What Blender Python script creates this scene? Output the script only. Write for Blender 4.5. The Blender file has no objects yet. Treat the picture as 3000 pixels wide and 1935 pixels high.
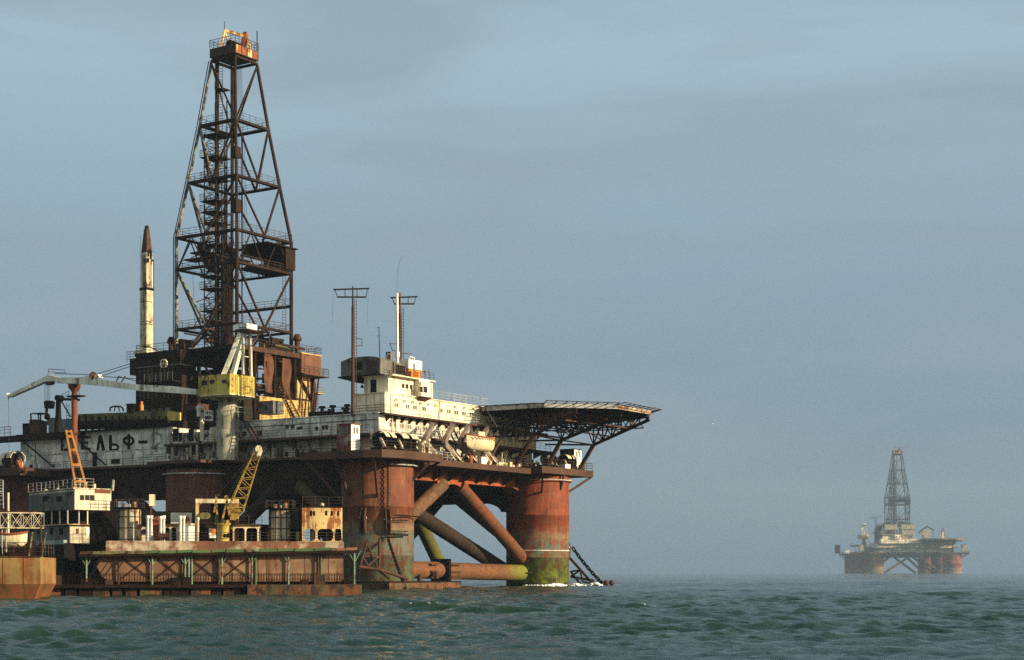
import bpy, math, random
import numpy as np
from mathutils import Vector, Matrix

scene = bpy.context.scene
COL = scene.collection
RNG = random.Random(11)
PI = math.pi

# ------------------------------------------------------------------ camera
F_PX, HOR, CX, CAM_H = 4900.0, 1677.0, 1500.0, 2.0      # focal length / horizon row / centre column of the 3000 px wide frame, eye height
cam_d = bpy.data.cameras.new('camera')
cam = bpy.data.objects.new('camera', cam_d)
COL.objects.link(cam)
cam.location = (0, 0, CAM_H)
cam.rotation_euler = (PI / 2, 0, 0)
cam_d.sensor_width = 36.0
cam_d.lens = F_PX / 3000 * 36.0
cam_d.shift_y = (HOR - 967.5) / 3000
cam_d.clip_start = 0.5
cam_d.clip_end = 30000
scene.camera = cam

# ------------------------------------------------------------------ sky, sun, exposure
SUN_EL, SUN_AZ = math.radians(19), math.radians(109)     # azimuth clockwise from +Y
to_sun = Vector((math.sin(SUN_AZ) * math.cos(SUN_EL), math.cos(SUN_AZ) * math.cos(SUN_EL), math.sin(SUN_EL)))
world = bpy.data.worlds.new('World')
scene.world = world
world.use_nodes = True
wn, wl = world.node_tree.nodes, world.node_tree.links
wn.clear()
w_out = wn.new('ShaderNodeOutputWorld')
w_bg = wn.new('ShaderNodeBackground')
w_bg.inputs['Strength'].default_value = 0.1
sky = wn.new('ShaderNodeTexSky')
sky.sky_type = 'NISHITA'
sky.sun_disc = False
sky.sun_elevation = SUN_EL
sky.sun_rotation = SUN_AZ
sky.dust_density = 2.0
tc = wn.new('ShaderNodeTexCoord')
sep = wn.new('ShaderNodeSeparateXYZ')
wl.new(tc.outputs['Generated'], sep.inputs[0])
# thin high overcast: colour by elevation, then long flat cloud streaks
ramp = wn.new('ShaderNodeValToRGB')
wl.new(sep.outputs['Z'], ramp.inputs['Fac'])
SKY_STOPS = [(0.0, (0.66, 1.02, 1.44)), (0.06, (0.88, 1.30, 1.74)), (0.16, (1.28, 1.86, 2.32)),
             (0.30, (2.06, 2.86, 3.32)), (0.42, (1.35, 2.05, 2.65)), (1.0, (0.6, 1.0, 1.6))]
cr = ramp.color_ramp
while len(cr.elements) < len(SKY_STOPS):
    cr.elements.new(0.5)
for e, (p, c) in zip(cr.elements, SKY_STOPS):
    e.position = p
    e.color = (c[0] / 10, c[1] / 10, c[2] / 10, 1)
sc_ = wn.new('ShaderNodeVectorMath'); sc_.operation = 'SCALE'; sc_.inputs['Scale'].default_value = 10
wl.new(ramp.outputs['Color'], sc_.inputs[0])
mp = wn.new('ShaderNodeMapping')
mp.inputs['Scale'].default_value = (1.9, 1.9, 11)
mp.inputs['Rotation'].default_value = (0, math.radians(5), 0)
wl.new(tc.outputs['Generated'], mp.inputs['Vector'])
cn = wn.new('ShaderNodeTexNoise')
cn.inputs['Scale'].default_value = 1.6
cn.inputs['Detail'].default_value = 7
cn.inputs['Roughness'].default_value = 0.5
cn.inputs['Distortion'].default_value = 0.4
wl.new(mp.outputs[0], cn.inputs['Vector'])
cm = wn.new('ShaderNodeMapRange')
cm.inputs['From Min'].default_value = 0.42
cm.inputs['From Max'].default_value = 0.60
cm.inputs['To Max'].default_value = 0.62
wl.new(cn.outputs['Fac'], cm.inputs['Value'])
cmx = wn.new('ShaderNodeMix'); cmx.data_type = 'RGBA'
ch = wn.new('ShaderNodeMapRange')
ch.inputs['From Min'].default_value = 0.02
ch.inputs['From Max'].default_value = 0.15
wl.new(sep.outputs['Z'], ch.inputs['Value'])
cq = wn.new('ShaderNodeMath'); cq.operation = 'MULTIPLY'
wl.new(cm.outputs[0], cq.inputs[0]); wl.new(ch.outputs[0], cq.inputs[1])
wl.new(cq.outputs[0], cmx.inputs['Factor'])
wl.new(sc_.outputs[0], cmx.inputs['A'])
cmx.inputs['B'].default_value = (1.56, 1.93, 2.22, 1)
smx = wn.new('ShaderNodeMix'); smx.data_type = 'RGBA'
smx.inputs['Factor'].default_value = 0.92
wl.new(sky.outputs['Color'], smx.inputs['A'])
wl.new(cmx.outputs['Result'], smx.inputs['B'])
# the half of the sky on the sun's side, behind the photographer, gets added brightness and warmth to fill shaded faces
sb = wn.new('ShaderNodeMapRange')
sb.inputs['From Min'].default_value = 0.25
sb.inputs['From Max'].default_value = -0.45
wl.new(sep.outputs['Y'], sb.inputs['Value'])
sw = wn.new('ShaderNodeMix'); sw.data_type = 'RGBA'; sw.blend_type = 'MULTIPLY'
wl.new(sb.outputs[0], sw.inputs['Factor'])
wl.new(smx.outputs['Result'], sw.inputs['A'])
sw.inputs['B'].default_value = (2.3, 1.8, 1.4, 1)
wl.new(sw.outputs['Result'], w_bg.inputs['Color'])
wl.new(w_bg.outputs[0], w_out.inputs['Surface'])

sun_d = bpy.data.lights.new('sun', 'SUN')
sun_d.energy = 5.0
sun_d.angle = math.radians(0.5)
sun_d.color = (1.0, 0.80, 0.52)
sun = bpy.data.objects.new('sun', sun_d)
COL.objects.link(sun)
sun.rotation_euler = to_sun.to_track_quat('Z', 'Y').to_euler()
sun.location = (0, 0, 300)

vs = scene.view_settings
vs.view_transform = 'Standard'
vs.look = 'None'
vs.gamma = 1.0
vs.exposure = 0.85
vs.use_curve_mapping = False
scene.render.engine = 'CYCLES'
scene.cycles.max_bounces = 5
scene.cycles.diffuse_bounces = 2
scene.cycles.glossy_bounces = 2
scene.cycles.volume_bounces = 0
scene.cycles.use_denoising = False
scene.cycles.sample_clamp_direct = 4.0
scene.cycles.sample_clamp_indirect = 3.0

# ------------------------------------------------------------------ frames: local metres <-> the world
class Frame:
    def __init__(s, x, y, ang):
        s.x, s.y, s.ang = x, y, ang
        s.c, s.s = math.cos(ang), math.sin(ang)
    def w(s, a, b, z):
        return Vector((s.x + a * s.c - b * s.s, s.y + a * s.s + b * s.c, z))
    def hit(s, px, py, a=None, b=None):
        """local point seen at that pixel on the vertical plane a=const or b=const"""
        dx, dz = (px - CX) / F_PX, (HOR - py) / F_PX
        # ray: (dx*t, t, CAM_H+dz*t)
        la0, lb0 = -s.x * s.c - s.y * s.s, s.x * s.s - s.y * s.c
        da, db = dx * s.c + s.s, -dx * s.s + s.c
        t = (a - la0) / da if a is not None else (b - lb0) / db
        return (la0 + da * t, lb0 + db * t, CAM_H + dz * t)

# ------------------------------------------------------------------ mesh builder (local coordinates of a frame)
class MB:
    def __init__(s):
        s.v, s.f, s.sm = [], [], []
    def _add(s, vs_, fs, smooth=False):
        n = len(s.v)
        s.v.extend([tuple(p) for p in vs_])
        for f in fs:
            s.f.append(tuple(n + i for i in f))
            s.sm.append(smooth)
        return s
    def box(s, a0, a1, b0, b1, z0, z1):
        vs_ = [(a0, b0, z0), (a1, b0, z0), (a1, b1, z0), (a0, b1, z0), (a0, b0, z1), (a1, b0, z1), (a1, b1, z1), (a0, b1, z1)]
        return s._add(vs_, [(0, 3, 2, 1), (4, 5, 6, 7), (0, 1, 5, 4), (1, 2, 6, 5), (2, 3, 7, 6), (3, 0, 4, 7)])
    def prism(s, poly, z0, z1):
        """plan polygon [(a,b)] extruded from z0 to z1"""
        n = len(poly)
        vs_ = [(p[0], p[1], z0) for p in poly] + [(p[0], p[1], z1) for p in poly]
        fs = [tuple(range(n - 1, -1, -1)), tuple(range(n, 2 * n))] + [(i, (i + 1) % n, n + (i + 1) % n, n + i) for i in range(n)]
        return s._add(vs_, fs)
    def slab(s, pts, d):
        """3-D polygon extruded by vector d"""
        n = len(pts)
        vs_ = list(pts) + [tuple(p[k] + d[k] for k in range(3)) for p in pts]
        fs = [tuple(range(n - 1, -1, -1)), tuple(range(n, 2 * n))] + [(i, (i + 1) % n, n + (i + 1) % n, n + i) for i in range(n)]
        return s._add(vs_, fs)
    def tube(s, p, q, r, n=5, r2=None):
        p, q = Vector(p), Vector(q)
        d = q - p
        if d.length < 1e-6:
            return s
        d.normalize()
        e = Vector((0, 0, 1)) if abs(d.z) < 0.9 else Vector((1, 0, 0))
        x = d.cross(e).normalized()
        y = d.cross(x)
        r2 = r if r2 is None else r2
        A = [p + (x * math.cos(2 * PI * i / n) + y * math.sin(2 * PI * i / n)) * r for i in range(n)]
        B = [q + (x * math.cos(2 * PI * i / n) + y * math.sin(2 * PI * i / n)) * r2 for i in range(n)]
        s._add(A + B, [(i, n + i, n + (i + 1) % n, (i + 1) % n) for i in range(n)], n > 6)
        if n > 3 and r > 0.05:
            s._add(A, [tuple(range(n))])
            s._add(B, [tuple(range(n - 1, -1, -1))])
        return s
    def path(s, pts, r, n=5):
        for p, q in zip(pts, pts[1:]):
            s.tube(p, q, r, n)
        return s
    def beam(s, p, q, w, h):
        """rectangular bar, w across, h in its upright direction"""
        p, q = Vector(p), Vector(q)
        d = (q - p).normalized()
        e = Vector((0, 0, 1)) if abs(d.z) < 0.95 else Vector((1, 0, 0))
        x = d.cross(e).normalized() * (w / 2)
        y = x.cross(d).normalized() * (h / 2)
        A = [p - x - y, p + x - y, p + x + y, p - x + y]
        B = [v + (q - p) for v in A]
        return s._add(A + B, [(0, 1, 2, 3), (7, 6, 5, 4), (0, 4, 5, 1), (1, 5, 6, 2), (2, 6, 7, 3), (3, 7, 4, 0)])
    def lathe(s, a, b, prof, n=24):
        """prof = [(r, z)] turned about the vertical through (a, b)"""
        vs_, fs = [], []
        for r, z in prof:
            vs_ += [(a + r * math.cos(2 * PI * i / n), b + r * math.sin(2 * PI * i / n), z) for i in range(n)]
        for k in range(len(prof) - 1):
            for i in range(n):
                j = (i + 1) % n
                fs.append((k * n + i, k * n + j, (k + 1) * n + j, (k + 1) * n + i))
        s._add(vs_, fs, n > 8)
        m = len(prof) - 1
        s._add(vs_[:n], [tuple(range(n - 1, -1, -1))])
        s._add(vs_[m * n:], [tuple(range(n))])
        return s
    def drum(s, p, q, prof, n=16):
        """prof = [(t, r)] turned about the axis p-q"""
        p, q = Vector(p), Vector(q)
        for (t0, r0), (t1, r1) in zip(prof, prof[1:]):
            s.tube(p.lerp(q, t0), p.lerp(q, t1), r0, n, r1)
        return s
    def ball(s, c, r, n=10, m=6, sq=(1, 1, 1)):
        vs_, fs = [], []
        for k in range(m + 1):
            t = PI * k / m
            for i in range(n):
                u = 2 * PI * i / n
                vs_.append((c[0] + sq[0] * r * math.sin(t) * math.cos(u), c[1] + sq[1] * r * math.sin(t) * math.sin(u), c[2] + sq[2] * r * math.cos(t)))
        for k in range(m):
            for i in range(n):
                j = (i + 1) % n
                fs.append((k * n + i, (k + 1) * n + i, (k + 1) * n + j, k * n + j))
        return s._add(vs_, fs, True)
    def rail(s, pts, h=1.05, sp=1.6, rows=3, r=0.03, jit=0.06):
        """handrail: rows of pipe and posts along a path"""
        for p, q in zip(pts, pts[1:]):
            p, q = Vector(p), Vector(q)
            L = (q - p).length
            for k in range(rows):
                z = Vector((0, 0, h * (k + 1) / rows))
                s.tube(p + z, q + z, r if k == rows - 1 else r * 0.75, 4)
            m = max(1, int(L / sp))
            for i in range(m + 1):
                b = p.lerp(q, i / m)
                s.tube(b, b + Vector((RNG.uniform(-jit, jit), RNG.uniform(-jit, jit), h)), r, 4)
        return s
    def ladder(s, p, q, w=0.5, side=(1, 0, 0), r=0.035, st=0.4):
        p, q, e = Vector(p), Vector(q), Vector(side).normalized() * (w / 2)
        s.tube(p - e, q - e, r, 4); s.tube(p + e, q + e, r, 4)
        n = max(1, int((q - p).length / st))
        for i in range(1, n):
            c = p.lerp(q, i / n)
            s.tube(c - e, c + e, r * 0.8, 4)
        return s
    def stairs(s, p, q, w=0.8, side=(1, 0, 0)):
        p, q, e = Vector(p), Vector(q), Vector(side).normalized() * (w / 2)
        for k in (-1, 1):
            s.beam(p + e * k, q + e * k, 0.08, 0.25)
            s.tube(p + e * k + Vector((0, 0, 1)), q + e * k + Vector((0, 0, 1)), 0.03, 4)
        n = max(2, int((q - p).length / 0.45))
        for i in range(n + 1):
            c = p.lerp(q, i / n)
            s.beam(c - e, c + e, 0.28, 0.05)
        return s
    def truss(s, p, q, w, up, n, rc=0.06, rb=0.035):
        """square lattice boom from p to q; w = (width at p, width at q), up = a direction across it"""
        p, q = Vector(p), Vector(q)
        d = (q - p).normalized()
        x = d.cross(Vector(up)).normalized()
        y = x.cross(d).normalized()
        rings = []
        for i in range(n + 1):
            t = i / n
            ww = (w[0] * (1 - t) + w[1] * t) / 2
            c = p.lerp(q, t)
            rings.append([c + x * ww + y * ww, c - x * ww + y * ww, c - x * ww - y * ww, c + x * ww - y * ww])
        for k in range(4):
            for i in range(n):
                s.tube(rings[i][k], rings[i + 1][k], rc, 5)
                j = (k + 1) % 4
                a, b = (rings[i][k], rings[i + 1][j]) if i % 2 else (rings[i][j], rings[i + 1][k])
                s.tube(a, b, rb, 4)
            s.tube(rings[0][k], rings[0][(k + 1) % 4], rb, 4)
            s.tube(rings[n][k], rings[n][(k + 1) % 4], rb, 4)
        return s
    def build(s, name, mat, parent=None, label=None):
        base = BASE[parent] if parent is not None else (0, 0, 0)
        me = bpy.data.meshes.new(name)
        me.from_pydata([(x - base[0], y - base[1], z - base[2]) for x, y, z in s.v], [], s.f)
        me.polygons.foreach_set('use_smooth', s.sm)
        me.materials.append(mat)
        me.update()
        o = bpy.data.objects.new(name, me)
        COL.objects.link(o)
        if parent is not None:
            o.parent = parent
            BASE[o] = base
        if label:
            o['label'] = label
        return o

BASE = {}
def thing(fr, name, label, cat, base, group=None):
    o = bpy.data.objects.new(name, None)
    COL.objects.link(o)
    o.empty_display_size = 0.5
    o.location = fr.w(*base)
    o.rotation_euler = (0, 0, fr.ang)
    o['label'] = label
    o['category'] = cat
    if group:
        o['group'] = group
    BASE[o] = tuple(base)
    return o

def solo(fr, mb, name, mat, label, cat, base, group=None):
    o = mb_obj = None
    me = bpy.data.meshes.new(name)
    me.from_pydata([(x - base[0], y - base[1], z - base[2]) for x, y, z in mb.v], [], mb.f)
    me.polygons.foreach_set('use_smooth', mb.sm)
    me.materials.append(mat)
    me.update()
    o = bpy.data.objects.new(name, me)
    COL.objects.link(o)
    o.location = fr.w(*base)
    o.rotation_euler = (0, 0, fr.ang)
    o['label'] = label
    o['category'] = cat
    if group:
        o['group'] = group
    BASE[o] = tuple(base)
    return o

# ------------------------------------------------------------------ materials
def nodes_of(name):
    m = bpy.data.materials.new(name)
    m.use_nodes = True
    nt = m.node_tree
    nt.nodes.clear()
    out = nt.nodes.new('ShaderNodeOutputMaterial')
    bs = nt.nodes.new('ShaderNodeBsdfPrincipled')
    nt.links.new(bs.outputs[0], out.inputs['Surface'])
    return m, nt, bs
def noise(nt, vec, scale, detail=5, rough=0.6, dist=0.0):
    n = nt.nodes.new('ShaderNodeTexNoise')
    n.inputs['Scale'].default_value = scale
    n.inputs['Detail'].default_value = detail
    n.inputs['Roughness'].default_value = rough
    n.inputs['Distortion'].default_value = dist
    nt.links.new(vec, n.inputs['Vector'])
    return n.outputs['Fac']
def mapped(nt, vec, scale, loc=(0, 0, 0)):
    n = nt.nodes.new('ShaderNodeMapping')
    n.inputs['Scale'].default_value = scale
    n.inputs['Location'].default_value = loc
    nt.links.new(vec, n.inputs['Vector'])
    return n.outputs[0]
def math_(nt, op, a, b=None, c=None):
    n = nt.nodes.new('ShaderNodeMath')
    n.operation = op
    for i, x in enumerate((a, b, c)):
        if x is None:
            continue
        if isinstance(x, (int, float)):
            n.inputs[i].default_value = x
        else:
            nt.links.new(x, n.inputs[i])
    return n.outputs[0]
def rng(nt, v, a, b, c=0.0, d=1.0):
    n = nt.nodes.new('ShaderNodeMapRange')
    n.inputs['From Min'].default_value = a
    n.inputs['From Max'].default_value = b
    n.inputs['To Min'].default_value = c
    n.inputs['To Max'].default_value = d
    nt.links.new(v, n.inputs['Value'])
    return n.outputs[0]
def mix(nt, fac, a, b, mode='MIX'):
    n = nt.nodes.new('ShaderNodeMix')
    n.data_type = 'RGBA'
    n.blend_type = mode
    for s_, x in (('Factor', fac), ('A', a), ('B', b)):
        if isinstance(x, tuple):
            n.inputs[s_].default_value = (x[0], x[1], x[2], 1)
        elif isinstance(x, (int, float)):
            n.inputs[s_].default_value = x
        else:
            nt.links.new(x, n.inputs[s_])
    return n.outputs['Result']
def bump(nt, bs, h, strength=0.4, dist=0.05):
    n = nt.nodes.new('ShaderNodeBump')
    n.inputs['Strength'].default_value = strength
    n.inputs['Distance'].default_value = dist
    nt.links.new(h, n.inputs['Height'])
    nt.links.new(n.outputs[0], bs.inputs['Normal'])

def paint(name, col, rust=0.3, rcol=(0.10, 0.035, 0.013), streak=0.5, scale=0.5, rough=0.7, second=None, second_amt=0.4, metal=0.0):
    """weathered painted steel: rust patches, run-down streaks, patches of an older coat"""
    m, nt, bs = nodes_of(name)
    t = nt.nodes.new('ShaderNodeTexCoord').outputs['Object']
    big = noise(nt, t, scale, 8, 0.68)
    st = noise(nt, mapped(nt, t, (1.3, 1.3, 0.09)), 1.7, 6, 0.65)
    fine = noise(nt, t, 4.0, 4, 0.6)
    mixv = math_(nt, 'ADD', math_(nt, 'MULTIPLY', big, 1.0 - streak * 0.6), math_(nt, 'MULTIPLY', st, streak * 0.6))
    mixv = math_(nt, 'ADD', mixv, math_(nt, 'MULTIPLY', math_(nt, 'SUBTRACT', fine, 0.5), 0.16))
    hi = 0.5 + (0.5 - rust) * 0.30
    fac = rng(nt, mixv, hi - 0.025, hi + 0.025)
    c = col
    if second:
        sf = rng(nt, noise(nt, mapped(nt, t, (1, 1, 1), (13, 7, 3)), scale * 0.8, 6, 0.7), 0.60 - second_amt * 0.35, 0.70 - second_amt * 0.35)
        c = mix(nt, sf, col, second)
    tone = noise(nt, mapped(nt, t, (1, 1, 1), (5, 31, 8)), 0.35, 4, 0.6)
    tn = rng(nt, tone, 0.32, 0.68, 0.66, 1.2)
    g = nt.nodes.new('ShaderNodeCombineColor')
    for i in range(3):
        nt.links.new(tn, g.inputs[i])
    r2 = mix(nt, fine, (rcol[0] * 0.5, rcol[1] * 0.45, rcol[2] * 0.45), (rcol[0] * 1.5, rcol[1] * 1.5, rcol[2] * 1.4))
    c = mix(nt, fac, c, r2)
    dirt = rng(nt, st, 0.50, 0.68, 0.0, 0.62)
    c = mix(nt, dirt, c, (rcol[0] * 0.8, rcol[1] * 0.9, rcol[2] * 0.9))
    c = mix(nt, 1.0, c, g.outputs[0], 'MULTIPLY')
    nt.links.new(c, bs.inputs['Base Color'])
    bs.inputs['Roughness'].default_value = rough
    bs.inputs['Metallic'].default_value = metal
    bs.inputs['Specular IOR Level'].default_value = 0.25 if max(col) > 0.05 else 0.06
    bump(nt, bs, mixv, 0.35, 0.06)
    return m

M = {}
RUST = (0.10, 0.036, 0.013)
M['white'] = paint('weathered white paint', (0.62, 0.57, 0.42), 0.17, RUST, 0.55, 0.45)
M['house'] = paint('sound cream paint', (0.80, 0.73, 0.54), 0.13, (0.20, 0.09, 0.035), 0.6, 0.4)
M['hull'] = paint('chalky white hull paint', (0.80, 0.79, 0.70), 0.15, (0.055, 0.032, 0.022), 0.6, 0.7, second=(0.50, 0.51, 0.46), second_amt=0.45)
M['hull_dirty'] = paint('rust eaten hull paint', (0.56, 0.54, 0.46), 0.40, (0.05, 0.026, 0.015), 0.5, 0.9)
M['rust'] = paint('brown rust', (0.066, 0.026, 0.014), 0.4, (0.030, 0.013, 0.008), 0.5, 0.8)
M['rust_dark'] = paint('dark rust', (0.020, 0.011, 0.008), 0.4, (0.012, 0.007, 0.006), 0.4, 0.8)
M['rust_red'] = paint('red oxide steel', (0.17, 0.045, 0.020), 0.25, (0.10, 0.03, 0.015), 0.5, 0.5)
M['orange'] = paint('orange primer steel', (0.27, 0.065, 0.018), 0.28, (0.14, 0.04, 0.015), 0.4, 0.5)
M['edge'] = paint('brown deck edge', (0.062, 0.030, 0.018), 0.35, (0.07, 0.028, 0.014), 0.3, 0.9)
M['black'] = paint('blackened steel', (0.009, 0.008, 0.008), 0.25, (0.016, 0.009, 0.007), 0.4, 1.0)
M['derrick'] = paint('derrick rust', (0.030, 0.0175, 0.0125), 0.35, (0.017, 0.010, 0.008), 0.4, 1.0)
M['derrick_grey'] = paint('derrick flaking grey', (0.20, 0.21, 0.17), 0.48, (0.07, 0.034, 0.018), 0.3, 1.2)
M['yellow'] = paint('faded yellow paint', (0.56, 0.45, 0.11), 0.24, (0.11, 0.05, 0.018), 0.6, 0.8)
M['yellow_wall'] = paint('yellow wall paint', (0.50, 0.35, 0.115), 0.34, (0.16, 0.065, 0.022), 0.6, 0.5)
M['crane_yellow'] = paint('barge crane yellow', (0.40, 0.27, 0.06), 0.22, (0.12, 0.05, 0.016), 0.4, 1.0)
M['boom'] = paint('pale grey green boom', (0.78, 0.78, 0.64), 0.15, (0.11, 0.06, 0.028), 0.25, 0.7)
M['cream'] = paint('cream boom paint', (0.66, 0.60, 0.41), 0.33, (0.13, 0.06, 0.028), 0.7, 0.6)
M['curtain'] = paint('rusted wind wall', (0.14, 0.058, 0.028), 0.3, (0.085, 0.034, 0.018), 0.8, 0.6)
M['olive'] = paint('olive coaming', (0.15, 0.145, 0.06), 0.35, (0.05, 0.032, 0.014), 0.4, 0.8)
M['grey'] = paint('smoke stain and shade grey', (0.13, 0.125, 0.11), 0.3, (0.035, 0.028, 0.024), 0.4, 0.6)
M['rail'] = paint('rusty handrail', (0.06, 0.045, 0.036), 0.3, (0.06, 0.026, 0.014), 0.2, 1.0)
M['rail_pale'] = paint('pale handrail', (0.40, 0.42, 0.40), 0.22, (0.12, 0.06, 0.03), 0.2, 1.0)
M['glass'] = paint('dark window glass', (0.02, 0.022, 0.022), 0.0, RUST, 0.1, 1.0, rough=0.25)
M['glass_grey'] = paint('dusty window glass', (0.12, 0.125, 0.105), 0.0, RUST, 0.1, 1.0, rough=0.4)
M['teal'] = paint('blue green machinery', (0.10, 0.20, 0.22), 0.2, RUST, 0.4, 1.0)
M['barge'] = paint('barge hull brown', (0.165, 0.088, 0.050), 0.22, (0.10, 0.042, 0.022), 0.75, 0.30, second=(0.23, 0.14, 0.085), second_amt=0.3)
M['bulwark'] = paint('flaking bulwark', (0.19, 0.082, 0.045), 0.16, (0.08, 0.034, 0.018), 0.6, 0.6, second=(0.44, 0.37, 0.27), second_amt=0.42)
M['canopy'] = paint('green walkway roof', (0.062, 0.125, 0.042), 0.16, (0.13, 0.055, 0.028), 0.2, 0.5)
M['post'] = paint('green post paint', (0.17, 0.26, 0.18), 0.32, (0.10, 0.04, 0.02), 0.3, 0.9)
M['raft'] = paint('raft rust', (0.14, 0.052, 0.020), 0.42, (0.03, 0.016, 0.010), 0.4, 0.9, second=(0.070, 0.062, 0.024), second_amt=0.35)
M['silo'] = paint('silo cream rust', (0.46, 0.42, 0.29), 0.40, (0.16, 0.062, 0.024), 0.7, 0.5)
M['rust_house'] = paint('orange streaked cabin', (0.60, 0.44, 0.20), 0.44, (0.24, 0.085, 0.024), 0.7, 0.55)
M['shiphull'] = paint('yellow ochre hull', (0.24, 0.155, 0.058), 0.46, (0.21, 0.085, 0.026), 0.7, 0.6)
M['boot'] = paint('boot top brown', (0.20, 0.075, 0.028), 0.3, (0.08, 0.06, 0.02), 0.8, 0.6)
M['tarp'] = paint('lifeboat cream', (0.66, 0.58, 0.38), 0.10, (0.22, 0.10, 0.035), 0.5, 0.8)
M['orange_paint'] = paint('bright orange paint', (0.62, 0.20, 0.035), 0.10, RUST, 0.3, 1.0)
M['clean_white'] = paint('clean white paint', (0.80, 0.79, 0.74), 0.04, RUST, 0.3, 0.8)
M['ladder'] = paint('amber boom paint', (0.30, 0.125, 0.02), 0.2, (0.16, 0.06, 0.018), 0.3, 1.0)
M['darkred'] = paint('flaking maroon paint', (0.16, 0.035, 0.028), 0.12, RUST, 0.3, 0.8, second=(0.30, 0.27, 0.26), second_amt=0.35)
M['letter'] = paint('black hull lettering', (0.007, 0.007, 0.008), 0.0, (0.02, 0.015, 0.012), 0.2, 1.5)
M['letter_faded'] = paint('faded hull numeral', (0.22, 0.22, 0.20), 0.1, RUST, 0.2, 1.5, second=(0.42, 0.42, 0.38), second_amt=0.4)
M['davit'] = paint('davit grey brown', (0.19, 0.155, 0.125), 0.2, (0.13, 0.06, 0.03), 0.4, 0.9)
M['pedestal'] = paint('stained pale pedestal', (0.36, 0.35, 0.27), 0.34, (0.09, 0.045, 0.022), 0.7, 0.6)
M['far_cream'] = paint('grubby cream', (0.34, 0.31, 0.23), 0.25, RUST, 0.5, 0.5)
M['blue'] = paint('faded blue white hull', (0.30, 0.36, 0.36), 0.15, RUST, 0.4, 0.8)

def column_material(name, top, green, teal_amt, tan_z):
    """leg of the rig: oxide red above, a pale tide band, flaking older coats, weed at the water"""
    m, nt, bs = nodes_of(name)
    t = nt.nodes.new('ShaderNodeTexCoord').outputs['Object']
    sp = nt.nodes.new('ShaderNodeSeparateXYZ'); nt.links.new(t, sp.inputs[0])
    n1 = noise(nt, t, 0.45, 8, 0.68)
    n2 = noise(nt, mapped(nt, t, (1.4, 1.4, 0.10)), 1.5, 6, 0.65)
    n3 = noise(nt, mapped(nt, t, (1, 1, 1), (9, 4, 2)), 0.9, 7, 0.7)
    n4 = noise(nt, t, 5.0, 3, 0.6)
    z = math_(nt, 'ADD', sp.outputs['Z'], math_(nt, 'MULTIPLY', math_(nt, 'SUBTRACT', n1, 0.5), 1.6))
    z2 = math_(nt, 'ADD', sp.outputs['Z'], math_(nt, 'MULTIPLY', math_(nt, 'SUBTRACT', n3, 0.5), 2.6))
    c = mix(nt, rng(nt, n1, 0.35, 0.65), (top[0] * 0.6, top[1] * 0.62, top[2] * 0.7), (top[0] * 1.3, top[1] * 1.3, top[2] * 1.1))
    c = mix(nt, rng(nt, n2, 0.55, 0.70, 0, 0.55), c, (0.09, 0.03, 0.016))
    # dull blue-grey worn patches
    pz = rng(nt, sp.outputs['Z'], tan_z + 0.5, 14, 0.035, -0.02)
    c = mix(nt, rng(nt, math_(nt, 'ADD', n3, pz), 0.585, 0.66, 0, 0.8), c, (0.07, 0.066, 0.055))
    # below the tide band: teal and brown scabs
    low = mix(nt, rng(nt, math_(nt, 'ADD', n3, math_(nt, 'MULTIPLY', math_(nt, 'SUBTRACT', n2, 0.5), 0.5)), 0.545 - teal_amt * 0.12, 0.585 - teal_amt * 0.12), (top[0] * 0.75, top[1] * 1.0, top[2] * 1.3), (0.085, 0.105, 0.078))
    c = mix(nt, rng(nt, z2, tan_z - 0.15, tan_z + 0.15, 1, 0), c, low)
    tan = mix(nt, n2, (0.13, 0.075, 0.038), (0.25, 0.165, 0.09))
    b1 = rng(nt, z2, tan_z - 0.85, tan_z - 0.35, 0, 1)
    b2 = rng(nt, math_(nt, 'SUBTRACT', z2, math_(nt, 'MULTIPLY', math_(nt, 'SUBTRACT', n2, 0.5), 2.2)), tan_z + 0.35, tan_z + 0.7, 1, 0)
    c = mix(nt, math_(nt, 'MULTIPLY', math_(nt, 'MULTIPLY', b1, b2), 0.85), c, tan)
    weed = mix(nt, rng(nt, n3, 0.42, 0.62), (0.045, 0.055, 0.012), (0.15, 0.23, 0.008))
    c = mix(nt, math_(nt, 'MULTIPLY', rng(nt, z, 2.0, 4.9, 1, 0), green), c, weed)
    c = mix(nt, rng(nt, z2, 0.3, 0.9, 0.85, 0), c, (0.018, 0.018, 0.012))
    c = mix(nt, rng(nt, n4, 0.3, 0.7, 0.0, 0.3), c, (0.05, 0.03, 0.02))
    c = mix(nt, rng(nt, noise(nt, mapped(nt, t, (1, 1, 0.6), (2, 2, 9)), 1.1, 9, 0.78), 0.535, 0.60, 0, 0.62), c, (0.040, 0.022, 0.015))
    c = mix(nt, rng(nt, noise(nt, mapped(nt, t, (1.6, 1.6, 0.12), (4, 1, 5)), 2.4, 5, 0.7), 0.57, 0.66, 0, 0.5), c, (0.30, 0.20, 0.12))
    fr_ = math_(nt, 'ABSOLUTE', math_(nt, 'SUBTRACT', math_(nt, 'FRACT', math_(nt, 'MULTIPLY', sp.outputs['Z'], 0.45)), 0.5))
    c = mix(nt, rng(nt, fr_, 0.484, 0.494, 0, 0.45), c, (0.03, 0.02, 0.014))
    nt.links.new(c, bs.inputs['Base Color'])
    bs.inputs['Roughness'].default_value = 0.72
    bs.inputs['Specular IOR Level'].default_value = 0.25
    bump(nt, bs, n1, 0.4, 0.1)
    return m
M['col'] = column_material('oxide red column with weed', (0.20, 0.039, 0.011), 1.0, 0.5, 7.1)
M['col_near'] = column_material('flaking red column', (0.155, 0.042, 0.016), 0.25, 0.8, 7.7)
M['col_dark'] = column_material('dark red column', (0.10, 0.026, 0.014), 0.3, 0.3, 6.5)

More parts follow.
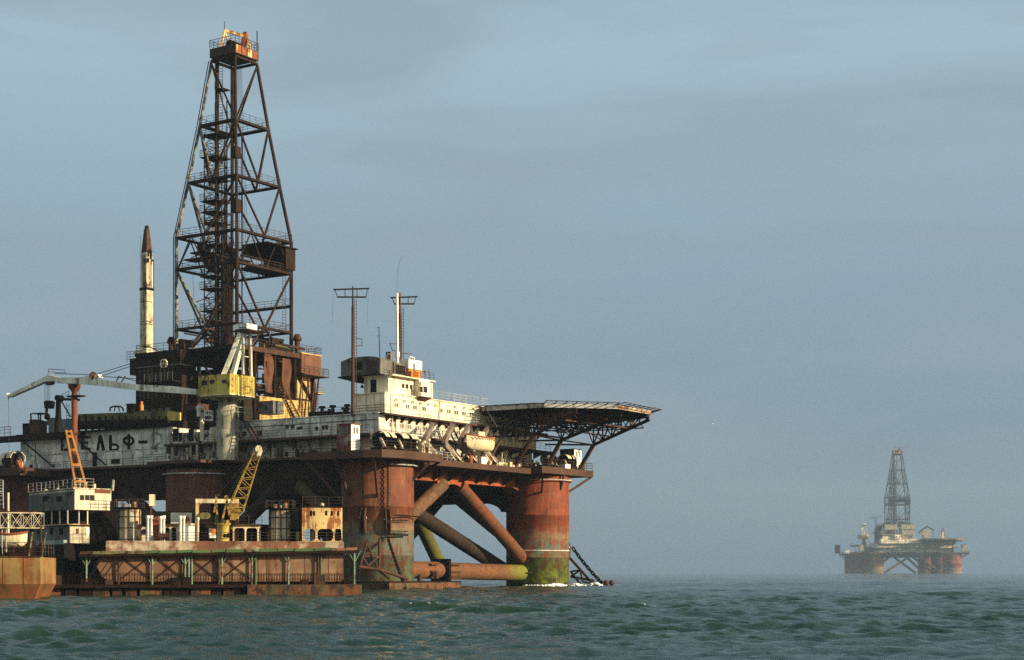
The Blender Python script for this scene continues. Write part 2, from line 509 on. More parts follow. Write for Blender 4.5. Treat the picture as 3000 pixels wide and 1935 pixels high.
def brace_material(name, a, b, weed, wz0, wz1, ux=None):
    m, nt, bs = nodes_of(name)
    t = nt.nodes.new('ShaderNodeTexCoord').outputs['Object']
    sp = nt.nodes.new('ShaderNodeSeparateXYZ'); nt.links.new(t, sp.inputs[0])
    n1 = noise(nt, t, 0.6, 8, 0.7)
    n2 = noise(nt, t, 2.2, 5, 0.65)
    c = mix(nt, rng(nt, n1, 0.38, 0.62), a, b)
    c = mix(nt, rng(nt, n2, 0.5, 0.72, 0, 0.7), c, (0.06, 0.035, 0.02))
    n5 = noise(nt, mapped(nt, t, (1, 1, 1), (3, 8, 1)), 1.3, 8, 0.75)
    c = mix(nt, rng(nt, n5, 0.52, 0.60, 0, 0.55), c, (0.030, 0.018, 0.012))
    z = math_(nt, 'ADD', sp.outputs['Z'], math_(nt, 'MULTIPLY', math_(nt, 'SUBTRACT', n1, 0.5), 7.0))
    wf = rng(nt, z, wz0, wz1, weed, 0)
    if ux:
        xx = math_(nt, 'ADD', sp.outputs['X'], math_(nt, 'MULTIPLY', math_(nt, 'SUBTRACT', n2, 0.5), 9.0))
        wf = math_(nt, 'MAXIMUM', wf, rng(nt, xx, ux[0], ux[1], 0, 0.95))
    c = mix(nt, wf, c, mix(nt, n2, (0.09, 0.115, 0.016), (0.19, 0.22, 0.022)))
    nt.links.new(c, bs.inputs['Base Color'])
    c = mix(nt, rng(nt, noise(nt, t, 3.1, 6, 0.75), 0.54, 0.62, 0, 0.5), c, (0.035, 0.022, 0.014))
    bs.inputs['Roughness'].default_value = 0.75
    nt.links.new(c, bs.inputs['Base Color'])
    bs.inputs['Specular IOR Level'].default_value = 0.2
    bump(nt, bs, n2, 0.4, 0.05)
    return m
M['brace'] = brace_material('rusted tubular brace', (0.18, 0.045, 0.015), (0.09, 0.050, 0.026), 0.5, 1.0, 3.4)
M['brace_tan'] = brace_material('tan rust brace', (0.17, 0.078, 0.032), (0.09, 0.056, 0.032), 0.3, 3.0, 7.0)
M['brace_shade'] = brace_material('rust brace with painted shade', (0.012, 0.008, 0.006), (0.022, 0.013, 0.009), 0.2, 2.0, 4.0)  # shadow on the rear brace put into a near-black rust colour
M['brace_weed'] = brace_material('weedy brace', (0.055, 0.036, 0.016), (0.08, 0.060, 0.018), 0.55, 3.0, 12.0)
M['hbrace'] = brace_material('weedy horizontal brace', (0.18, 0.060, 0.022), (0.11, 0.062, 0.030), 0.35, -0.6, 1.6, (27.5, 32.5))
# ------------------------------------------------------------------ the sea: one sheet to the horizon, real waves
def build_sea():
    fine = np.radians(np.linspace(-21, 21, 640))
    coarse = np.radians(np.concatenate([np.linspace(22, 60, 60), np.linspace(64, 180, 30)]))
    th = np.concatenate([-coarse[::-1][1:], fine, coarse])
    rad = np.concatenate([np.array([0.5, 3, 6, 9, 12, 15]), np.geomspace(18, 520, 1050), np.geomspace(530, 4400, 200)[1:], [4500.0]])
    T, R = np.meshgrid(th, rad)
    X, Y = R * np.sin(T), R * np.cos(T)
    dr = np.gradient(rad)[:, None] + 0 * T
    dt = np.gradient(th)[None, :] * R
    cell = np.maximum(dr, dt)
    r = np.random.RandomState(4)
    Z = np.zeros_like(X); DX = np.zeros_like(X); DY = np.zeros_like(X)
    wind = math.radians(-74)
    for i in range(110):
        lam = 0.40 * (11.0 / 0.40) ** (i / 109.0) * r.uniform(0.93, 1.07)
        k = 2 * PI / lam
        a = 0.0142 * lam * (1.0 if lam < 1.4 else (1.4 / lam) ** 1.05) * r.uniform(0.5, 1.2)
        d = wind + r.normal(0, 0.58)
        ph = r.uniform(0, 2 * PI)
        fade = np.clip((lam / np.maximum(cell, 1e-3) - 2.2) / 2.5, 0, 1)
        arg = k * (X * math.cos(d) + Y * math.sin(d)) + ph
        Z += fade * a * np.sin(arg)
        DX += fade * a * 0.8 * math.cos(d) * np.cos(arg)
        DY += fade * a * 0.8 * math.sin(d) * np.cos(arg)
    # groups of higher and lower sea
    g = 0.8 + 0.25 * np.sin(X * 0.083 + 1.3 * np.sin(Y * 0.05)) * np.sin(Y * 0.11 + 0.7) + 0.2 * np.sin(X * 0.031 - Y * 0.043)
    Z *= g; DX *= g; DY *= g
    lim = np.clip((1600 - R) / 1200, 0.5, 1)
    Z *= lim
    Z[-1] = -6.0
    V = np.stack([X + DX, Y + DY, Z], -1).reshape(-1, 3)
    nr, nt_ = X.shape
    idx = np.arange(nr * nt_).reshape(nr, nt_)
    q = np.stack([idx[:-1, :-1], idx[:-1, 1:], idx[1:, 1:], idx[1:, :-1]], -1).reshape(-1, 4)[:, ::-1]
    me = bpy.data.meshes.new('sea')
    me.vertices.add(len(V)); me.vertices.foreach_set('co', V.ravel().astype(np.float32))
    me.loops.add(q.size); me.loops.foreach_set('vertex_index', q.ravel().astype(np.int32))
    me.polygons.add(len(q))
    me.polygons.foreach_set('loop_start', (np.arange(len(q)) * 4).astype(np.int32))
    me.polygons.foreach_set('loop_total', np.full(len(q), 4, np.int32))
    me.update(calc_edges=True)
    me.polygons.foreach_set('use_smooth', np.ones(len(q), bool))
    m, nt, bs = nodes_of('green sea water')
    t = nt.nodes.new('ShaderNodeNewGeometry').outputs['Position']
    sp = nt.nodes.new('ShaderNodeSeparateXYZ'); nt.links.new(t, sp.inputs[0])
    n1 = noise(nt, mapped(nt, t, (1, 1, 0.2)), 1.6, 7, 0.7)
    n2 = noise(nt, mapped(nt, t, (1, 1, 0.2)), 0.05, 3, 0.5)
    deep = mix(nt, rng(nt, n2, 0.35, 0.65), (0.005, 0.025, 0.023), (0.009, 0.029, 0.018))
    crest = rng(nt, sp.outputs['Z'], -0.05, 0.30)
    c = mix(nt, crest, deep, (0.014, 0.034, 0.015))  # light coming through the crests put into a greener colour
    fo = math_(nt, 'MULTIPLY', rng(nt, sp.outputs['Z'], 0.27, 0.36), rng(nt, noise(nt, t, 2.0, 6, 0.75), 0.58, 0.66))
    c = mix(nt, fo, c, (0.6, 0.65, 0.65))
    nt.links.new(c, bs.inputs['Base Color'])
    bs.inputs['Roughness'].default_value = 0.08
    bs.inputs['IOR'].default_value = 1.26
    nb = noise(nt, mapped(nt, t, (0.7, 1, 0.2)), 0.7, 6, 0.62)
    bump(nt, bs, math_(nt, 'ADD', math_(nt, 'MULTIPLY', nb, 0.22), math_(nt, 'MULTIPLY', n1, 0.12)), 1.0, 1.0)
    me.materials.append(m)
    o = bpy.data.objects.new('sea', me)
    COL.objects.link(o)
    o['kind'] = 'structure'
    return o
SEA = build_sea()

def build_haze():
    mb = MB().box(-3000, 3000, -60, 4700, -7.5, 235)
    o = mb.build('haze', bpy.data.materials.new('haze air'))
    m = o.data.materials[0]
    m.use_nodes = True
    nt = m.node_tree
    nt.nodes.clear()
    out = nt.nodes.new('ShaderNodeOutputMaterial')
    pv = nt.nodes.new('ShaderNodeVolumePrincipled')
    pv.inputs['Color'].default_value = (0.50, 0.70, 0.90, 1)
    pv.inputs['Density'].default_value = 0.000095
    pv.inputs['Anisotropy'].default_value = 0.0
    nt.links.new(pv.outputs[0], out.inputs['Volume'])
    o['kind'] = 'stuff'
    return o
build_haze()
# ------------------------------------------------------------------ the near rig
R = Frame(-16.7, 208.0, math.radians(57))
def ru(px, py, u): return R.hit(px, py, a=u)
def rv(px, py, v): return R.hit(px, py, b=v)
DECK, F1, F2, ROOF = 16.7, 19.4, 22.0, 24.7

rig = thing(R, 'drilling_platform', 'large rusty semi-submersible drilling platform on thick red columns, nearest of the two rigs', 'oil rig', (0, 0, 0))
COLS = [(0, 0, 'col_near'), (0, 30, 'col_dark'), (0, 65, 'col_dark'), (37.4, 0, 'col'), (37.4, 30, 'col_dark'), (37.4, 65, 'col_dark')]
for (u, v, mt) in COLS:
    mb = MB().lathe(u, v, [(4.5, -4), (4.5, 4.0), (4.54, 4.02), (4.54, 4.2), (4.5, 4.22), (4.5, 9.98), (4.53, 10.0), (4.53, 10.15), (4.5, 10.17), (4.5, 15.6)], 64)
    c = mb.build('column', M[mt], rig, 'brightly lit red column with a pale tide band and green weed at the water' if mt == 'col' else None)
    if (u, v) == (37.4, 0):
        MB().lathe(u, v, [(4.5, 5.0), (4.53, 5.0), (4.53, 5.12), (4.5, 5.12)], 64).build('draft_line', M['clean_white'], c)
# lower hull box between the columns, with haunched corners
def girder(axis, c0, c1, s0, s1, z0=12.6, z1=16.0, hz=10.6, hl=4.0):
    """box girder: along u (axis 'u') at v in [c0,c1], from s0 to s1, deeper at both ends"""
    n = 6
    L = [(s0, z1), (s1, z1), (s1, hz)]
    for i in range(n + 1):
        t = PI / 2 * i / n
        L.append((s1 - hl * (1 - math.cos(t)) - 0.01 * i, hz + (z0 - hz) * math.sin(t)))
    for i in range(n, -1, -1):
        t = PI / 2 * i / n
        L.append((s0 + hl * (1 - math.cos(t)) + 0.01 * i, hz + (z0 - hz) * math.sin(t)))
    L.append((s0, hz))
    if axis == 'u':
        return MB().slab([(s, c0, z) for s, z in L], (0, c1 - c0, 0))
    return MB().slab([(c0, s, z) for s, z in L], (c1 - c0, 0, 0))
girder('u', 0.3, 2.4, 4.2, 33.2, z0=13.9, hz=12.9, hl=2.6).build('girder', M['orange'], rig, 'orange box girder with an arched underside')
girder('v', -0.5, 3, 4.2, 25.8, z0=12.0).build('girder', M['rust_dark'], rig)
girder('v', -0.5, 3, 34.2, 60.8, z0=12.0).build('girder', M['rust_dark'], rig)
girder('v', 34.2, 38, 4.2, 25.8, z0=12.0).build('girder', M['rust_dark'], rig)
girder('v', 34.2, 38, 34.2, 60.8, z0=12.0).build('girder', M['rust_dark'], rig)
girder('u', 28, 32, 4.2, 33.2, z0=14.0, hz=11.8).build('girder', M['black'], rig)
girder('u', 63, 67, 4.2, 33.2, z0=14.0, hz=11.8).build('girder', M['black'], rig)
MB().box(3.2, 34, 2.6, 68, 14.2, DECK - 0.03).build('lower_hull', M['black'], rig)
for i in range(9):          # stiffeners along the orange girder
    u = 5.6 + i * 3.3
    MB().slab([(u, 0.298, 15.6), (u, -2.9, 15.6), (u, -2.6, 15.3), (u, 0.298, 13.95)], (0.10, 0, 0)).build('bracket', M['edge'], rig)
# deck edges (brown plate, about a metre deep)
def platform(poly, name='deck_platform', z1=DECK, t=0.95, mat='edge', label=None):
    return MB().prism(poly, z1 - t, z1).build(name, M[mat], rig, label)
platform([(-6.9, 6.8), (-7.0, -3.2), (-6.2, -5.4), (-3.2, -6.4), (5.2, -6.2), (5.2, 1.0), (1.3, 1.0), (1.3, 6.8)])
platform([(5.2, -3.4), (30.6, -3.4), (30.6, 0.9), (5.2, 0.9)], z1=DECK - 0.35, t=0.75)
platform([(30.6, -5.0), (44.6, -5.0), (44.6, 6.5), (30.6, 6.5)])
platform([(-1.3, 6.8), (1.3, 6.8), (1.3, 58), (-1.3, 58)], 'walkway', t=0.3)
platform([(-4.9, 25.2), (-1.3, 25.2), (-1.3, 35), (-4.9, 35)], 'deck_platform', t=0.4)
platform([(-6.6, 58), (1.3, 58), (1.3, 71), (-6.6, 71)], t=1.1)
platform([(38.7, 6.5), (42, 6.5), (42, 70), (38.7, 70)], t=0.4)
# props under the overhanging plates
for p, q in [((-6.5, -4.4, 15.8), (-3.6, -2.7, 11.2)), ((-6.7, 1.5, 15.8), (-4.4, 1.0, 11.5)), ((-6.7, 6.0, 15.8), (-4.0, 2.5, 10.8)),
             ((2.8, -6.2, 15.8), (1.6, -4.2, 13.4)), ((5.0, -5.9, 15.8), (4.1, -1.9, 13.6)), ((44.4, -4.8, 15.8), (41.2, -2.6, 13.4)),
             ((44.4, 0.5, 15.8), (41.9, 0.2, 13.6)), ((31, -4.9, 15.8), (33.8, -2.9, 13.2)), ((36.5, -4.95, 15.8), (36.5, -4.4, 13.6)),
             ((-6.4, 60, 15.6), (-3.8, 63, 12)), ((-6.4, 69, 15.6), (-3.8, 66, 12))]:
    MB().beam(p, q, 0.22, 0.30).build('prop', M['rust'], rig)
for (u, v, a0, a1, mt) in [(37.4, 0, 170, 370, 'rail_pale'), (0, 30, 140, 300, 'rail_pale'), (0, 0, 235, 330, 'rail_pale')]:   # ring pipes under the deck
    pts = [(u + 5.0 * math.cos(math.radians(a)), v + 5.0 * math.sin(math.radians(a)), 15.0 if u or v else 15.15) for a in range(a0, a1 + 1, 10)]
    if u:
        pts += [(44.0, -1.4, 15.0), (44.3, -0.9, 15.4)]
    MB().path(pts, 0.09, 8).build('ring_pipe', M[mt], rig)
# underwater body breaking the surface at the near columns
pont = MB().prism([(-12.0, -10.9), (2.5, -10.9), (4.0, -9.5), (4.0, 74), (-12, 74)], -4, 0.75).build('pontoon', M['raft'], rig)
MB().box(-11.4, 3.4, -10.4, 73, 0.752, 0.9).build('pontoon_deck', M['rust_dark'], pont)
# braces
BR = [((3.3, 0, 7.2), (14.0, 0, 13.6), 0.92, 'brace_tan'), ((17.6, 0, 13.6), (33.9, 0, 3.6), 0.92, 'brace'),
      (rv(1200, 1492, 4), rv(1480, 1672, 4), 0.98, 'brace_shade'), (rv(1205, 1478, 12), rv(1292, 1662, 12), 0.95, 'brace_weed'),
      ((0, 4.0, 6.5), (0, 12.5, 13.2), 0.95, 'brace_weed'), ((0, 16, 13.2), (0, 26.2, 5.5), 0.95, 'brace_shade'),
      ((0, 34, 6.0), (0, 44, 13.2), 0.95, 'brace_shade'), ((0, 50, 13.2), (0, 61, 5.5), 0.95, 'brace_shade'),
      ((37.4, 4, 6), (37.4, 14, 13), 0.95, 'brace_shade'), ((37.4, 17, 13), (37.4, 26.5, 4), 0.95, 'brace_shade'),
      ((3, 33, 4), (17, 40, 13), 0.95, 'brace_shade'), ((20, 32, 13), (34, 31, 4), 0.95, 'brace_shade')]
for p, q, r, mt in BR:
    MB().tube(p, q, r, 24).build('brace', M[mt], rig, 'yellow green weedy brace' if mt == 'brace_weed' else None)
for (p, q, r, mt) in BR[:4]:
    P_, Q_ = Vector(p), Vector(q)
    d_ = (Q_ - P_).normalized()
    for t_ in (0.34, 0.67):
        c_ = P_.lerp(Q_, t_)
        MB().tube(c_ - d_ * 0.07, c_ + d_ * 0.07, r + 0.025, 24).build('weld_collar', M[mt], rig)
# the orange cusp plate where the two front braces meet the girder
MB().slab([(12.2, -0.4, 13.95), (19.4, -0.4, 13.95), (19.0, -0.4, 12.5), (17.9, -0.4, 13.0), (17.0, -0.4, 13.5), (15.8, -0.4, 13.65), (14.6, -0.4, 13.5), (13.6, -0.4, 13.0), (12.6, -0.4, 12.4)], (0, 0.8, 0)).build('gusset_plate', M['orange'], rig)
MB().slab([(33.2, -0.1, 5.4), (33.6, -0.1, 5.0), (34.6, -0.1, 3.6), (33.5, -0.1, 2.4), (33.2, -0.1, 1.6), (34.3, -0.1, 1.5), (35.6, -0.1, 4.2)], (0, 0.2, 0)).build('gusset_plate', M['brace_weed'], rig)
hb = MB().tube((4.2, 0, 2.3), (12.6, 0, 2.25), 1.12, 28).build('horizontal_brace', M['hbrace'], rig)
for u in (5.3, 7.6):
    MB().tube((u, -0.9, 0.8), (u, -0.9, 1.75), 0.32, 10).build('stub_pipe', M['rust'], hb)
for z in (1.2, 2.0, 2.9):
    MB().box(9.6, 11.2, -1.35, -0.9, z, z + 0.22).build('lug', M['rust'], hb)
MB().tube((10.3, -0.9, 1.6), (10.3, -1.35, 1.6), 0.5, 12).build('round_flange', M['rust_dark'], hb)
fl = MB().box(13.3, 13.75, -1.5, 1.5, 0.75, 3.75).build('flange_plate', M['black'], rig)
fp = MB()
for i in range(4):
    for j in range(2):
        fp.tube((13.2, -1.25 + j * 2.5, 1.1 + i * 0.75), (13.9, -1.25 + j * 2.5, 1.1 + i * 0.75), 0.09, 6)
fp.build('bolt_row', M['rust'], fl)
MB().tube((12.6, 0, 2.25), (13.3, 0, 2.25), 1.0, 24).build('horizontal_brace', M['hbrace'], rig)
hb2 = MB().drum((13.75, 0, 2.2), (33.4, 0, 1.9), [(0, 0.95), (0.05, 1.12), (1, 1.12)], 28).build('horizontal_brace', M['hbrace'], rig)
for z in (1.0, 1.95, 2.9):
    MB().box(14.1, 16.4, -1.3, -0.85, z, z + 0.24).build('lug', M['rust'], hb2)
MB().box(32.5, 36, -1.6, -1.0, 1.9, 1.98).build('fin_plate', M['edge'], hb2)
# handrails on the deck edges: one part for every run
def rails(pts, h=1.05, mt='rail', parent=None, sp=1.6, r=0.032):
    for p, q in zip(pts, pts[1:]):
        MB().rail([p, q], h, sp, 3, r).build('railing', M[mt], parent or rig)
rails([(-6.7, 6.6, DECK), (-6.8, -3.1, DECK), (-6.0, -5.3, DECK), (-3.1, -6.25, DECK), (5.1, -6.1, DECK)])
rails([(5.3, -3.3, DECK - 0.35), (12, -3.3, DECK - 0.35)], mt='rail_pale')
rails([(24, -3.3, DECK - 0.35), (30.5, -3.3, DECK - 0.35)])
rails([(30.7, -4.9, DECK), (44.5, -4.9, DECK), (44.5, 6.4, DECK)])
rails([(-1.2, 7, DECK), (-1.2, 25, DECK)], h=0.95)
rails([(-4.8, 25.3, DECK), (-4.8, 34.9, DECK)], h=0.95)
rails([(-1.2, 35, DECK), (-1.2, 58, DECK)], h=0.95)
rails([(-6.5, 58.1, DECK), (-6.5, 70.9, DECK)])

# chain lockers, anchors and fairleads on the near and right columns
def anchor_gear(u, v, ang, z, label):
    d = (math.cos(ang), math.sin(ang)); t = (-d[1], d[0])
    at = lambda o, s, zz: (u + d[0] * o + t[0] * s, v + d[1] * o + t[1] * s, zz)
    fr = thing(R, 'fairlead', label, 'fairlead', at(4.6, 0, z))
    for s in (-0.3, 0.24):
        MB().slab([at(4.4, s, z - 2.0), at(4.4, s, z + 1.2), at(4.9, s, z + 0.9), at(5.3, s, z - 0.2), at(5.2, s, z - 1.4), at(4.8, s, z - 2.1)], (t[0] * 0.1, t[1] * 0.1, 0)).build('cheek_plate', M['rust'], fr)
    MB().tube(at(4.85, -0.2, z - 0.5), at(4.85, 0.24, z - 0.5), 0.42, 20).build('sheave', M['rust_dark'], fr)
    MB().tube(at(4.9, -0.5, z - 0.2), at(4.9, 0.5, z - 0.2), 0.1, 8).build('pin', M['rail_pale'], fr)
def chain(name, label, p, q, sag, pitch=0.55, r=0.10, mat='rust_dark', group=None):
    p, q = Vector(p), Vector(q)
    n = max(4, int((q - p).length / pitch))
    mb = MB()
    P = [p.lerp(q, i / n) - Vector((0, 0, sag * 4 * (i / n) * (1 - i / n))) for i in range(n + 1)]
    for i in range(n):
        a, b = P[i], P[i + 1]
        d = (b - a).normalized()
        e = Vector((0, 0, 1)) if abs(d.z) < 0.9 else Vector((1, 0, 0))
        x = d.cross(e).normalized(); y = d.cross(x)
        s = (x if i % 2 else y) * (pitch * 0.30)
        a2, b2 = a - d * pitch * 0.12, b + d * pitch * 0.12
        mb.tube(a2 + s, b2 + s, r, 5); mb.tube(a2 - s, b2 - s, r, 5)
        mb.tube(a2 + s, a2 - s, r, 5); mb.tube(b2 + s, b2 - s, r, 5)
    return solo(R, mb, name, M[mat], label, 'chain', tuple(q), group)
anchor_gear(0, 0, math.radians(232), 8.6, 'rusty fairlead wheel housing on the front of the near red column')
anchor_gear(0, 0, math.radians(196), 8.8, 'rusty fairlead housing deep in shade on the dark side of the near column')
anchor_gear(37.4, 0, math.radians(-30), 5.8, 'tan rusted fairlead on the outer side of the brightly lit red column')
def on_col(u, v, ang, o): return (u + (4.5 + o) * math.cos(ang), v + (4.5 + o) * math.sin(ang))
a1, a2, a3 = math.radians(232), math.radians(196), math.radians(-30)
c1, c2 = on_col(0, 0, a1, 0.4), on_col(0, 0, a2, 0.4)
chain('anchor_chain', 'thin anchor chain hanging down the near column to its front fairlead', (*c1, 15.9), (*c1, 9.4), 0, 0.32, 0.05)
chain('anchor_chain', 'thin anchor chain hanging on the shaded side of the near column', (*c2, 15.9), (*c2, 9.6), 0, 0.32, 0.05)
chain('anchor_chain', 'heavy chain slanting from the near column fairlead down to the pontoon', (*c1, 6.2), rv(1188, 1724, -11.05), 0.2, 0.42, 0.07)
q3 = R.hit(1768, 1713, b=-8)
chain('anchor_chain', 'heavy chain slanting from the lit right column down into the sea by two buoys', R.hit(1678, 1606, b=-2.2), q3, 0.25, 0.6, 0.10, 'black')
for k, (px, py) in enumerate([(1776, 1708), (1792, 1708)]):
    c = R.hit(px, py, b=-8)
    mb = MB().ball(c, 0.40, 14, 8).tube((c[0], c[1], c[2]), (c[0], c[1], c[2] - 0.6), 0.1, 6)
    solo(R, mb, 'buoy', M['rust'], ['small round rusty buoy at the foot of the heavy chain, nearer the rig', 'small round rusty buoy farthest out to sea beyond the heavy chain'][k], 'buoy', (c[0], c[1], 0.0), 'rusty buoys')
# steel rack standing in the sea beside the right column, another by the near column
def rack(name, label, pts, lines, r=0.13, mat='rust_dark'):
    t = thing(R, name, label, 'anchor rack', (pts[0][0], pts[0][1], 0))
    for a, b, k in lines:
        MB().tube(pts[a], pts[b], r * k, 8).build('strut', M[mat], t)
P = [R.hit(x, y, b=vv) for x, y, vv in [(1668, 1634, -1.5), (1738, 1712, -4), (1672, 1675, -1.5), (1700, 1671, -3), (1706, 1704, -3), (1672, 1690, -1.5), (1700, 1712, -3), (1740, 1702, -4)]]
rack('anchor_rack', 'dark tubular anchor rack standing in white water beside the lit right column', P,
     [(0, 1, 1.5), (2, 3, 1), (3, 4, 1), (2, 6, 1.2), (5, 7, 1.3), (3, 5, 1), (4, 1, 1)])
P = [R.hit(x, y, b=vv) for x, y, vv in [(1074, 1592, -7.5), (1052, 1668, -7), (1112, 1580, -7.5), (1110, 1672, -7.5), (1062, 1631, -7), (1108, 1631, -7.5), (1078, 1659, -7.5), (1050, 1660, -9), (1115, 1670, -9), (1195, 1697, -10.5), (1140, 1697, -10)]]
rack('anchor_rack', 'rusty tubular anchor rack on the pontoon in front of the near column', P,
     [(0, 1, 1.2), (2, 3, 1.3), (4, 5, 0.9), (4, 6, 0.9), (5, 6, 1.1), (0, 3, 0.8), (7, 8, 1.3), (8, 9, 1.4), (8, 10, 0.9), (3, 10, 1)], 0.14, 'rust')
# small boarding cage on the shaded column, ladder platform on the near column
mb = MB().rail([(*on_col(37.4, 30, math.radians(150), 0.1), 8.6), (*on_col(37.4, 30, math.radians(150), 1.2), 8.6)], 1.6, 0.5, 4, 0.05)
mb.build('railing', M['black'], rig)
for z in (7.0, 8.3):
    pts = [(*on_col(0, 0, math.radians(a), 0.55), z) for a in range(232, 272, 8)]
    MB().path(pts, 0.06, 5).build('cage_rail', M['rust_dark'], rig)
pts = [(*on_col(0, 0, math.radians(a), 0.6), 6.55) for a in range(232, 272, 8)]
MB().path(pts, 0.12, 5).build('cage_floor', M['rust_dark'], rig)
pf = [R.hit(x, y, b=-4.9) for x, y in [(1158, 1510), (1185, 1511), (1215, 1514), (1230, 1516)]]
MB().path(pf, 0.08, 5).build('mooring_wire', M['black'], rig)

# ------------------------------------------------------------------ long white side house along the left face of the rig
H0 = 1.5
side = thing(R, 'side_house', 'long shaded white side wall of the near rig with big black letters and rust runs', 'hull building', (H0, 35, DECK))
ztop = 21.95
wl_ = MB().box(H0, 20, 37.2, 67.2, DECK, ztop)
wl_ = wl_.build('lettered_wall', M['hull'], side, 'flat white wall panel carrying the black letters')
MB().box(H0 + 0.35, 20, 24.7, 37.2, DECK, ztop - 0.9).build('recessed_wall', M['hull_dirty'], side, 'rust eaten recessed wall with arched doorways')
MB().box(H0, 20, 1.0, 24.7, F1 + 0.02, ztop).build('upper_wall', M['hull'], side)
MB().box(H0 + 1.2, 20, 1.05, 24.7, DECK, F1 - 0.28).build('lower_wall', M['hull_dirty'], side, 'dark streaked lower wall')
MB().box(-0.2, H0 + 1.2, 1.05, 36.5, F1 - 0.28, F1).build('walkway', M['edge'], side)
MB().box(H0 - 0.12, H0 + 0.2, 1.0, 24.7, ztop, ztop + 0.14).build('roof_edge', M['hull'], side)
for a, b in [((-0.1, 1.2), (-0.1, 12)), ((-0.1, 12), (-0.1, 24)), ((-0.1, 24), (-0.1, 36))]:
    MB().rail([(*a, F1), (*b, F1)], 1.0, 1.5, 3, 0.03).build('railing', M['rail'], side)
MB().rail([(H0 + 0.1, 1.2, ztop + 0.1), (H0 + 0.1, 22, ztop + 0.1)], 1.0, 1.4, 3, 0.03).build('railing', M['rail'], side)
# letters: strokes 25 mm thick standing on the wall
def stroke_set(polys, mat, name='letter'):
    mb = MB()
    for pl in polys:
        pts = [ru(x, y, H0 - 0.025) for x, y in pl]
        mb.slab(pts, (0.06, 0, 0))
    return mb.build(name, M[mat], wl_)
def ring(cx, cy, rx, ry, w, a0, a1, n=14):
    out = []
    for i in range(n):
        t0, t1 = [math.radians(a0 + (a1 - a0) * (i + k) / n) for k in (0, 1)]
        out.append([(cx + rx * math.cos(t0), cy - ry * math.sin(t0)), (cx + rx * math.cos(t1), cy - ry * math.sin(t1)),
                    (cx + (rx - w) * math.cos(t1), cy - (ry - w) * math.sin(t1)), (cx + (rx - w) * math.cos(t0), cy - (ry - w) * math.sin(t0))])
    return out
bx = lambda x0, y0, x1, y1: [(x0, y0), (x1, y0), (x1, y1), (x0, y1)]
stroke_set([bx(178, 1281, 188, 1322), bx(198, 1281, 206, 1321), bx(216, 1280, 225, 1320), bx(178, 1314, 225, 1322)], 'letter')          # Ш
stroke_set([bx(237, 1279, 246, 1318), bx(246, 1278, 265, 1285), bx(246, 1294, 258, 1301), bx(246, 1312, 265, 1318)], 'letter')          # Е
stroke_set([[(282, 1321), (289, 1277), (296, 1277), (290, 1321)], [(289, 1277), (299, 1276), (308, 1320), (299, 1321)], bx(289, 1276, 299, 1283)], 'letter')   # Л
stroke_set([bx(319, 1275, 328, 1323)] + ring(334, 1311, 15, 12, 7, -100, 100) + [bx(326, 1299, 335, 1306), bx(326, 1316, 335, 1323)], 'letter')                # Ь
stroke_set([bx(373, 1272, 381, 1320)] + ring(377, 1292, 17, 15, 8, 0, 360, 22), 'letter')                                               # Ф
stroke_set([bx(405, 1291, 432, 1300)], 'letter')                                                                                        # -
stroke_set(ring(458, 1283, 19, 16, 8, -30, 175, 14) + [[(474, 1291), (478, 1296), (452, 1314), (444, 1312)], bx(442, 1309, 480, 1317)], 'letter_faded')      # 2
# doors, windows and ports of the side house
def port(px0, py0, px1, py1, u, name='window', mat='glass', label=None, root=None, deep=0.05):
    a, b = ru(px0, py1, u), ru(px1, py0, u)
    mb = MB().box(u - deep, u + 0.1, b[1], a[1], a[2], b[2])
    return mb.build(name, M[mat], root or side, label)
for (x0, y0, x1, y1) in [(835, 1244, 846, 1257), (852, 1243, 863, 1256), (870, 1251, 878, 1260), (878, 1249, 886, 1259), (924, 1250, 932, 1262), (943, 1247, 951, 1259), (953, 1246, 961, 1258)]:
    port(x0, y0, x1, y1, H0)
for (x0, y0, x1, y1) in [(754, 1262, 768, 1277), (693, 1268, 702, 1281), (712, 1265, 722, 1278)]:
    port(x0, y0, x1, y1, H0, 'vent_grille', 'black')
for (x0, y0, x1, y1) in [(786, 1252, 797, 1284), (826, 1250, 837, 1282)]:
    d = port(x0, y0, x1, y1, H0, 'door', 'hull', deep=0.09)
for (x0, y0, x1, y1) in [(507, 1256, 521, 1294), (524, 1268, 533, 1294), (553, 1257, 567, 1293)]:
    port(x0, y0, x1, y1, H0 + 0.35, 'doorway', 'black')
for (x0, y0, x1, y1) in [(272, 1326, 284, 1367), (326, 1345, 351, 1360), (157, 1358, 161, 1368), (87, 1362, 95, 1374)]:
    port(x0, y0, x1, y1, H0, 'hatch', 'black')
for (x0, y0, x1, y1) in [(806, 1312, 818, 1343), (865, 1318, 878, 1336), (835, 1324, 845, 1337), (905, 1322, 912, 1332)]:
    port(x0, y0, x1, y1, H0 + 1.2, 'hatch', 'black')
for px in (751, 805, 877, 1003, 1030, 1052):
    c = ru(px, 1243 - (px - 751) * 0.045, H0 - 0.25)
    mb = MB().ball(c, 0.19, 10, 6, (1, 1, 0.7)).tube((c[0], c[1], c[2] + 0.08), (c[0] + 0.35, c[1], c[2] + 0.2), 0.03, 4)
    mb.build('wall_lamp', M['clean_white'], side)
for v in (3, 9.5, 15, 21, 40, 46, 52, 58, 64):
    MB().box(H0 - 0.05, H0 + 0.02, v, v + 0.10, F1 + 0.1 if v < 25 else DECK + 0.05, ztop - 0.05).build('downpipe', M['hull_dirty'], side)
MB().box(H0 - 0.08, H0 + 0.02, 37.3, 67.1, 19.0, 19.12).build('rubbing_strake', M['hull_dirty'], side)
MB().box(H0 - 0.07, H0 + 0.02, 1.1, 24.6, 21.15, 21.25).build('cable_tray', M['grey'], side)
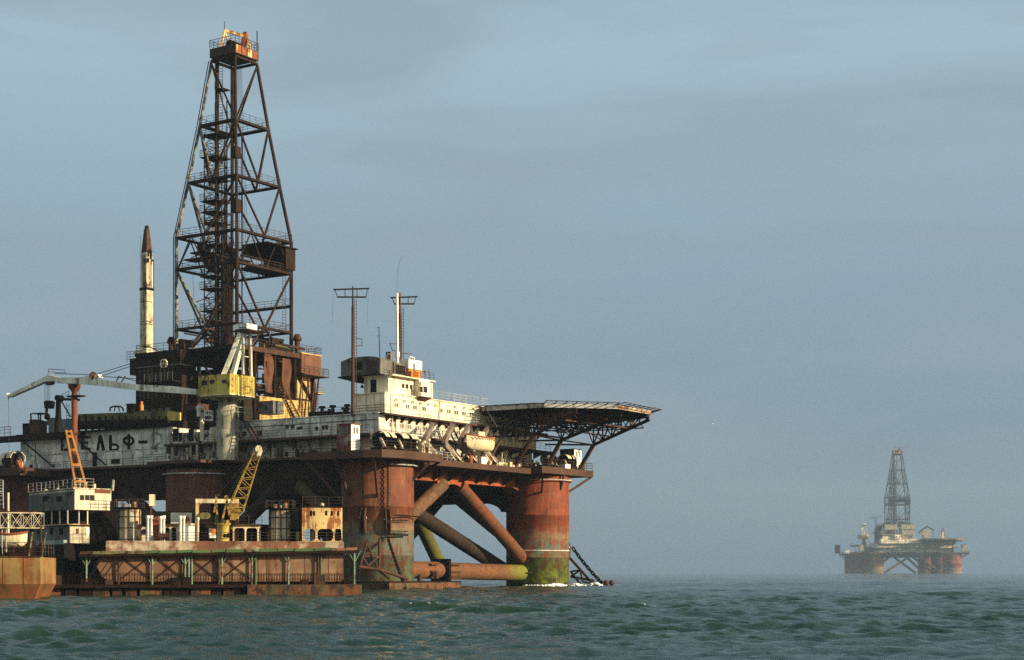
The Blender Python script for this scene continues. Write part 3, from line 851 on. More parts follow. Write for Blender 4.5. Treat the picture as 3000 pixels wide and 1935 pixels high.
for (p, q) in [(ru(718, 1235, -0.6), ru(756, 1296, -0.6))]:
    MB().stairs(p, q, 0.8, (1, 0, 0)).build('stairs', M['rust'], side)
# pipes and lockers packed into the recess
for i in range(26):
    v = RNG.uniform(25, 36.8); z = RNG.uniform(DECK, F1 - 1.0); h = RNG.uniform(0.6, 2.4)
    u = RNG.uniform(-0.2, H0 + 0.2)
    MB().tube((u, v, z), (u, v, min(z + h, F1 - .3)), RNG.choice([0.06, 0.09, 0.16, 0.3]), 8).build('vent_pipe', M[RNG.choice(['hull', 'hull_dirty', 'rust', 'white', 'black'])], side)
for i in range(7):
    v = 2 + i * 3.2 + RNG.uniform(-.6, .6)
    h = RNG.uniform(0.6, 1.7); w = RNG.uniform(0.5, 1.4)
    MB().box(H0 + 0.55, H0 + 1.21, v, v + w, DECK, DECK + h).build('locker', M[RNG.choice(['hull_dirty', 'black', 'grey', 'rust'])], side)
for (u, v, h, r) in [(0.2, 26.3, 2.4, 0.75), (0.6, 28.2, 2.0, 0.5)]:
    MB().lathe(u, v, [(r, F1), (r, F1 + h - 0.3), (r * 0.6, F1 + h)], 20).build('wall_tank', M['white'], side)

# ------------------------------------------------------------------ accommodation block with its lit right face
acc = thing(R, 'accommodation_block', 'tall cream white accommodation block with rows of small windows in full sun', 'rig building', (3.4, 1.5, DECK))
MB().box(1.7, 38.6, 1.0, 12, F1 + 0.02, F2 - 0.2).build('lower_storey', M['house'], acc)
MB().box(2.6, 38.4, 1.6, 12, DECK, F1 - 0.25).build('base_storey', M['white'], acc)
MB().box(3.4, 37.8, 1.5, 6.3, F2 + 0.02, ROOF).build('upper_storey', M['house'], acc)
MB().box(3.25, 37.9, 1.35, 6.4, ROOF, ROOF + 0.12).build('roof_edge', M['house'], acc)
MB().box(1.55, 40.2, 0.0, 6.9, F2 - 0.2, F2).build('walkway', M['rust'], acc)
MB().box(1.55, 40.5, -0.7, 1.6, F1 - 0.25, F1).build('walkway', M['rust'], acc)
for k in range(23):
    u = 3.0 + k * 1.62
    MB().slab([(u, 0.97, F2 - 0.21), (u, 0.05, F2 - 0.21), (u, 0.97, F2 - 1.0)], (0.07, 0, 0)).build('bracket', M['rust'], acc)
    if k % 2 == 0:
        MB().slab([(u, 1.56, F1 - 0.26), (u, -0.6, F1 - 0.26), (u, 1.56, F1 - 1.1)], (0.07, 0, 0)).build('bracket', M['rust'], acc)
for a, b in [(1.7, 13), (13, 25), (25, 40)]:
    MB().rail([(a, 0.08, F2), (b, 0.08, F2)], 1.05, 1.45, 3, 0.032, 0.10).build('railing', M['rail_pale'], acc)
    MB().rail([(a, -0.62, F1), (b, -0.62, F1)], 1.05, 1.5, 3, 0.032, 0.10).build('railing', M['rail_pale'], acc)
MB().rail([(13.3, 1.45, ROOF + 0.12), (27, 1.45, ROOF + 0.12)], 1.1, 1.3, 3, 0.035).build('railing', M['rail_pale'], acc)
MB().rail([(1.6, 0.3, F2), (1.6, 6.8, F2)], 1.05, 1.2, 3, 0.035).build('railing', M['rail'], acc)
def wport(px0, py0, px1, py1, v, name='window', mat='glass', root=acc):
    a, b = rv(px0, py1, v), rv(px1, py0, v)
    fr = MB().box(a[0] - 0.05, b[0] + 0.05, v - 0.045, v + 0.08, a[2] - 0.05, b[2] + 0.05).build(name, M['house'], root)
    MB().box(a[0], b[0], v - 0.06, v - 0.04, a[2], b[2]).build('pane', M[mat], fr)
UP = [(1155, 1182), (1188, 1187), (1210, 1189.5), (1237, 1193), (1286, 1198), (1309, 1201), (1331, 1204), (1354, 1207), (1376, 1209.5)]
for i, (x, y) in enumerate(UP):
    for k in (0, 6.2):
        wport(x + k, y + k * 0.1, x + k + 3.6, y + 10.5 + k * 0.1, 1.5, mat='glass' if (i * 2 + k) % 5 else 'glass_grey')
LOW = [(1172, 1243), (1195, 1246), (1218, 1249), (1241, 1252)]
wport(1141.5, 1239, 1144.5, 1250, 1.0); wport(1155, 1241, 1158, 1251, 1.0)
for x, y in LOW + [(1337, 1263), (1377, 1268), (1399, 1270), (1443, 1275), (1464, 1277), (1487, 1280), (1509, 1281)]:
    for k in (0, 6):
        wport(x + k, y + k * 0.08, x + k + 3.4, y + 11 + k * 0.08, 1.0, mat='glass' if k else 'glass_grey')
for x, y in [(1444, 1332), (1466, 1334), (1486, 1336), (1508, 1338)]:
    for k in (0, 6):
        wport(x + k, y, x + k + 4, y + 11, 1.6)
for (u, v, z) in [(4.2, 0.98, F1), (5.0, 0.98, F1), (4.6, 1.48, F2), (15.2, 1.48, F2)]:
    MB().tube((u, v - 0.06, z), (u, v - 0.06, z + (2.4 if z == F1 else 2.6)), 0.06, 8).build('downpipe', M['white'], acc)
for i, x in enumerate([1162, 1187, 1211, 1234, 1257, 1278, 1336, 1362]):
    c = rv(x, 1172 + i * 3.3, 1.25)
    MB().ball(c, 0.15, 8, 5).tube(c, (c[0], 1.5, c[2] + 0.15), 0.03, 4).build('wall_lamp', M['yellow'], acc)
for i, x in enumerate([1147, 1177, 1200, 1223, 1246]):
    c = rv(x, 1233 + i * 2.6, 0.8)
    MB().ball(c, 0.13, 8, 5).tube(c, (c[0], 1.0, c[2] + 0.12), 0.03, 4).build('wall_lamp', M['rust'], acc)
# bridge storey
MB().box(4.4, 12.0, 1.7, 5.6, ROOF + 0.13, 27.0).build('bridge_storey', M['house'], acc)
MB().box(4.25, 13.6, 0.9, 5.8, 27.0, 27.14).build('roof_edge', M['house'], acc)
mb = MB().prism([(10.0, 1.69), (10.0, 0.55), (12.5, 0.55), (13.2, 1.2), (13.2, 5.5), (12.0, 5.5), (12.0, 1.69)], ROOF + 0.12, 26.7)
mb.prism([(10.0, 1.69), (10.0, 0.9), (12.3, 0.9), (12.9, 1.4), (12.9, 5.5), (12.0, 5.5), (12, 1.69)], 26.7, 26.995)
wing = mb.build('bridge_wing', M['house'], acc)
MB().slab([(10.2, 0.6, ROOF + 0.11), (12.5, 0.6, ROOF + 0.11), (12.1, 1.45, ROOF - 0.4), (10.4, 1.45, ROOF - 0.4)], (0, 0.12, 0)).build('bracket', M['rust'], acc)
for (x0, y0, x1, y1) in [(1177, 1126, 1184, 1137), (1188, 1127, 1195, 1138), (1200, 1129, 1208, 1140)]:
    wport(x0, y0, x1, y1, 1.7)
for (x0, y0, x1, y1) in [(1228, 1134, 1237.5, 1149), (1240, 1134, 1251, 1150)]:
    wport(x0, y0, x1, y1, 0.55)
MB().slab([(12.62, 0.66, 25.5), (13.12, 1.11, 25.5), (13.12, 1.11, 26.5), (12.62, 0.66, 26.5)], (0.03, -0.03, 0)).build('window', M['glass'], acc)
d = MB().box(4.33, 4.5, 3.6, 4.5, ROOF + 0.2, 26.6).build('doorway', M['black'], acc)
for p, q in [((1312, 1240), (1338, 1292))]:
    MB().stairs(rv(*p, -0.5), rv(*q, -0.9), 0.8, (0, 1, 0)).build('stairs', M['rust'], acc)

# lookout cabin, smoke stained, round roofed, on the bridge roof
cab = thing(R, 'deck_cabin', 'smoke blackened grey cabin with a rounded roof on top of the bridge', 'cabin', (5.0, 5.0, 27.14))
prof = [(2.2, 27.16), (2.2, 29.0)] + [(2.2 + 3.0 * (1 - math.cos(t)) , 29.0 + 0.55 * math.sin(t)) for t in [0.4, 0.8, 1.2, 1.57]] + [(7.2, 29.5), (8.6, 29.1), (8.6, 27.16)]
MB().slab([(3.4, v, z) for v, z in prof], (2.6, 0, 0)).build('cabin_wall', M['grey'], cab)
MB().box(6.0, 8.8, 2.0, 4.6, 27.16, 28.9).build('side_room', M['grey'], cab, 'scorched side room open to the sun')
MB().box(3.33, 3.42, 5.1, 6.4, 27.9, 28.9).build('window', M['black'], cab)
MB().box(3.3, 3.42, 2.3, 4.4, 27.3, 29.0).build('panel', M['rail'], cab)
MB().box(6.4, 8.3, 1.93, 2.02, 27.5, 28.6).build('broken_opening', M['black'], cab)
MB().box(3.0, 8.9, 2.1, 8.9, 27.142, 27.158).build('floor_edge', M['rust_dark'], cab)
MB().slab([(3.2, 5.8, 27.15), (3.2, 8.9, 27.15), (3.2, 8.9, 27.0), (3.2, 5.8, 26.2)], (2.2, 0, 0)).build('bracket', M['rust_dark'], cab)
# white and orange container on the bridge roof
box_ = thing(R, 'equipment_shelter', 'bright white and orange equipment shelter on the bridge roof', 'equipment shelter', (10.0, 2.4, 27.14))
pL, pR_ = rv(1197, 1110, 1.6), rv(1236, 1110, 1.6)
u0, u1 = pL[0], pR_[0]
MB().box(u0, u1, 1.6, 3.4, 27.15, 28.35).build('lower_half', M['orange_paint'], box_, 'orange lower half')
MB().box(u0 - 0.02, u1 + 0.02, 1.58, 3.42, 28.35, 29.55).build('upper_half', M['clean_white'], box_, 'white upper half')
MB().box(u0 + 0.95, u0 + 1.35, 1.55, 1.6, 27.9, 29.1).build('door', M['grey'], box_)
MB().path([(u0 + 0.8, 2, 29.55), (u0 + 0.8, 2, 29.95), (u0 + 1.8, 2, 29.95), (u0 + 1.8, 2, 29.55)], 0.06, 6).build('lifting_frame', M['clean_white'], box_)
for i in range(3):
    MB().tube((u0 + 0.2 + i * 0.7, 1.3, 27.15), (u0 + 0.2 + i * 0.7, 1.3, 27.95), 0.25, 12).build('drum', M['orange_paint'], box_)
MB().rail([(9.4, 1.0, 27.14), (13.4, 1.0, 27.14)], 1.0, 1.0, 3, 0.03).build('railing', M['rail'], acc)
MB().rail([(4.4, 1.2, 27.14), (9.4, 1.2, 27.14)], 1.0, 1.2, 3, 0.03).build('railing', M['rail'], acc)
for k, (px, ptop) in enumerate([(1246, 1086), (1258, 1080)]):
    b = rv(px, 1117, 2.0)
    t = rv(px - 2, ptop, 2.0)
    mb = MB().tube(b, t, 0.04, 5)
    if k == 0:
        mb.ball((t[0], t[1], t[2] - 0.15), 0.16, 8, 6)
    solo(R, mb, ['signal_lamp', 'rod_antenna'][k], M['rail'], ['short pole with a small round signal lamp on the bridge wing roof', 'thin short rod antenna at the end of the bridge wing roof'][k], ['lamp', 'antenna'][k], b)
# ------------------------------------------------------------------ drilling derrick
DU, DV = 18.0, 40.3
LV = [34.0, 37.3, 46.0, 50.6, 58.7, 67.1, 76.7]
LW = [11.75, 11.75, 11.75, 11.75, 9.35, 7.0, 4.6]
der = thing(R, 'derrick', 'tall rusty lattice drilling derrick in the middle of the near rig', 'derrick', (DU, DV, 33.6))
SG = [(-1, 1), (-1, -1), (1, -1), (1, 1)]           # left, front, right, back corner as seen
def cor(k, i):
    return Vector((DU + SG[k][0] * LW[i] / 2, DV + SG[k][1] * LW[i] / 2, LV[i]))
for k in range(4):
    mt = 'derrick_grey' if k == 0 else 'derrick'
    mb = MB()
    for i in range(6):
        mb.tube(cor(k, i), cor(k, i + 1), 0.29 - 0.016 * i, 12)
    mb.build('leg', M[mt], der, 'leg with flaking pale grey paint' if k == 0 else None)
for i in range(1, 7):
    for k in range(4):
        p, q = cor(k, i), cor((k + 1) % 4, i)
        MB().beam(p, q, 0.32, 0.34).build('girt', M['derrick_grey' if k == 3 and i > 3 else 'derrick'], der)
        if i < 6:
            o = (p + q) / 2 - Vector((DU, DV, LV[i])); o.z = 0; o.normalize()
            h = -0.45
            z = Vector((0, 0, 0.22))
            MB().beam(p + o * h - z * 0.2, q + o * h - z * 0.2, 0.8, 0.06).build('girt_walkway', M['derrick'], der)
            MB().rail([p + o * 0.12, q + o * 0.12], 1.15, 1.3, 3, 0.035).build('railing', M['rail'], der)
def br(p, q, r=0.2, mt='derrick'):
    MB().tube(p, q, r, 10).build('brace', M[mt], der)
for k in range(4):
    j = (k + 1) % 4
    mt = 'derrick_grey' if k in (0, 3) else 'derrick'
    mid = lambda i: (cor(k, i) + cor(j, i)) / 2
    for i in (1, 3, 4):                         # V panels: both upper corners to the middle below
        g = mt if k == 3 or (k == 0 and i != 1) else 'derrick'
        br(cor(k, i + 1), mid(i), 0.17, 'derrick_grey' if k == 0 else g)
        br(cor(j, i + 1), mid(i), 0.17, 'derrick' if k == 0 else g)
    for t in (0, 0.5):                          # small W panel at the racking level
        br(cor(k, 3).lerp(cor(j, 3), t + 0.25), cor(k, 2).lerp(cor(j, 2), t + 0.02), 0.10)
        br(cor(k, 3).lerp(cor(j, 3), t + 0.25), cor(k, 2).lerp(cor(j, 2), t + 0.48), 0.10)
    br(mid(1), cor(k, 0).lerp(cor(j, 0), 0.18), 0.2, mt)
    br(mid(1), cor(k, 0).lerp(cor(j, 0), 0.82), 0.2)
    if k == 2:
        a, b = cor(k, 1).lerp(cor(k, 2), 0.45), cor(j, 1).lerp(cor(j, 2), 0.45)
        MB().beam(a, b, 0.4, 0.4).build('girt', M['derrick'], der)
        MB().rail([a, b], 1.15, 1.3, 3, 0.035).build('railing', M['rail'], der)
for a, b in ((0, 1), (0, 3), (2, 1), (2, 3)):
    br(cor(a, 6) - Vector((0, 0, .5)), cor(b, 5), 0.14, 'derrick_grey' if a == 0 and b == 3 else 'derrick')
# dead-line pipes on the left leg, ladder on the right leg
off = Vector((-0.22, 0.36, 0))
MB().path([cor(0, i) + off for i in range(7)], 0.07, 6).build('standpipe', M['black'], der)
off = Vector((-0.05, 0.5, 0))
MB().path([cor(0, i) + off for i in range(4)], 0.06, 6).build('standpipe', M['black'], der)
mb = MB()
for i in range(3, 6):
    mb.ladder(cor(2, i) + Vector((0.4, 0.3, 0)), cor(2, i + 1) + Vector((0.4, 0.3, 0)), 0.45, (0.7, -0.7, 0), 0.03)
mb.build('ladder', M['rail'], der)
MB().ladder((DU + 4.6, DV - 5.6, 37.4), (DU + 4.6, DV - 5.6, 45.6), 0.7, (1, 0, 0), 0.04).build('ladder', M['rail'], der)
# crown: platform, railing, sheaves and gin pole
hw = 2.5
MB().box(DU - hw, DU + hw, DV - hw, DV + hw, 77.1, 78.4).build('crown_platform', M['rust'], der)
for k in range(4):
    u = DU - hw + 0.2 + k * 1.2
    MB().box(u, u + 0.95, DV - hw - 0.03, DV - hw + 0.02, 77.2, 78.3).build('crown_panel', M['rust_house'] if k % 2 == 0 else M['orange'], der)
MB().rail([(DU - hw, DV + hw, 78.4), (DU - hw, DV - hw, 78.4), (DU + hw, DV - hw, 78.4), (DU + hw, DV + hw, 78.4), (DU - hw, DV + hw, 78.4)], 1.25, 0.8, 3, 0.045).build('railing', M['rail'], der)
ap1, ap2 = (DU - 1.0, DV + 1.0, 81.3), (DU + 1.3, DV - 1.3, 80.5)
for a, b in (((DU - 2.2, DV + 0.6, 78.4), ap1), ((DU - 0.6, DV + 2.0, 78.4), ap1), ((DU - 0.2, DV + 0.2, 78.4), ap1), ((DU + 2.4, DV - 1.2, 78.4), ap2), ((DU + 0.6, DV - 2.2, 78.4), ap2)):
    MB().beam(a, b, 0.28, 0.28).build('gin_pole_leg', M['rust_house'], der)
MB().beam(ap1, ap2, 0.35, 0.4).build('gin_pole_beam', M['rust_house'], der)
MB().beam((DU + 0.4, DV - 1.2, 78.4), (DU + 1.5, DV - 0.9, 81.2), 0.6, 0.7).build('crown_hoist', M['orange'], der)
for k in range(5):
    MB().tube((DU - 1.3 + k * 0.5, DV - 0.2, 78.9), (DU - 1.15 + k * 0.5, DV - 0.2, 78.9), 0.75, 18).build('crown_sheave', M['rust_dark'], der)
MB().tube((DU + hw, DV - hw + .3, 77.5), (DU + hw, DV - hw + .3, 81.6), 0.08, 6).build('lightning_rod', M['black'], der)
MB().tube(ap1, (ap1[0], ap1[1], 82.6), 0.05, 5).build('lightning_rod', M['black'], der)
# inside: guide rails, hoist cables, the stair tower and pipe stand
for (u, v, r, z1, mt) in [(-1.6, 1.9, 0.30, 76.9, 'derrick'), (-0.15, 0.4, 0.15, 76.9, 'derrick'), (-0.9, 1.0, 0.12, 66, 'rail'), (0.9, -0.7, 0.10, 66, 'derrick')]:
    MB().tube((DU + u, DV + v, 34), (DU + u, DV + v, z1), r, 8).build('guide_rail', M[mt], der)
for k in range(6):
    MB().tube((DU + 0.2 + 0.25 * k, DV - 0.6 - .18 * k, 46), (DU + 0.1 + 0.1 * k, DV - 0.3 - .1 * k, 77), 0.03, 4).build('hoist_cable', M['black'], der)
tw = MB()
cx, cy, h = DU - 1.9, DV + 1.9, 1.15
for a, b in SG:
    tw.tube((cx + a * h, cy + b * h, 34), (cx + a * h, cy + b * h, 71 if (a, b) != (-1, 1) else 66), 0.09, 6)
z = 34.0; k = 0
while z < 66:
    for i in range(4):
        p, q = SG[i], SG[(i + 1) % 4]
        A, B = (cx + p[0] * h, cy + p[1] * h), (cx + q[0] * h, cy + q[1] * h)
        tw.tube((*A, z), (*B, z), 0.06, 4)
        tw.tube((*A, z), (*B, z + 1.6), 0.045, 4)
        tw.tube((*B, z), (*A, z + 1.6), 0.045, 4)
    z += 1.6; k += 1
tw.build('stair_tower', M['derrick'], der)
for z in (36, 38.4, 40, 43.2, 45, 48, 49.6, 52.8, 54.4, 56, 59.2, 62.4, 65.6, 72.5):
    q_ = 1.6 if z < 66 else 0.8
    cx2 = cx if z < 66 else DU - 1.2
    cy2 = cy if z < 66 else DV + 1.2
    MB().box(cx2 - q_, cx2 + q_, cy2 - q_, cy2 + q_, z, z + 0.12).build('landing', M['derrick'], der)
    MB().rail([(cx2 - q_, cy2 - q_, z), (cx2 - q_, cy2 + q_, z), (cx2 + q_, cy2 + q_, z)], 1.1, 0.9, 3, 0.035).build('railing', M['rail'], der)
MB().ladder((cx + 0.6, cy - 0.4, 66), (cx + 0.6, cy - 0.4, 76.5), 0.6, (1, -1, 0), 0.045).build('ladder', M['derrick'], der)
# drill pipe racked against the tower
for k in range(28):
    u, v = DU - 2.6 + 0.30 * (k % 7), DV - 0.2 + 0.34 * (k // 7)
    MB().tube((u, v, 34), (u + RNG.uniform(-.15, .15), v, RNG.uniform(46, 64)), 0.07, 6).build('drill_pipe', M['derrick'], der)
MB().box(DU - 4.5, DU + 5.5, DV + 1.5, DV + 4.5, 48.4, 48.6).build('racking_board_floor', M['rust_dark'], der)
MB().box(DU - 5.8, DU - 3.5, DV - 2, DV + 4.5, 47.2, 47.4).build('racking_board_floor', M['rust_dark'], der)
MB().box(DU - 2, DU + 5.8, DV + 4.4, DV + 4.7, 48.0, 49.4).build('racking_board_wall', M['rust_dark'], der)
for k in range(7):
    u_, v_, z_ = DU + RNG.uniform(-4.5, 0.5), DV + RNG.uniform(0, 4), RNG.uniform(45.5, 50)
    MB().box(u_ - .8, u_ + .8, v_ - .6, v_ + .6, z_, z_ + RNG.uniform(.3, 1.2)).build('racking_board_locker', M['rust_dark'], der)
for k in range(40):       # loose scaffold members around the racking level
    z = RNG.uniform(36, 54)
    a = Vector((DU + RNG.uniform(-4, 1), DV + RNG.uniform(-1, 4), z))
    b = a + Vector((RNG.uniform(-2.2, 2.2), RNG.uniform(-2.2, 2.2), RNG.uniform(-1.8, 1.8)))
    MB().tube(a, b, 0.07, 5).build('scaffold_bar', M['derrick'], der)
# racking board: dark open box on the right
MB().box(DU - 0.5, DU + 6.0, DV - 5.6, DV - 1.2, 46.1, 46.35).build('racking_board_floor', M['rust_dark'], der)
MB().box(DU - 0.3, DU + 6.3, DV - 2.2, DV - 1.9, 48.0, 49.5).build('racking_board_wall', M['rust_dark'], der)
MB().box(DU + 4.2, DU + 6.3, DV - 6.3, DV - 1.9, 46.5, 49.5).build('racking_board_cabin', M['derrick'], der)
MB().box(DU - 0.3, DU + 6.6, DV - 6.6, DV - 1.7, 49.6, 49.75).build('racking_board_roof', M['rust_dark'], der)
for k in range(9):
    u = DU - 0.2 + k * 0.55
    MB().beam((u, DV - 5.4, 46.5), (u, DV - 2.3, 46.5), 0.12, 0.14).build('racking_finger', M['derrick'], der)
# derrick guy cables and the hook that hangs from the left girt
for p, q in [(cor(0, 2) + Vector((1.8, -1.5, 0)), cor(0, 1) + Vector((2.0, -1.8, 0))), (cor(2, 6), cor(2, 5) + Vector((1, 1, 1))), (cor(2, 5), cor(2, 3) + Vector((0.6, .6, 1)))]:
    MB().tube(p, q, 0.03, 4).build('tag_line', M['black'], der)
for (u, v, z, s) in [(DU - 6.3, DV - 5.9, 54.0, 1.9), (DU - 6.2, DV - 6.1, 62, 1.6)]:
    k = cor(1, 3).lerp(cor(1, 4), (z - LV[3]) / (LV[4] - LV[3])) if z < 58 else cor(1, 4).lerp(cor(1, 5), (z - LV[4]) / (LV[5] - LV[4]))
    MB().box(k.x - 0.65, k.x + 0.45, k.y - 0.5, k.y + 0.5, z - s / 2, z + s / 2).build('junction_box', M['derrick'], der)

# ------------------------------------------------------------------ drill floor and the sheds below the derrick
fl_ = thing(R, 'drill_floor', 'dark cluttered drill floor with hanging rusted wind walls under the derrick', 'drill floor', (16.5, 40.5, 22))
MB().box(7.8, 25.2, 30.6, 50.2, 33.1, 33.6).build('floor_slab', M['rust_dark'], fl_)
MB().beam((7.8, 30.5, 33.3), (25.2, 30.5, 33.3), 0.2, 0.7).build('floor_edge', M['rust'], fl_)
for (u, v) in [(8.2, 31), (12, 31), (16.2, 31), (20.6, 31), (24.8, 31), (8.2, 38), (8.2, 44), (8.2, 50), (24.8, 38), (24.8, 44), (24.8, 50), (16, 50)]:
    MB().tube((u, v, 22), (u, v, 33.1), 0.28, 8).build('post', M['rust_dark'], fl_)
for a, b in [((8.2, 31, 23), (8.2, 38, 32.5)), ((8.2, 44, 23), (8.2, 38, 32.5)), ((24.8, 38, 24), (24.8, 44, 32)), ((20.6, 31, 31.5), (24.8, 31, 27)), ((12, 31, 24), (16.2, 31, 30))]:
    MB().beam(a, b, 0.25, 0.25).build('brace', M['rust_dark'], fl_)
def curtain(p0, p1, v, name='wind_wall', mt='curtain'):
    """hanging corrugated sheet, gently buckled"""
    a, b = rv(p0[0], p0[1], v), rv(p1[0], p1[1], v)
    n, m = 16, 10
    mb = MB(); vs_, fs = [], []
    for j in range(m + 1):
        for i in range(n + 1):
            t, s = i / n, j / m
            vs_.append((a[0] + (b[0] - a[0]) * t + 0.12 * math.sin(s * 7), v + 0.08 * (i % 2) + 0.16 * math.sin(s * 5 + t * 3), a[2] + (b[2] - a[2]) * s))
    for j in range(m):
        for i in range(n):
            k = j * (n + 1) + i
            fs.append((k, k + 1, k + n + 2, k + n + 1))
    mb._add(vs_, fs)
    nv = len(vs_)
    mb._add([(x, y + 0.04, z) for x, y, z in vs_], [tuple(reversed(f)) for f in fs])
    return mb.build(name, M[mt], fl_)
curtain((775, 1041), (799, 1152), 30.4)
curtain((828, 1049), (851, 1160), 30.4)
# brown shed on the right corner, yellow tank walls beneath
sh = MB().box(21.2, 25.6, 30.2, 36, 30.9, 33.7).build('shed', M['curtain'], fl_)
MB().box(21.1, 25.7, 30.1, 36.1, 33.7, 33.85).build('shed_roof', M['yellow_wall'], sh)
MB().box(20.9, 26.6, 29.4, 36, 30.6, 30.75).build('gallery', M['rust'], fl_)
MB().rail([(20.9, 29.5, 30.75), (26.5, 29.5, 30.75), (26.5, 36, 30.75)], 1.1, 1.0, 3, 0.04).build('railing', M['rail'], fl_)
MB().rail([(21.2, 30.2, 33.85), (25.6, 30.2, 33.85), (25.6, 36, 33.85)], 1.1, 1.0, 3, 0.04).build('railing', M['rail'], fl_)
MB().box(20.9, 25.0, 31.3, 37, 22.0, 30.58).build('tank_wall', M['yellow_wall'], fl_, 'tall rust stained yellow wall in the sun')
MB().box(12.5, 20.9, 30.5, 34, 22.0, 26.8).build('tank_wall', M['yellow_wall'], fl_)
for u in (21.2, 22.6, 24.0, 24.9):
    MB().beam((u, 31.2, 22.1), (u + 0.4, 30.4, 30.5), 0.16, 0.2).build('stay', M['rust'], fl_)
MB().beam((20.9, 31.2, 27.2), (24.9, 31.2, 27.2), 0.18, 0.2).build('stay', M['rust'], fl_)
for z, u1 in ((28.3, 27.2), (24.6, 28.2)):
    MB().box(24.9, u1, 30.8, 34, z, z + 0.15).build('balcony', M['yellow_wall'], fl_)
    MB().rail([(25, 30.9, z), (u1, 30.9, z), (u1, 34, z)], 1.1, 0.8, 3, 0.035).build('railing', M['rail_pale'], fl_)
MB().ladder((25.6, 31, 22), (25.6, 31, 30), 0.5, (0, 1, 0), 0.045).build('ladder', M['rail'], fl_)
MB().stairs((16.6, 30.1, 28.6), (21.4, 29.7, 22.1), 0.9, (0, 1, 0)).build('stairs', M['rust'], fl_)
MB().box(9.3, 14.0, 33.5, 49.5, 22, 30.6).build('engine_room', M['black'], fl_)
MB().box(14.0, 17.0, 40, 49.5, 22, 29.5).build('engine_room', M['black'], fl_)
# dark shed under the left edge with window strips
MB().box(6.0, 9.2, 39.5, 47.7, 22, 31.2).build('pump_house', M['rust_dark'], fl_)
MB().slab([(6.0, 47.7, 31.2), (6.0, 39.5, 31.2), (6.0, 39.5, 33.3), (6.0, 44.2, 33.3)], (3.2, 0, 0)).build('pump_house_gable', M['rust_dark'], fl_)
MB().box(5.8, 9.3, 39.4, 47.9, 31.1, 31.25).build('eaves', M['grey'], fl_)
for k in range(9):
    v = 47.2 - k * 0.8
    MB().box(5.93, 6.01, v, v + 0.12, 26.6, 30.9).build('cladding_strip', M['grey'], fl_)
for k in range(4):
    MB().box(5.95, 6.02, 45.6 - k * 1.4, 46.5 - k * 1.4, 23.0, 25.2).build('window', M['grey'], fl_)
MB().box(4.0, 6.0, 39, 44.5, 28.6, 28.75).build('gallery', M['rust_dark'], fl_)
MB().rail([(4.05, 39, 28.75), (4.05, 44.5, 28.75)], 1.1, 1.1, 3, 0.04).build('railing', M['grey'], fl_)
whl = MB()
c = ru(480, 1066, 5.4)
for k in range(28):
    a0, a1_ = 2 * PI * k / 28, 2 * PI * (k + 1) / 28
    whl.beam((c[0], c[1] + 0.6 * math.cos(a0), c[2] + 0.6 * math.sin(a0)), (c[0], c[1] + 0.6 * math.cos(a1_), c[2] + 0.6 * math.sin(a1_)), 0.2, 0.12)
for k in range(4):
    a0 = PI / 2 * k
    whl.beam(c, (c[0], c[1] + 0.6 * math.cos(a0), c[2] + 0.6 * math.sin(a0)), 0.1, 0.1)
whl.tube((c[0] - .1, c[1], c[2]), (c[0] + .6, c[1], c[2]), 0.13, 10)
solo(R, whl, 'sheave_wheel', M['cream'], 'pale spoked wheel mounted on the dark shed left of the derrick', 'wheel', c)
MB().rail([(7.9, 50, 33.6), (7.9, 31, 33.6), (25, 31, 33.6)], 1.15, 1.3, 3, 0.04).build('railing', M['rail'], fl_)
MB().rail([(25, 50, 33.6), (8, 50, 33.6)], 1.15, 1.3, 3, 0.04).build('railing', M['rail'], fl_)
for k in range(80):       # drill floor machinery: pipes, valves, hoses
    a = Vector((RNG.uniform(6.8, 14), RNG.uniform(31, 49), RNG.uniform(26, 36.5)))
    if k > 30:
        a = Vector((RNG.uniform(9, 22), RNG.uniform(30.4, 33), RNG.uniform(27, 33)))
        if a.x > 15.2: a.z = RNG.uniform(31.5, 35)
    ax = RNG.choice([(1, 0, 0), (0, 1, 0), (0, 0, 1), (0, 1, 0.4)])
    b = a + Vector(ax) * RNG.uniform(1.0, 3.6)
    MB().tube(a, b, RNG.choice([0.07, 0.1, 0.16, 0.3]), 8).build('pipework', M[RNG.choice(['rust', 'rust_dark', 'derrick', 'black', 'rust', 'olive', 'boom'])], fl_)
for (u, v, z0, z1, s, mt) in [(19, 34, 33.6, 35.8, 2.6, 'derrick'), (22.5, 34.5, 33.6, 35.2, 1.8, 'rust_dark'), (12, 36, 33.6, 35.4, 2.4, 'rust_dark'), (14, 47, 33.6, 36, 2.6, 'rust_dark'), (21.6, 45, 33.6, 36.2, 3, 'derrick'), (10.4, 43, 33.6, 34.8, 1.6, 'derrick')]:
    MB().box(u - s / 2, u + s / 2, v - s / 2, v + s / 2, z0, z1).build('machine_cabin', M[mt], fl_)

# exhaust stacks
def stack(label, px, ybase, ytop, v, yb=None):
    b = rv(px, ybase, v); t = rv(px, ytop, v)
    st = thing(R, 'exhaust_stack', label, 'exhaust stack', b, 'mushroom topped exhaust stacks')
    MB().lathe(b[0], b[1], [(0.42, b[2]), (0.42, t[2] - 0.7)], 16).build('pipe', M['rust'], st)
    MB().lathe(b[0], b[1], [(0.46, t[2] - 1.0), (0.64, t[2] - 0.95), (0.62, t[2] - 0.55), (0.36, t[2]), (0.2, t[2] + .02)], 16).build('cowl', M['rust'], st)
stack('rusty mushroom topped exhaust stack at the right foot of the derrick', 871, 1055, 980, 33)
stack('rusty mushroom topped exhaust stack at the left foot of the derrick', 502, 1042, 988, 47.5)

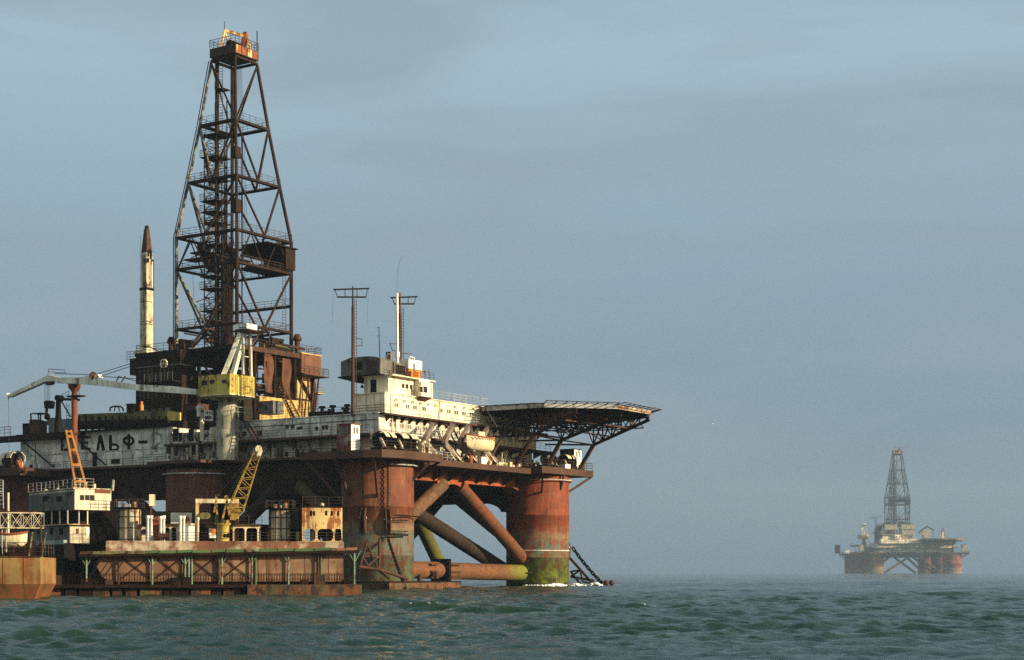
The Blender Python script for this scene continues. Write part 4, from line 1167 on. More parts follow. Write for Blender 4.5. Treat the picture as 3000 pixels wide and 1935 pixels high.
# ------------------------------------------------------------------ pedestal cranes
def crane_base(label, pu_, pv_, z0, zh, house_poly, hz, mt_ped, mt_house, group='pedestal cranes of the near rig', name='pedestal_crane', fr=R):
    c = thing(fr, name, label, 'crane', (pu_, pv_, z0), group)
    MB().lathe(pu_, pv_, [(1.45, z0), (1.45, zh - 1.5), (1.2, zh - 1.45), (1.2, zh - 0.1), (1.7, zh)], 28).build('pedestal', M[mt_ped], c)
    MB().prism(house_poly, zh + 0.02, hz).build('machinery_house', M[mt_house], c)
    return c
hp = [(-4.5, 20.5), (0.2, 20.5), (1.4, 21.6), (1.4, 26.2), (0, 27.2), (-2.6, 27.2), (-4.5, 26.0)]
cr1 = crane_base('grey boomed pedestal crane with a yellow ribbed machinery house in front of the derrick', -1.0, 24.1, DECK, 24.9, hp, 27.6, 'pedestal', 'yellow')
MB().lathe(-1.0, 24.1, [(1.05, F1), (1.5, F1 + 1.5), (1.5, 22.6)], 28).build('pedestal_cone', M['pedestal'], cr1)
for k in range(12):
    u = -4.3 + k * 0.4
    if u < 0.15:
        MB().box(u, u + 0.07, 20.42, 20.499, 25.0, 27.55).build('house_rib', M['yellow'], cr1)
for k in range(11):
    v = 20.7 + k * 0.5
    MB().box(-4.56, -4.501, v, v + 0.07, 25.0, 27.55).build('house_rib', M['yellow'], cr1)
for (x, y, s) in [(598, 1122, 8), (621, 1119, 6), (657, 1118, 6)]:
    a = ru(x - s, y + s * 0.9, -4.56); b = ru(x + s, y - s * 0.9, -4.56)
    MB().box(-4.6, -4.5, b[1], a[1], a[2], b[2]).build('window', M['glass'], cr1)
MB().prism([(p[0] * 1.02, 24 + (p[1] - 24) * 1.02) for p in hp], 24.9, 25.02).build('house_skirt', M['cream'], cr1)
MB().rail([(-2.8, 21.8, 22.3), (1.2, 21.8, 22.3), (1.2, 26, 22.3)], 1.3, 1.2, 2, 0.04).build('railing', M['rail_pale'], cr1)
# A-frame with its white head block
hd = ru(720, 962, -1.6)
foot = [ru(655, 1098, -3.4), ru(681, 1098, -1.2), ru(713, 1098, -2.6), ru(736, 1098, 0.3)]
tops = [ru(705, 977, -2.4), ru(714, 977, -0.8), ru(711, 977, -2.2), ru(733, 977, -0.6)]
for i, (a, b) in enumerate(zip(foot, tops)):
    MB().beam((a[0], a[1], 27.6), b, 0.55 if i < 2 else 0.3, 0.55 if i < 2 else 0.3).build('a_frame_leg', M['boom' if i < 2 else 'white'], cr1)
a, b = ru(703, 975, -1.6), ru(735, 950, -1.6)
MB().box(-2.5, -0.5, b[1] - 0.1, a[1] + 0.1, a[2] + 0.3, b[2]).build('sheave_head', M['clean_white'], cr1)
MB().box(-2.53, -0.9, b[1] + 0.0, a[1] - 0.7, a[2] + 0.5, b[2] - 0.55).build('sheave_opening', M['rust_dark'], cr1)
MB().box(-2.9, 0.4, b[1] - 0.9, a[1] + 0.3, a[2] - 0.05, a[2] + 0.1).build('head_platform', M['rust'], cr1)
MB().ladder((foot[3][0], foot[3][1] + 0.6, 27.6), (tops[3][0], tops[3][1] + 0.6, tops[3][2]), 0.5, (0, 1, 0), 0.04).build('ladder', M['rail'], cr1)
# boom of the front crane: box section, knuckle and drooping fly
UB = -2.5
def bp(x, y, u=UB): return Vector(ru(x, y, u))
top = [(575, 1141), (508, 1132), (400, 1127), (275, 1109), (232, 1108)]
bot = [(575, 1157), (508, 1152), (400, 1145), (275, 1129), (220, 1124)]
bm = MB().slab([ru(x, y, UB - 0.45) for x, y in top] + [ru(x, y, UB - 0.45) for x, y in reversed(bot)], (0.9, 0, 0)).build('boom', M['boom'], cr1)
MB().slab([ru(x, y, UB - 0.4) for x, y in [(236, 1107), (262, 1100), (286, 1097), (290, 1106), (262, 1109), (205, 1115), (160, 1117), (160, 1122), (225, 1125)]], (0.8, 0, 0)).build('boom_head', M['boom'], cr1)
MB().slab([ru(x, y, UB - 0.35) for x, y in [(240, 1105), (175, 1107), (150, 1101), (140, 1099), (122, 1108), (26, 1156), (22, 1161), (27, 1164), (133, 1118), (160, 1117), (225, 1124)]], (0.7, 0, 0)).build('fly_jib', M['boom'], cr1)
MB().tube(bp(273, 1101, UB - 0.5), bp(273, 1101, UB + 0.5), 0.55, 14).build('sheave', M['rust'], cr1)
MB().slab([ru(x, y, UB - 0.3) for x, y in [(131, 1119), (158, 1117), (146, 1128), (133, 1129)]], (0.6, 0, 0)).build('sheave_bracket', M['rust'], cr1)
MB().tube(bp(25, 1157, UB - 0.4), bp(25, 1157, UB + 0.4), 0.28, 12).build('tip_sheave', M['boom'], cr1)
MB().path([bp(140, 1100), bp(143, 1082), bp(190, 1085), bp(194, 1098)], 0.045, 5).build('guard_rail', M['rail'], cr1)
MB().path([bp(141, 1090), bp(191, 1093)], 0.04, 5).build('guard_rail', M['rail'], cr1)
MB().tube(bp(25, 1172), bp(25, 1160), 0.12, 6).build('hook_eye', M['rail_pale'], cr1)
MB().tube(bp(25, 1172), bp(27, 1330), 0.035, 4).build('whip_line', M['rail'], cr1)
for k, x in enumerate((131, 135, 139, 142, 146)):
    MB().tube(bp(x, 1128), bp(x, 1176), 0.03, 4).build('fall_line', M['black'], cr1)
MB().slab([ru(x, y, UB - 0.4) for x, y in [(128, 1178), (133, 1174), (144, 1174), (149, 1178), (146, 1197), (130, 1197)]], (0.8, 0, 0)).build('hook_block', M['black'], cr1)
MB().path([bp(137, 1197), bp(136, 1213), bp(133, 1224), bp(138, 1228), bp(144, 1222), bp(141, 1215)], 0.2, 8).build('hook', M['black'], cr1)
for a, b in [((286, 1096), (415, 1056)), ((286, 1106), (418, 1062)), ((160, 1095), (275, 1099)), ((290, 1103), (410, 1111)), ((345, 1103), (410, 1120))]:
    MB().tube(bp(*a), bp(*b, UB + 1.0), 0.05, 5).build('luffing_cable', M['black'], cr1)
n = 14
MB().path([bp(265 + 185 * i / n, 1108 + 20 * i / n + 24 * math.sin(PI * i / n) * 0.8) for i in range(n + 1)], 0.05, 5).build('slack_cable', M['black'], cr1)
for x in (350, 367):
    MB().tube(bp(x - 12, 1121), bp(x, 1103), 0.09, 5).build('cable_support', M['rust'], cr1)
for x in (235, 423):
    for k in range(5):
        MB().box(UB - 0.52, UB - 0.46, bp(x, 1120)[1] - 0.3, bp(x, 1120)[1] + 0.3, bp(x, 1112 + (x - 235) * .085 + k * 4)[2], bp(x, 1112 + (x - 235) * .085 + k * 4)[2] + 0.08).build('boom_rung', M['black'], cr1)
# boom rest mast under the boom
bx_, by_ = ru(218, 1240, -2.0)[1], 0
br_ = thing(R, 'boom_rest', 'rusty red mast with a small caged platform that carries the crane boom', 'boom rest', (-2.0, ru(218, 1240, -2)[1], 22))
vv = ru(218, 1240, -2.0)[1]
zt = ru(218, 1124, -2.0)[2]; zp = ru(218, 1160, -2.0)[2]
MB().lathe(-2.0, vv, [(0.42, DECK + 0.2), (0.42, zp), (0.36, zp + 0.5), (0.85, zt - 0.6), (0.85, zt)], 16).build('mast', M['rust_red'], br_)
MB().box(-2.6, -1.4, vv - 1.6, vv + 0.9, zp - 0.2, zp).build('platform', M['black'], br_)
MB().rail([(-2.6, vv - 1.6, zp), (-2.6, vv - 0.4, zp)], 1.2, 0.8, 3, 0.04).build('railing', M['black'], br_)
MB().rail([(-2.6, vv + 0.5, zp - 0.6), (-2.6, vv + 2.0, zp - 1.0)], 1.2, 0.8, 3, 0.04).build('railing', M['black'], br_)
MB().ladder((-2.4, vv + 0.9, 22.2), (-2.4, vv + 0.9, zp - 1), 0.5, (0, 1, 0), 0.045).build('ladder', M['black'], br_)
# dark post derrick beside it
pd = thing(R, 'post_crane', 'short dark post crane with a stubby jib left of the boom rest mast', 'crane', (-1.0, ru(171, 1240, -1)[1], 21.9))
vq = ru(171, 1240, -1.0)[1]
MB().lathe(-1.0, vq, [(0.55, 21.9), (0.42, 24.5), (0.34, ru(171, 1168, -1)[2])], 12).build('post', M['black'], pd)
MB().tube(ru(166, 1166, -1), ru(183, 1168, -1), 0.42, 12).build('head', M['black'], pd)
MB().beam(ru(175, 1170, -1), ru(232, 1172, -1), 0.3, 0.35).build('jib', M['black'], pd)
MB().beam(ru(180, 1176, -1), ru(207, 1222, -1), 0.14, 0.14).build('strut', M['black'], pd)
# rear crane with its boom standing straight up
vb = 68.0
z0b = 22.0
pq = lambda x, y: R.hit(x, y, a=29.0)
vb = pq(430, 1060)[1]
cr2 = thing(R, 'pedestal_crane', 'cream telescopic crane boom standing upright with a brown tip, far left of the derrick', 'crane', (29, vb, 22), 'pedestal cranes of the near rig')
zz = lambda y: pq(430, y)[2]
hwid = lambda px: px / F_PX * 254.0
MB().box(29 - 1.6, 29 + 1.6, vb - 2.2, vb + 2.2, zz(1100), zz(1052)).build('machinery_house', M['rust_dark'], cr2)
MB().lathe(29, vb, [(1.4, 22), (1.4, zz(1100))], 20).build('pedestal', M['rust_dark'], cr2)
MB().box(29 - 1.4, 29 + 1.4, vb - 1.4, vb + 1.4, zz(1042), zz(1029)).build('boom_foot', M['cream'], cr2)
MB().lathe(29, vb, [(0.9, zz(1055)), (0.9, zz(1042))], 14).build('slew_neck', M['rust_dark'], cr2)
mb = MB()
w = 0.72
mb.box(29 - w, 29 + w, vb - w, vb + w, zz(1027), zz(852)).build('boom', M['cream'], cr2)
MB().box(29 - w * .92, 29 + w * .92, vb - w * .92, vb + w * .92, zz(845), zz(742)).build('boom_section', M['cream'], cr2)
MB().box(29 - w * 1.15, 29 + w * 1.15, vb - w * 1.15, vb + w * 1.15, zz(852), zz(845)).build('boom_collar', M['black'], cr2)
t1, t2 = 0.62, 0.30
MB().slab([(29 - t1, vb - t1, zz(741)), (29 + t1, vb - t1, zz(741)), (29 + t1, vb + t1, zz(741)), (29 - t1, vb + t1, zz(741))], (0, 0, 0.1)).build('boom_collar', M['rust'], cr2)
mb = MB()
A = [(29 - t1, vb - t1, zz(740)), (29 + t1, vb - t1, zz(740)), (29 + t1, vb + t1, zz(740)), (29 - t1, vb + t1, zz(740))]
B = [(29 - t2, vb - t2, zz(671)), (29 + t2, vb - t2, zz(671)), (29 + t2, vb + t2, zz(671)), (29 - t2, vb + t2, zz(671))]
mb._add(A + B, [(3, 2, 1, 0), (4, 5, 6, 7)] + [(i, (i + 1) % 4, 4 + (i + 1) % 4, 4 + i) for i in range(4)])
mb.build('boom_tip', M['rust'], cr2, 'tapering brown boom tip')
MB().ball((29, vb, zz(667)), 0.35, 10, 6).build('boom_cap', M['black'], cr2)
for k in range(5):
    o = -0.55 + k * 0.26
    MB().box(29 + o, 29 + o + 0.08, vb - w - 0.05, vb - w + 0.02, zz(1022), zz(858)).build('boom_rib', M['cream'], cr2)
    MB().box(29 - w - 0.05, 29 - w + 0.02, vb + o, vb + o + 0.08, zz(1022), zz(858)).build('boom_rib', M['cream'], cr2)
for k in range(4):
    o = -0.46 + k * 0.26
    MB().box(29 + o, 29 + o + 0.05, vb - w - 0.02, vb - w + 0.02, zz(1022), zz(748)).build('boom_seam', M['rust'], cr2)
    MB().box(29 - w - 0.02, 29 - w + 0.02, vb + o, vb + o + 0.05, zz(1022), zz(748)).build('boom_seam', M['rust'], cr2)
for k in range(10):
    z_ = RNG.uniform(zz(775), zz(742))
    a_ = RNG.uniform(-.7, .7)
    MB().box(29 + a_ - .12, 29 + a_ + .12, vb - w - .14, vb - w + .02, z_, z_ + RNG.uniform(.2, .7)).build('boom_fitting', M['black'], cr2)
MB().tube((29 + w + .1, vb - w, zz(1030)), (29 + w + .1, vb - w, zz(760)), 0.06, 6).build('boom_pipe', M['rust'], cr2)
MB().tube((29 - w, vb + w + .1, zz(1050)), (29 - w * .9, vb + w + .05, zz(690)), 0.03, 4).build('boom_cable', M['black'], cr2)
for y in (887, 945, 953):
    MB().box(29 - w - 0.06, 29 + w * .6, vb - w - 0.06, vb + w, zz(y), zz(y) + 0.12).build('boom_strap', M['olive'], cr2)
MB().rail([(27, vb + 1.0, zz(1062)), (27, vb + 2.4, zz(1062))], 1.6, 0.7, 4, 0.05).build('railing', M['rail'], cr2)

# ------------------------------------------------------------------ antenna masts and poles
def yard_mast(label, px, ytop, ybase, v, yard, mt, lad=True, ly=None):
    f = lambda x, y: Vector(rv(x, y, v))
    b = f(px, ybase)
    t = thing(R, 'antenna_mast', label, 'antenna mast', tuple(b), 'yard arm antenna masts')
    MB().tube(b, f(px, ytop + 60), 0.24, 12, 0.17).tube(f(px, ytop + 60), f(px, ytop), 0.13, 10, 0.08).build('pole', M[mt], t)
    x0, x1, d, y0 = yard
    yd = MB().beam(f(x0, y0), f(x1, y0 - 3), 0.16, 0.2).build('yard_arm', M['black'], t)
    MB().beam(f(x0 + 11, y0 + d), f(x1 - 9, y0 + d), 0.14, 0.2).build('yard_arm', M['black'], t)
    for a, c in [((x0 + 3, y0), (x0 + 11, y0 + d)), ((x1 - 4, y0 - 3), (x1 - 9, y0 + d)), ((x0 * .68 + x1 * .32, y0), (x0 * .68 + x1 * .32, y0 + d)), ((x0 * .34 + x1 * .66, y0), (x0 * .34 + x1 * .66, y0 + d))]:
        MB().tube(f(*a), f(*c), 0.05, 5).build('hanger', M['black'], yd)
    if lad:
        MB().ladder(f(px + 8, ybase - 20), f(px + 8, ly), 0.42, (1, 0, 0), 0.045).build('ladder', M['rail'], t)
    return t, f
am, f = yard_mast('tall rusty antenna mast with a boxed yard arm and ladder left of the bridge', 1033.5, 839, 1220, 5.0, (978, 1081, 22, 849), 'rust', True, 876)
MB().path([f(1044, 992), f(1060, 994), f(1061, 1013), f(1042, 1014)], 0.06, 5).build('lamp_bracket', M['rail'], am)
for x in (977, 1079):
    MB().path([f(x, 849), f(x - 2, 900), f(x - 4, 950)], 0.02, 4).build('aerial_wire', M['rail'], am)
am2, f = yard_mast('rusty antenna mast with a yard arm behind the white pole on the bridge roof', 1172, 858, 1073, 5.0, (1145, 1222, 18, 873), 'rust', True, 900)
MB().path([f(1165, 1009), f(1142, 1007), f(1150, 1028), f(1165, 1030)], 0.06, 5).build('lamp_bracket', M['rail'], am2)
MB().path([f(1178, 1036), f(1205, 1037)], 0.07, 5).build('lamp_bracket', M['rail'], am2)
f2 = lambda x, y: Vector(rv(x, y, 3.0))
wp = thing(R, 'antenna_pole', 'clean white pole with a whip aerial on the bridge roof', 'antenna', tuple(f2(1165, 1072)))
MB().tube(f2(1165, 1088), f2(1163, 860), 0.21, 14, 0.16).build('pole', M['clean_white'], wp)
MB().tube(f2(1164.5, 1047), f2(1164.5, 1032), 0.30, 14).build('collar', M['clean_white'], wp)
MB().path([f2(1163, 858), f2(1163.5, 820), f2(1166, 790), f2(1171, 768), f2(1178, 750)], 0.022, 4).build('whip', M['rail'], wp)
mb = MB().tube(f2(1113, 1056), f2(1110, 958), 0.07, 6, 0.04)
for y in (960, 985):
    mb.tube(f2(1106, y), f2(1111, y), 0.04, 4)
solo(R, mb, 'rod_antenna', M['black'], 'thin dark rod antenna standing on the smoke stained cabin', 'antenna', tuple(f2(1113, 1056)))
mb = MB().beam(f2(1163, 1073), f2(1180, 1096), 0.4, 1.2)
solo(R, mb, 'pole_foot', M['cream'], 'cream wedge shaped foot plate of the white pole', 'foot plate', tuple(f2(1170, 1090)))
mb = MB().box(6.6, 7.4, 3.0, 3.8, 28.95, 30.4).path([f2(1132, 1054), f2(1134, 1038), f2(1142, 1038)], 0.06, 5)
solo(R, mb, 'funnel_stub', M['grey'], 'stubby grey funnel on the roof of the stained cabin', 'funnel', (7, 3.4, 28.9))
# bell under the cabin bracket
c = Vector(ru(1061, 1130, 3.9))
mb = MB().lathe(c.x, c.y, [(0.26, c.z - 0.3), (0.2, c.z - 0.15), (0.1, c.z + 0.1)], 12).tube(c, c + Vector((0, 0, 0.6)), 0.03, 4)
solo(R, mb, 'horn_lamp', M['black'], 'small dark bell shaped lamp hanging under the stained cabin', 'lamp', tuple(c))

# ------------------------------------------------------------------ helicopter deck
HU, HV, AP = 36.0, -4.5, 12.0
hel = thing(R, 'helideck', 'octagonal rusty helicopter deck on trusses jutting out over the water', 'helideck', (HU, HV, 24.2))
def octo(ap, z): return [(HU + ap / math.cos(PI / 8) * math.cos(PI / 8 + k * PI / 4), HV + ap / math.cos(PI / 8) * math.sin(PI / 8 + k * PI / 4)) for k in range(8)]
MB().prism(octo(AP, 0), 24.4, 24.6).build('deck_plate', M['rust_dark'], hel)
O = octo(AP, 0)
for k in range(8):
    p, q = O[k], O[(k + 1) % 8]
    lit = k in (5, 6)
    MB().beam((*p, 24.25), (*q, 24.25), 0.14, 0.55).build('edge_beam', M['bulwark' if lit else 'rail_pale' if k in (3, 4) else 'edge'], hel, 'sunlit flaking edge beam' if lit else None)
    # safety net frame sloping outward, partly collapsed
    P2, Q2 = Vector((*p, 24.5)), Vector((*q, 24.5))
    o = (P2 + Q2) / 2 - Vector((HU, HV, 24.5)); o.z = 0; o.normalize()
    r1 = [P2 + o * 1.45 + Vector((0, 0, 0.24)), Q2 + o * 1.45 + Vector((0, 0, 0.14))]
    if k in (2, 3):
        r1 = [v_ + Vector((0, 0, -0.2)) for v_ in r1]
    MB().tube(r1[0], r1[1], 0.06, 6).build('net_rail', M['rail'], hel)
    for i in range(8):
        a = P2.lerp(Q2, i / 7)
        MB().beam(a, r1[0].lerp(r1[1], i / 7) + Vector((0, 0, RNG.uniform(-.1, .08))), 0.10, 0.10).build('net_arm', M['rust_dark'], hel)
for k in range(9):         # joists
    u = HU - 11 + k * 2.75
    half = min(AP, AP * math.sqrt(2) * 1.0 - abs(u - HU)) - 0.3
    MB().beam((u, HV - half, 24.15), (u, HV + half, 24.15), 0.18, 0.45).build('joist', M['rust_dark'], hel)
for k in range(7):
    v = HV - 9 + k * 3.0
    half = min(AP, AP * math.sqrt(2) - abs(v - HV)) - 0.3
    MB().beam((HU - half, v, 23.85), (HU + half, v, 23.85), 0.2, 0.34).build('joist', M['rust_dark'], hel)
def support_truss(u, vroot, zroot, knee, vend, ztop=23.7, foot=None):
    n = 6
    bot = [(u, knee[0] + (vend - knee[0]) * i / n, knee[1] + (ztop - 0.35 - knee[1]) * (i / n)) for i in range(n + 1)]
    topc = [(u, knee[0] + (vend - knee[0]) * i / n, ztop) for i in range(n + 1)]
    MB().beam(bot[0], bot[-1], 0.34, 0.38).build('truss_chord', M['rust_dark'], hel)
    MB().beam((u, 1.4, ztop), topc[-1], 0.24, 0.26).build('truss_chord', M['rust_dark'], hel)
    for i in range(n):
        MB().beam(bot[i], topc[i], 0.16, 0.16).build('truss_web', M['rust'], hel)
        MB().beam(bot[i], topc[i + 1], 0.16, 0.16).build('truss_web', M['rust'], hel)
        if i < 3:
            MB().beam(bot[i], (u, topc[i][1] + 1.6, ztop), 0.13, 0.13).build('truss_web', M['rust'], hel)
    MB().beam(foot or (u, vroot, zroot), bot[0], 0.42, 0.46).build('truss_strut', M['rust'], hel)
    MB().beam((u, 1.3, 20.6), bot[0], 0.22, 0.24).build('truss_strut', M['rust_dark'], hel)
    return bot, topc
tr = [support_truss(26.5, -3.3, DECK, (-6.2, 20.6), -13.0), support_truss(34.0, -3.6, DECK, (-6.0, 20.4), -15.6), support_truss(41.6, -4.4, DECK, (-6.8, 20.2), -15.8)]
for i in (0, 2, 4):
    for j in range(2):
        MB().beam(tr[j][0][i], tr[j + 1][0][i], 0.16, 0.18).build('cross_beam', M['rust'], hel)
        MB().beam(tr[j][0][i], tr[j + 1][1][i], 0.12, 0.12).build('cross_beam', M['rust'], hel)
        MB().beam(tr[j][1][i], tr[j + 1][0][i + 1], 0.12, 0.12).build('cross_beam', M['rust'], hel)
MB().beam((20.0, -2.9, DECK - .3), (26.5, -2.4, 22.6), 0.30, 0.34).build('truss_strut', M['rust'], hel)
MB().beam((24.4, 0.4, 24.6), (25.4, -1.0, 21.9), 0.12, 0.12).build('truss_strut', M['rail_pale'], hel)
MB().beam((25.5, -2.4, 21.3), (42, -2.4, 21.3), 0.2, 0.22).build('cross_beam', M['rust'], hel)

# secondary lattice hanging under the deck plate
for k in range(7):
    u = HU - 9.5 + k * 3.1
    v0, v1 = HV - 8.5, HV + 6.0
    MB().beam((u, v0, 22.6), (u, v1, 22.6), 0.15, 0.17).build('lattice_chord', M['rust_dark'], hel)
    for i in range(6):
        a, b = v0 + (v1 - v0) * i / 6, v0 + (v1 - v0) * (i + 1) / 6
        MB().beam((u, a, 22.6), (u, (a + b) / 2, 24.0), 0.10, 0.10).build('lattice_web', M['rust'], hel)
        MB().beam((u, (a + b) / 2, 24.0), (u, b, 22.6), 0.10, 0.10).build('lattice_web', M['rust'], hel)
for v in (HV - 6, HV, HV + 5):
    MB().beam((HU - 9.5, v, 22.6), (HU + 9.1, v, 22.6), 0.14, 0.16).build('lattice_chord', M['rust_dark'], hel)
for k in range(5):
    u = 26 + k * 3.2
    MB().beam((u, 0.9, F2), (u + RNG.uniform(-.8, .8), 0.6, 24.0), 0.14, 0.14).build('deck_post', M['rust_dark'], hel)
    MB().beam((u, 0.7, F2 + .2), (u + 2.6, 0.6, 24.0), 0.10, 0.10).build('deck_post', M['rust_dark'], hel)
# ------------------------------------------------------------------ things standing on the near rig's decks
def windlass(label, u, v, ang, s=1.0, hood=True, z=DECK):
    """anchor winch: bed, drum with flanges, curved hood"""
    t = thing(R, 'anchor_winch', label, 'winch', (u, v, z), 'anchor winches of the near rig')
    ca, sa = math.cos(ang), math.sin(ang)
    at = lambda a, b, zz: (u + (a * ca - b * sa) * s, v + (a * sa + b * ca) * s, z + zz * s)
    MB().prism([at(-1.5, -1.1, 0)[:2], at(1.5, -1.1, 0)[:2], at(1.5, 1.1, 0)[:2], at(-1.5, 1.1, 0)[:2]], z, z + 0.45 * s).build('bed', M['rust_dark'], t)
    MB().drum(at(-1.2, 0, 1.25), at(1.2, 0, 1.25), [(0, 1.0), (0.06, 1.0), (0.07, 0.55), (0.48, 0.55), (0.49, 1.05), (0.55, 1.05), (0.56, 0.5), (0.93, 0.5), (0.94, 1.0), (1, 1.0)], 20).build('drum', M['black'], t)
    if hood:
        for k in (0, 1):
            a0, a1_ = (-1.5, -0.35) if k == 0 else (0.3, 1.5)
            n = 9
            pts = [(1.25 * math.cos(PI * (0.06 + 0.80 * i / n)), 1.3 + 1.25 * math.sin(PI * (0.06 + 0.80 * i / n))) for i in range(n + 1)]
            mb = MB()
            for p, q in zip(pts, pts[1:]):
                mb._add([at(a0, p[0], p[1]), at(a1_, p[0], p[1]), at(a1_, q[0], q[1]), at(a0, q[0], q[1]),
                         at(a0, p[0] * .94, p[1] - .06), at(a1_, p[0] * .94, p[1] - .06), at(a1_, q[0] * .94, q[1] - .06), at(a0, q[0] * .94, q[1] - .06)],
                        [(0, 1, 2, 3), (7, 6, 5, 4), (0, 4, 5, 1), (2, 6, 7, 3), (0, 3, 7, 4), (1, 5, 6, 2)])
            mb.build('hood', M['tarp'], t)
    for a in (-1.4, 1.4):
        MB().beam(at(a, -0.9, 0.4), at(a, -0.2, 1.7), 0.25 * s, 0.3 * s).build('stand', M['white'], t)
    MB().tube(at(1.2, 0.9, 0.9), at(2.1, 0.9, 0.9), 0.42 * s, 14).build('motor', M['boom'], t)
    return t
windlass('cream hooded winch beside the maroon cabin on the near corner platform', -3.2, -3.4, math.radians(10), 0.95)
windlass('cream hooded winch on the near corner platform with pale posts in front', 0.4, -3.9, math.radians(-6), 0.95)
windlass('dark winch with a big bare reel at the right end of the deck', 36.2, -2.6, math.radians(20), 1.0, False)
windlass('winch in front of the white cabin at the far right corner of the deck', 40.3, -3.2, math.radians(0), 0.85)
windlass('winch half hidden in shade on the left corner platform', -4.0, 62.5, math.radians(80), 1.0)

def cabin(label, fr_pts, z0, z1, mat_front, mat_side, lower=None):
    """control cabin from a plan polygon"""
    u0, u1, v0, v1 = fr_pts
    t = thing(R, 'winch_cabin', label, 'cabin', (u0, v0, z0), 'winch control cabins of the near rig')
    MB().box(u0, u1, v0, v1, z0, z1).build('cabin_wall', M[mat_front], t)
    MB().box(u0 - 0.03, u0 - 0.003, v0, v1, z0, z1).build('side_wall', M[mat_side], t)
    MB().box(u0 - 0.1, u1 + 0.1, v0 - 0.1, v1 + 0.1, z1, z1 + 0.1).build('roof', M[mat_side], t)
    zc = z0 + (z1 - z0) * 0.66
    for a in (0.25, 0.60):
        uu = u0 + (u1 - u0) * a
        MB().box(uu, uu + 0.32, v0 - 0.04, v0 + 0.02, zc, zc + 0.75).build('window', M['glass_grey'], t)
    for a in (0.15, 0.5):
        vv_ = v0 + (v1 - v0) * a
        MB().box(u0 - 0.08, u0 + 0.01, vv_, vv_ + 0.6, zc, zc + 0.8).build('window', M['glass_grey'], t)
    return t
cl, crn = ru(990, 1318, -6.2), ru(1029, 1318, -6.2)
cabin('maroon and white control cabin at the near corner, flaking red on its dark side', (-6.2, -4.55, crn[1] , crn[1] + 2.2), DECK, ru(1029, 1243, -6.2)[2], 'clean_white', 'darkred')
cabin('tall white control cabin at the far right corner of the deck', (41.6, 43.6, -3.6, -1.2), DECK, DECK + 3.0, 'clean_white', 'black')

# lifeboat hull helper: lines run along axis direction ax, local frame fr
def boat(fr, name, label, cat, c, L, W, H, ang, m_hull, m_top, cover=True, group=None):
    t = thing(fr, name, label, cat, c, group)
    ca, sa = math.cos(ang), math.sin(ang)
    P = lambda a, b, z: (c[0] + a * ca - b * sa, c[1] + a * sa + b * ca, c[2] + z)
    n, m = 18, 10
    vs_, fs = [], []
    for i in range(n + 1):
        x = -1 + 2 * i / n
        wf = max(0.03, (1 - abs(x) ** 2.6)) * W / 2
        sheer = H * (1.0 + 0.16 * x * x)
        keel = H * 0.30 * abs(x) ** 5
        for j in range(m + 1):
            a = -PI / 2 + PI * j / m
            vs_.append(P(x * L / 2 * (0.93 + 0.07 * abs(math.sin(a))), wf * math.sin(a) * (0.75 + 0.25 * abs(math.sin(a))), keel + (sheer - keel) * (1 - math.cos(a) ** 0.8 if math.cos(a) > 1e-6 else 1)))
    for i in range(n):
        for j in range(m):
            k = i * (m + 1) + j
            fs.append((k, k + 1, k + m + 2, k + m + 1))
    MB()._add(vs_, fs, True).build('boat_hull', M[m_hull], t)
    mb = MB()
    for sd in (0, m):
        mb.path([vs_[i * (m + 1) + sd] for i in range(n + 1)], 0.09, 6)
    mb.build('gunwale', M[m_top], t)
    deck_ = [vs_[i * (m + 1)] for i in range(n + 1)] + [vs_[i * (m + 1) + m] for i in range(n, -1, -1)]
    MB()._add([(x, y, z - 0.10) for x, y, z in deck_], [tuple(range(len(deck_)))]).build('deck', M[m_top], t)
    if cover:
        MB().slab([P(-L * .22, -W * .3, H), P(0.0, -W * .3, H), P(L * .02, -W * .25, H * 1.42), P(-L * .2, -W * .25, H * 1.42)], tuple(Vector(P(0, W * .55, 0)) - Vector(P(0, 0, 0)))).build('canopy', M[m_hull], t)
        n2 = 22
        pts = []
        for i in range(n2 + 1):
            x = -0.85 + 1.7 * i / n2
            wf = (1 - abs(x) ** 2.6) * W / 2 * 0.99
            pts.append(P(x * L / 2, -wf - 0.03, H * (0.80 if i % 2 else 0.98)))
        MB().path(pts, 0.03, 4).build('grab_line', M[m_top], t)
    return t
pc = rv(1408, 1326, -4.6)
ZB = pc[2] + 0.15
LB_L = abs(rv(1447, 1300, -4.6)[0] - rv(1364, 1300, -4.6)[0])
boat(R, 'lifeboat', 'cream lifeboat with an orange rim hanging from davits on the sunlit side', 'lifeboat', (pc[0], -4.6, ZB), LB_L, 2.3, 1.75, 0, 'tarp', 'orange')
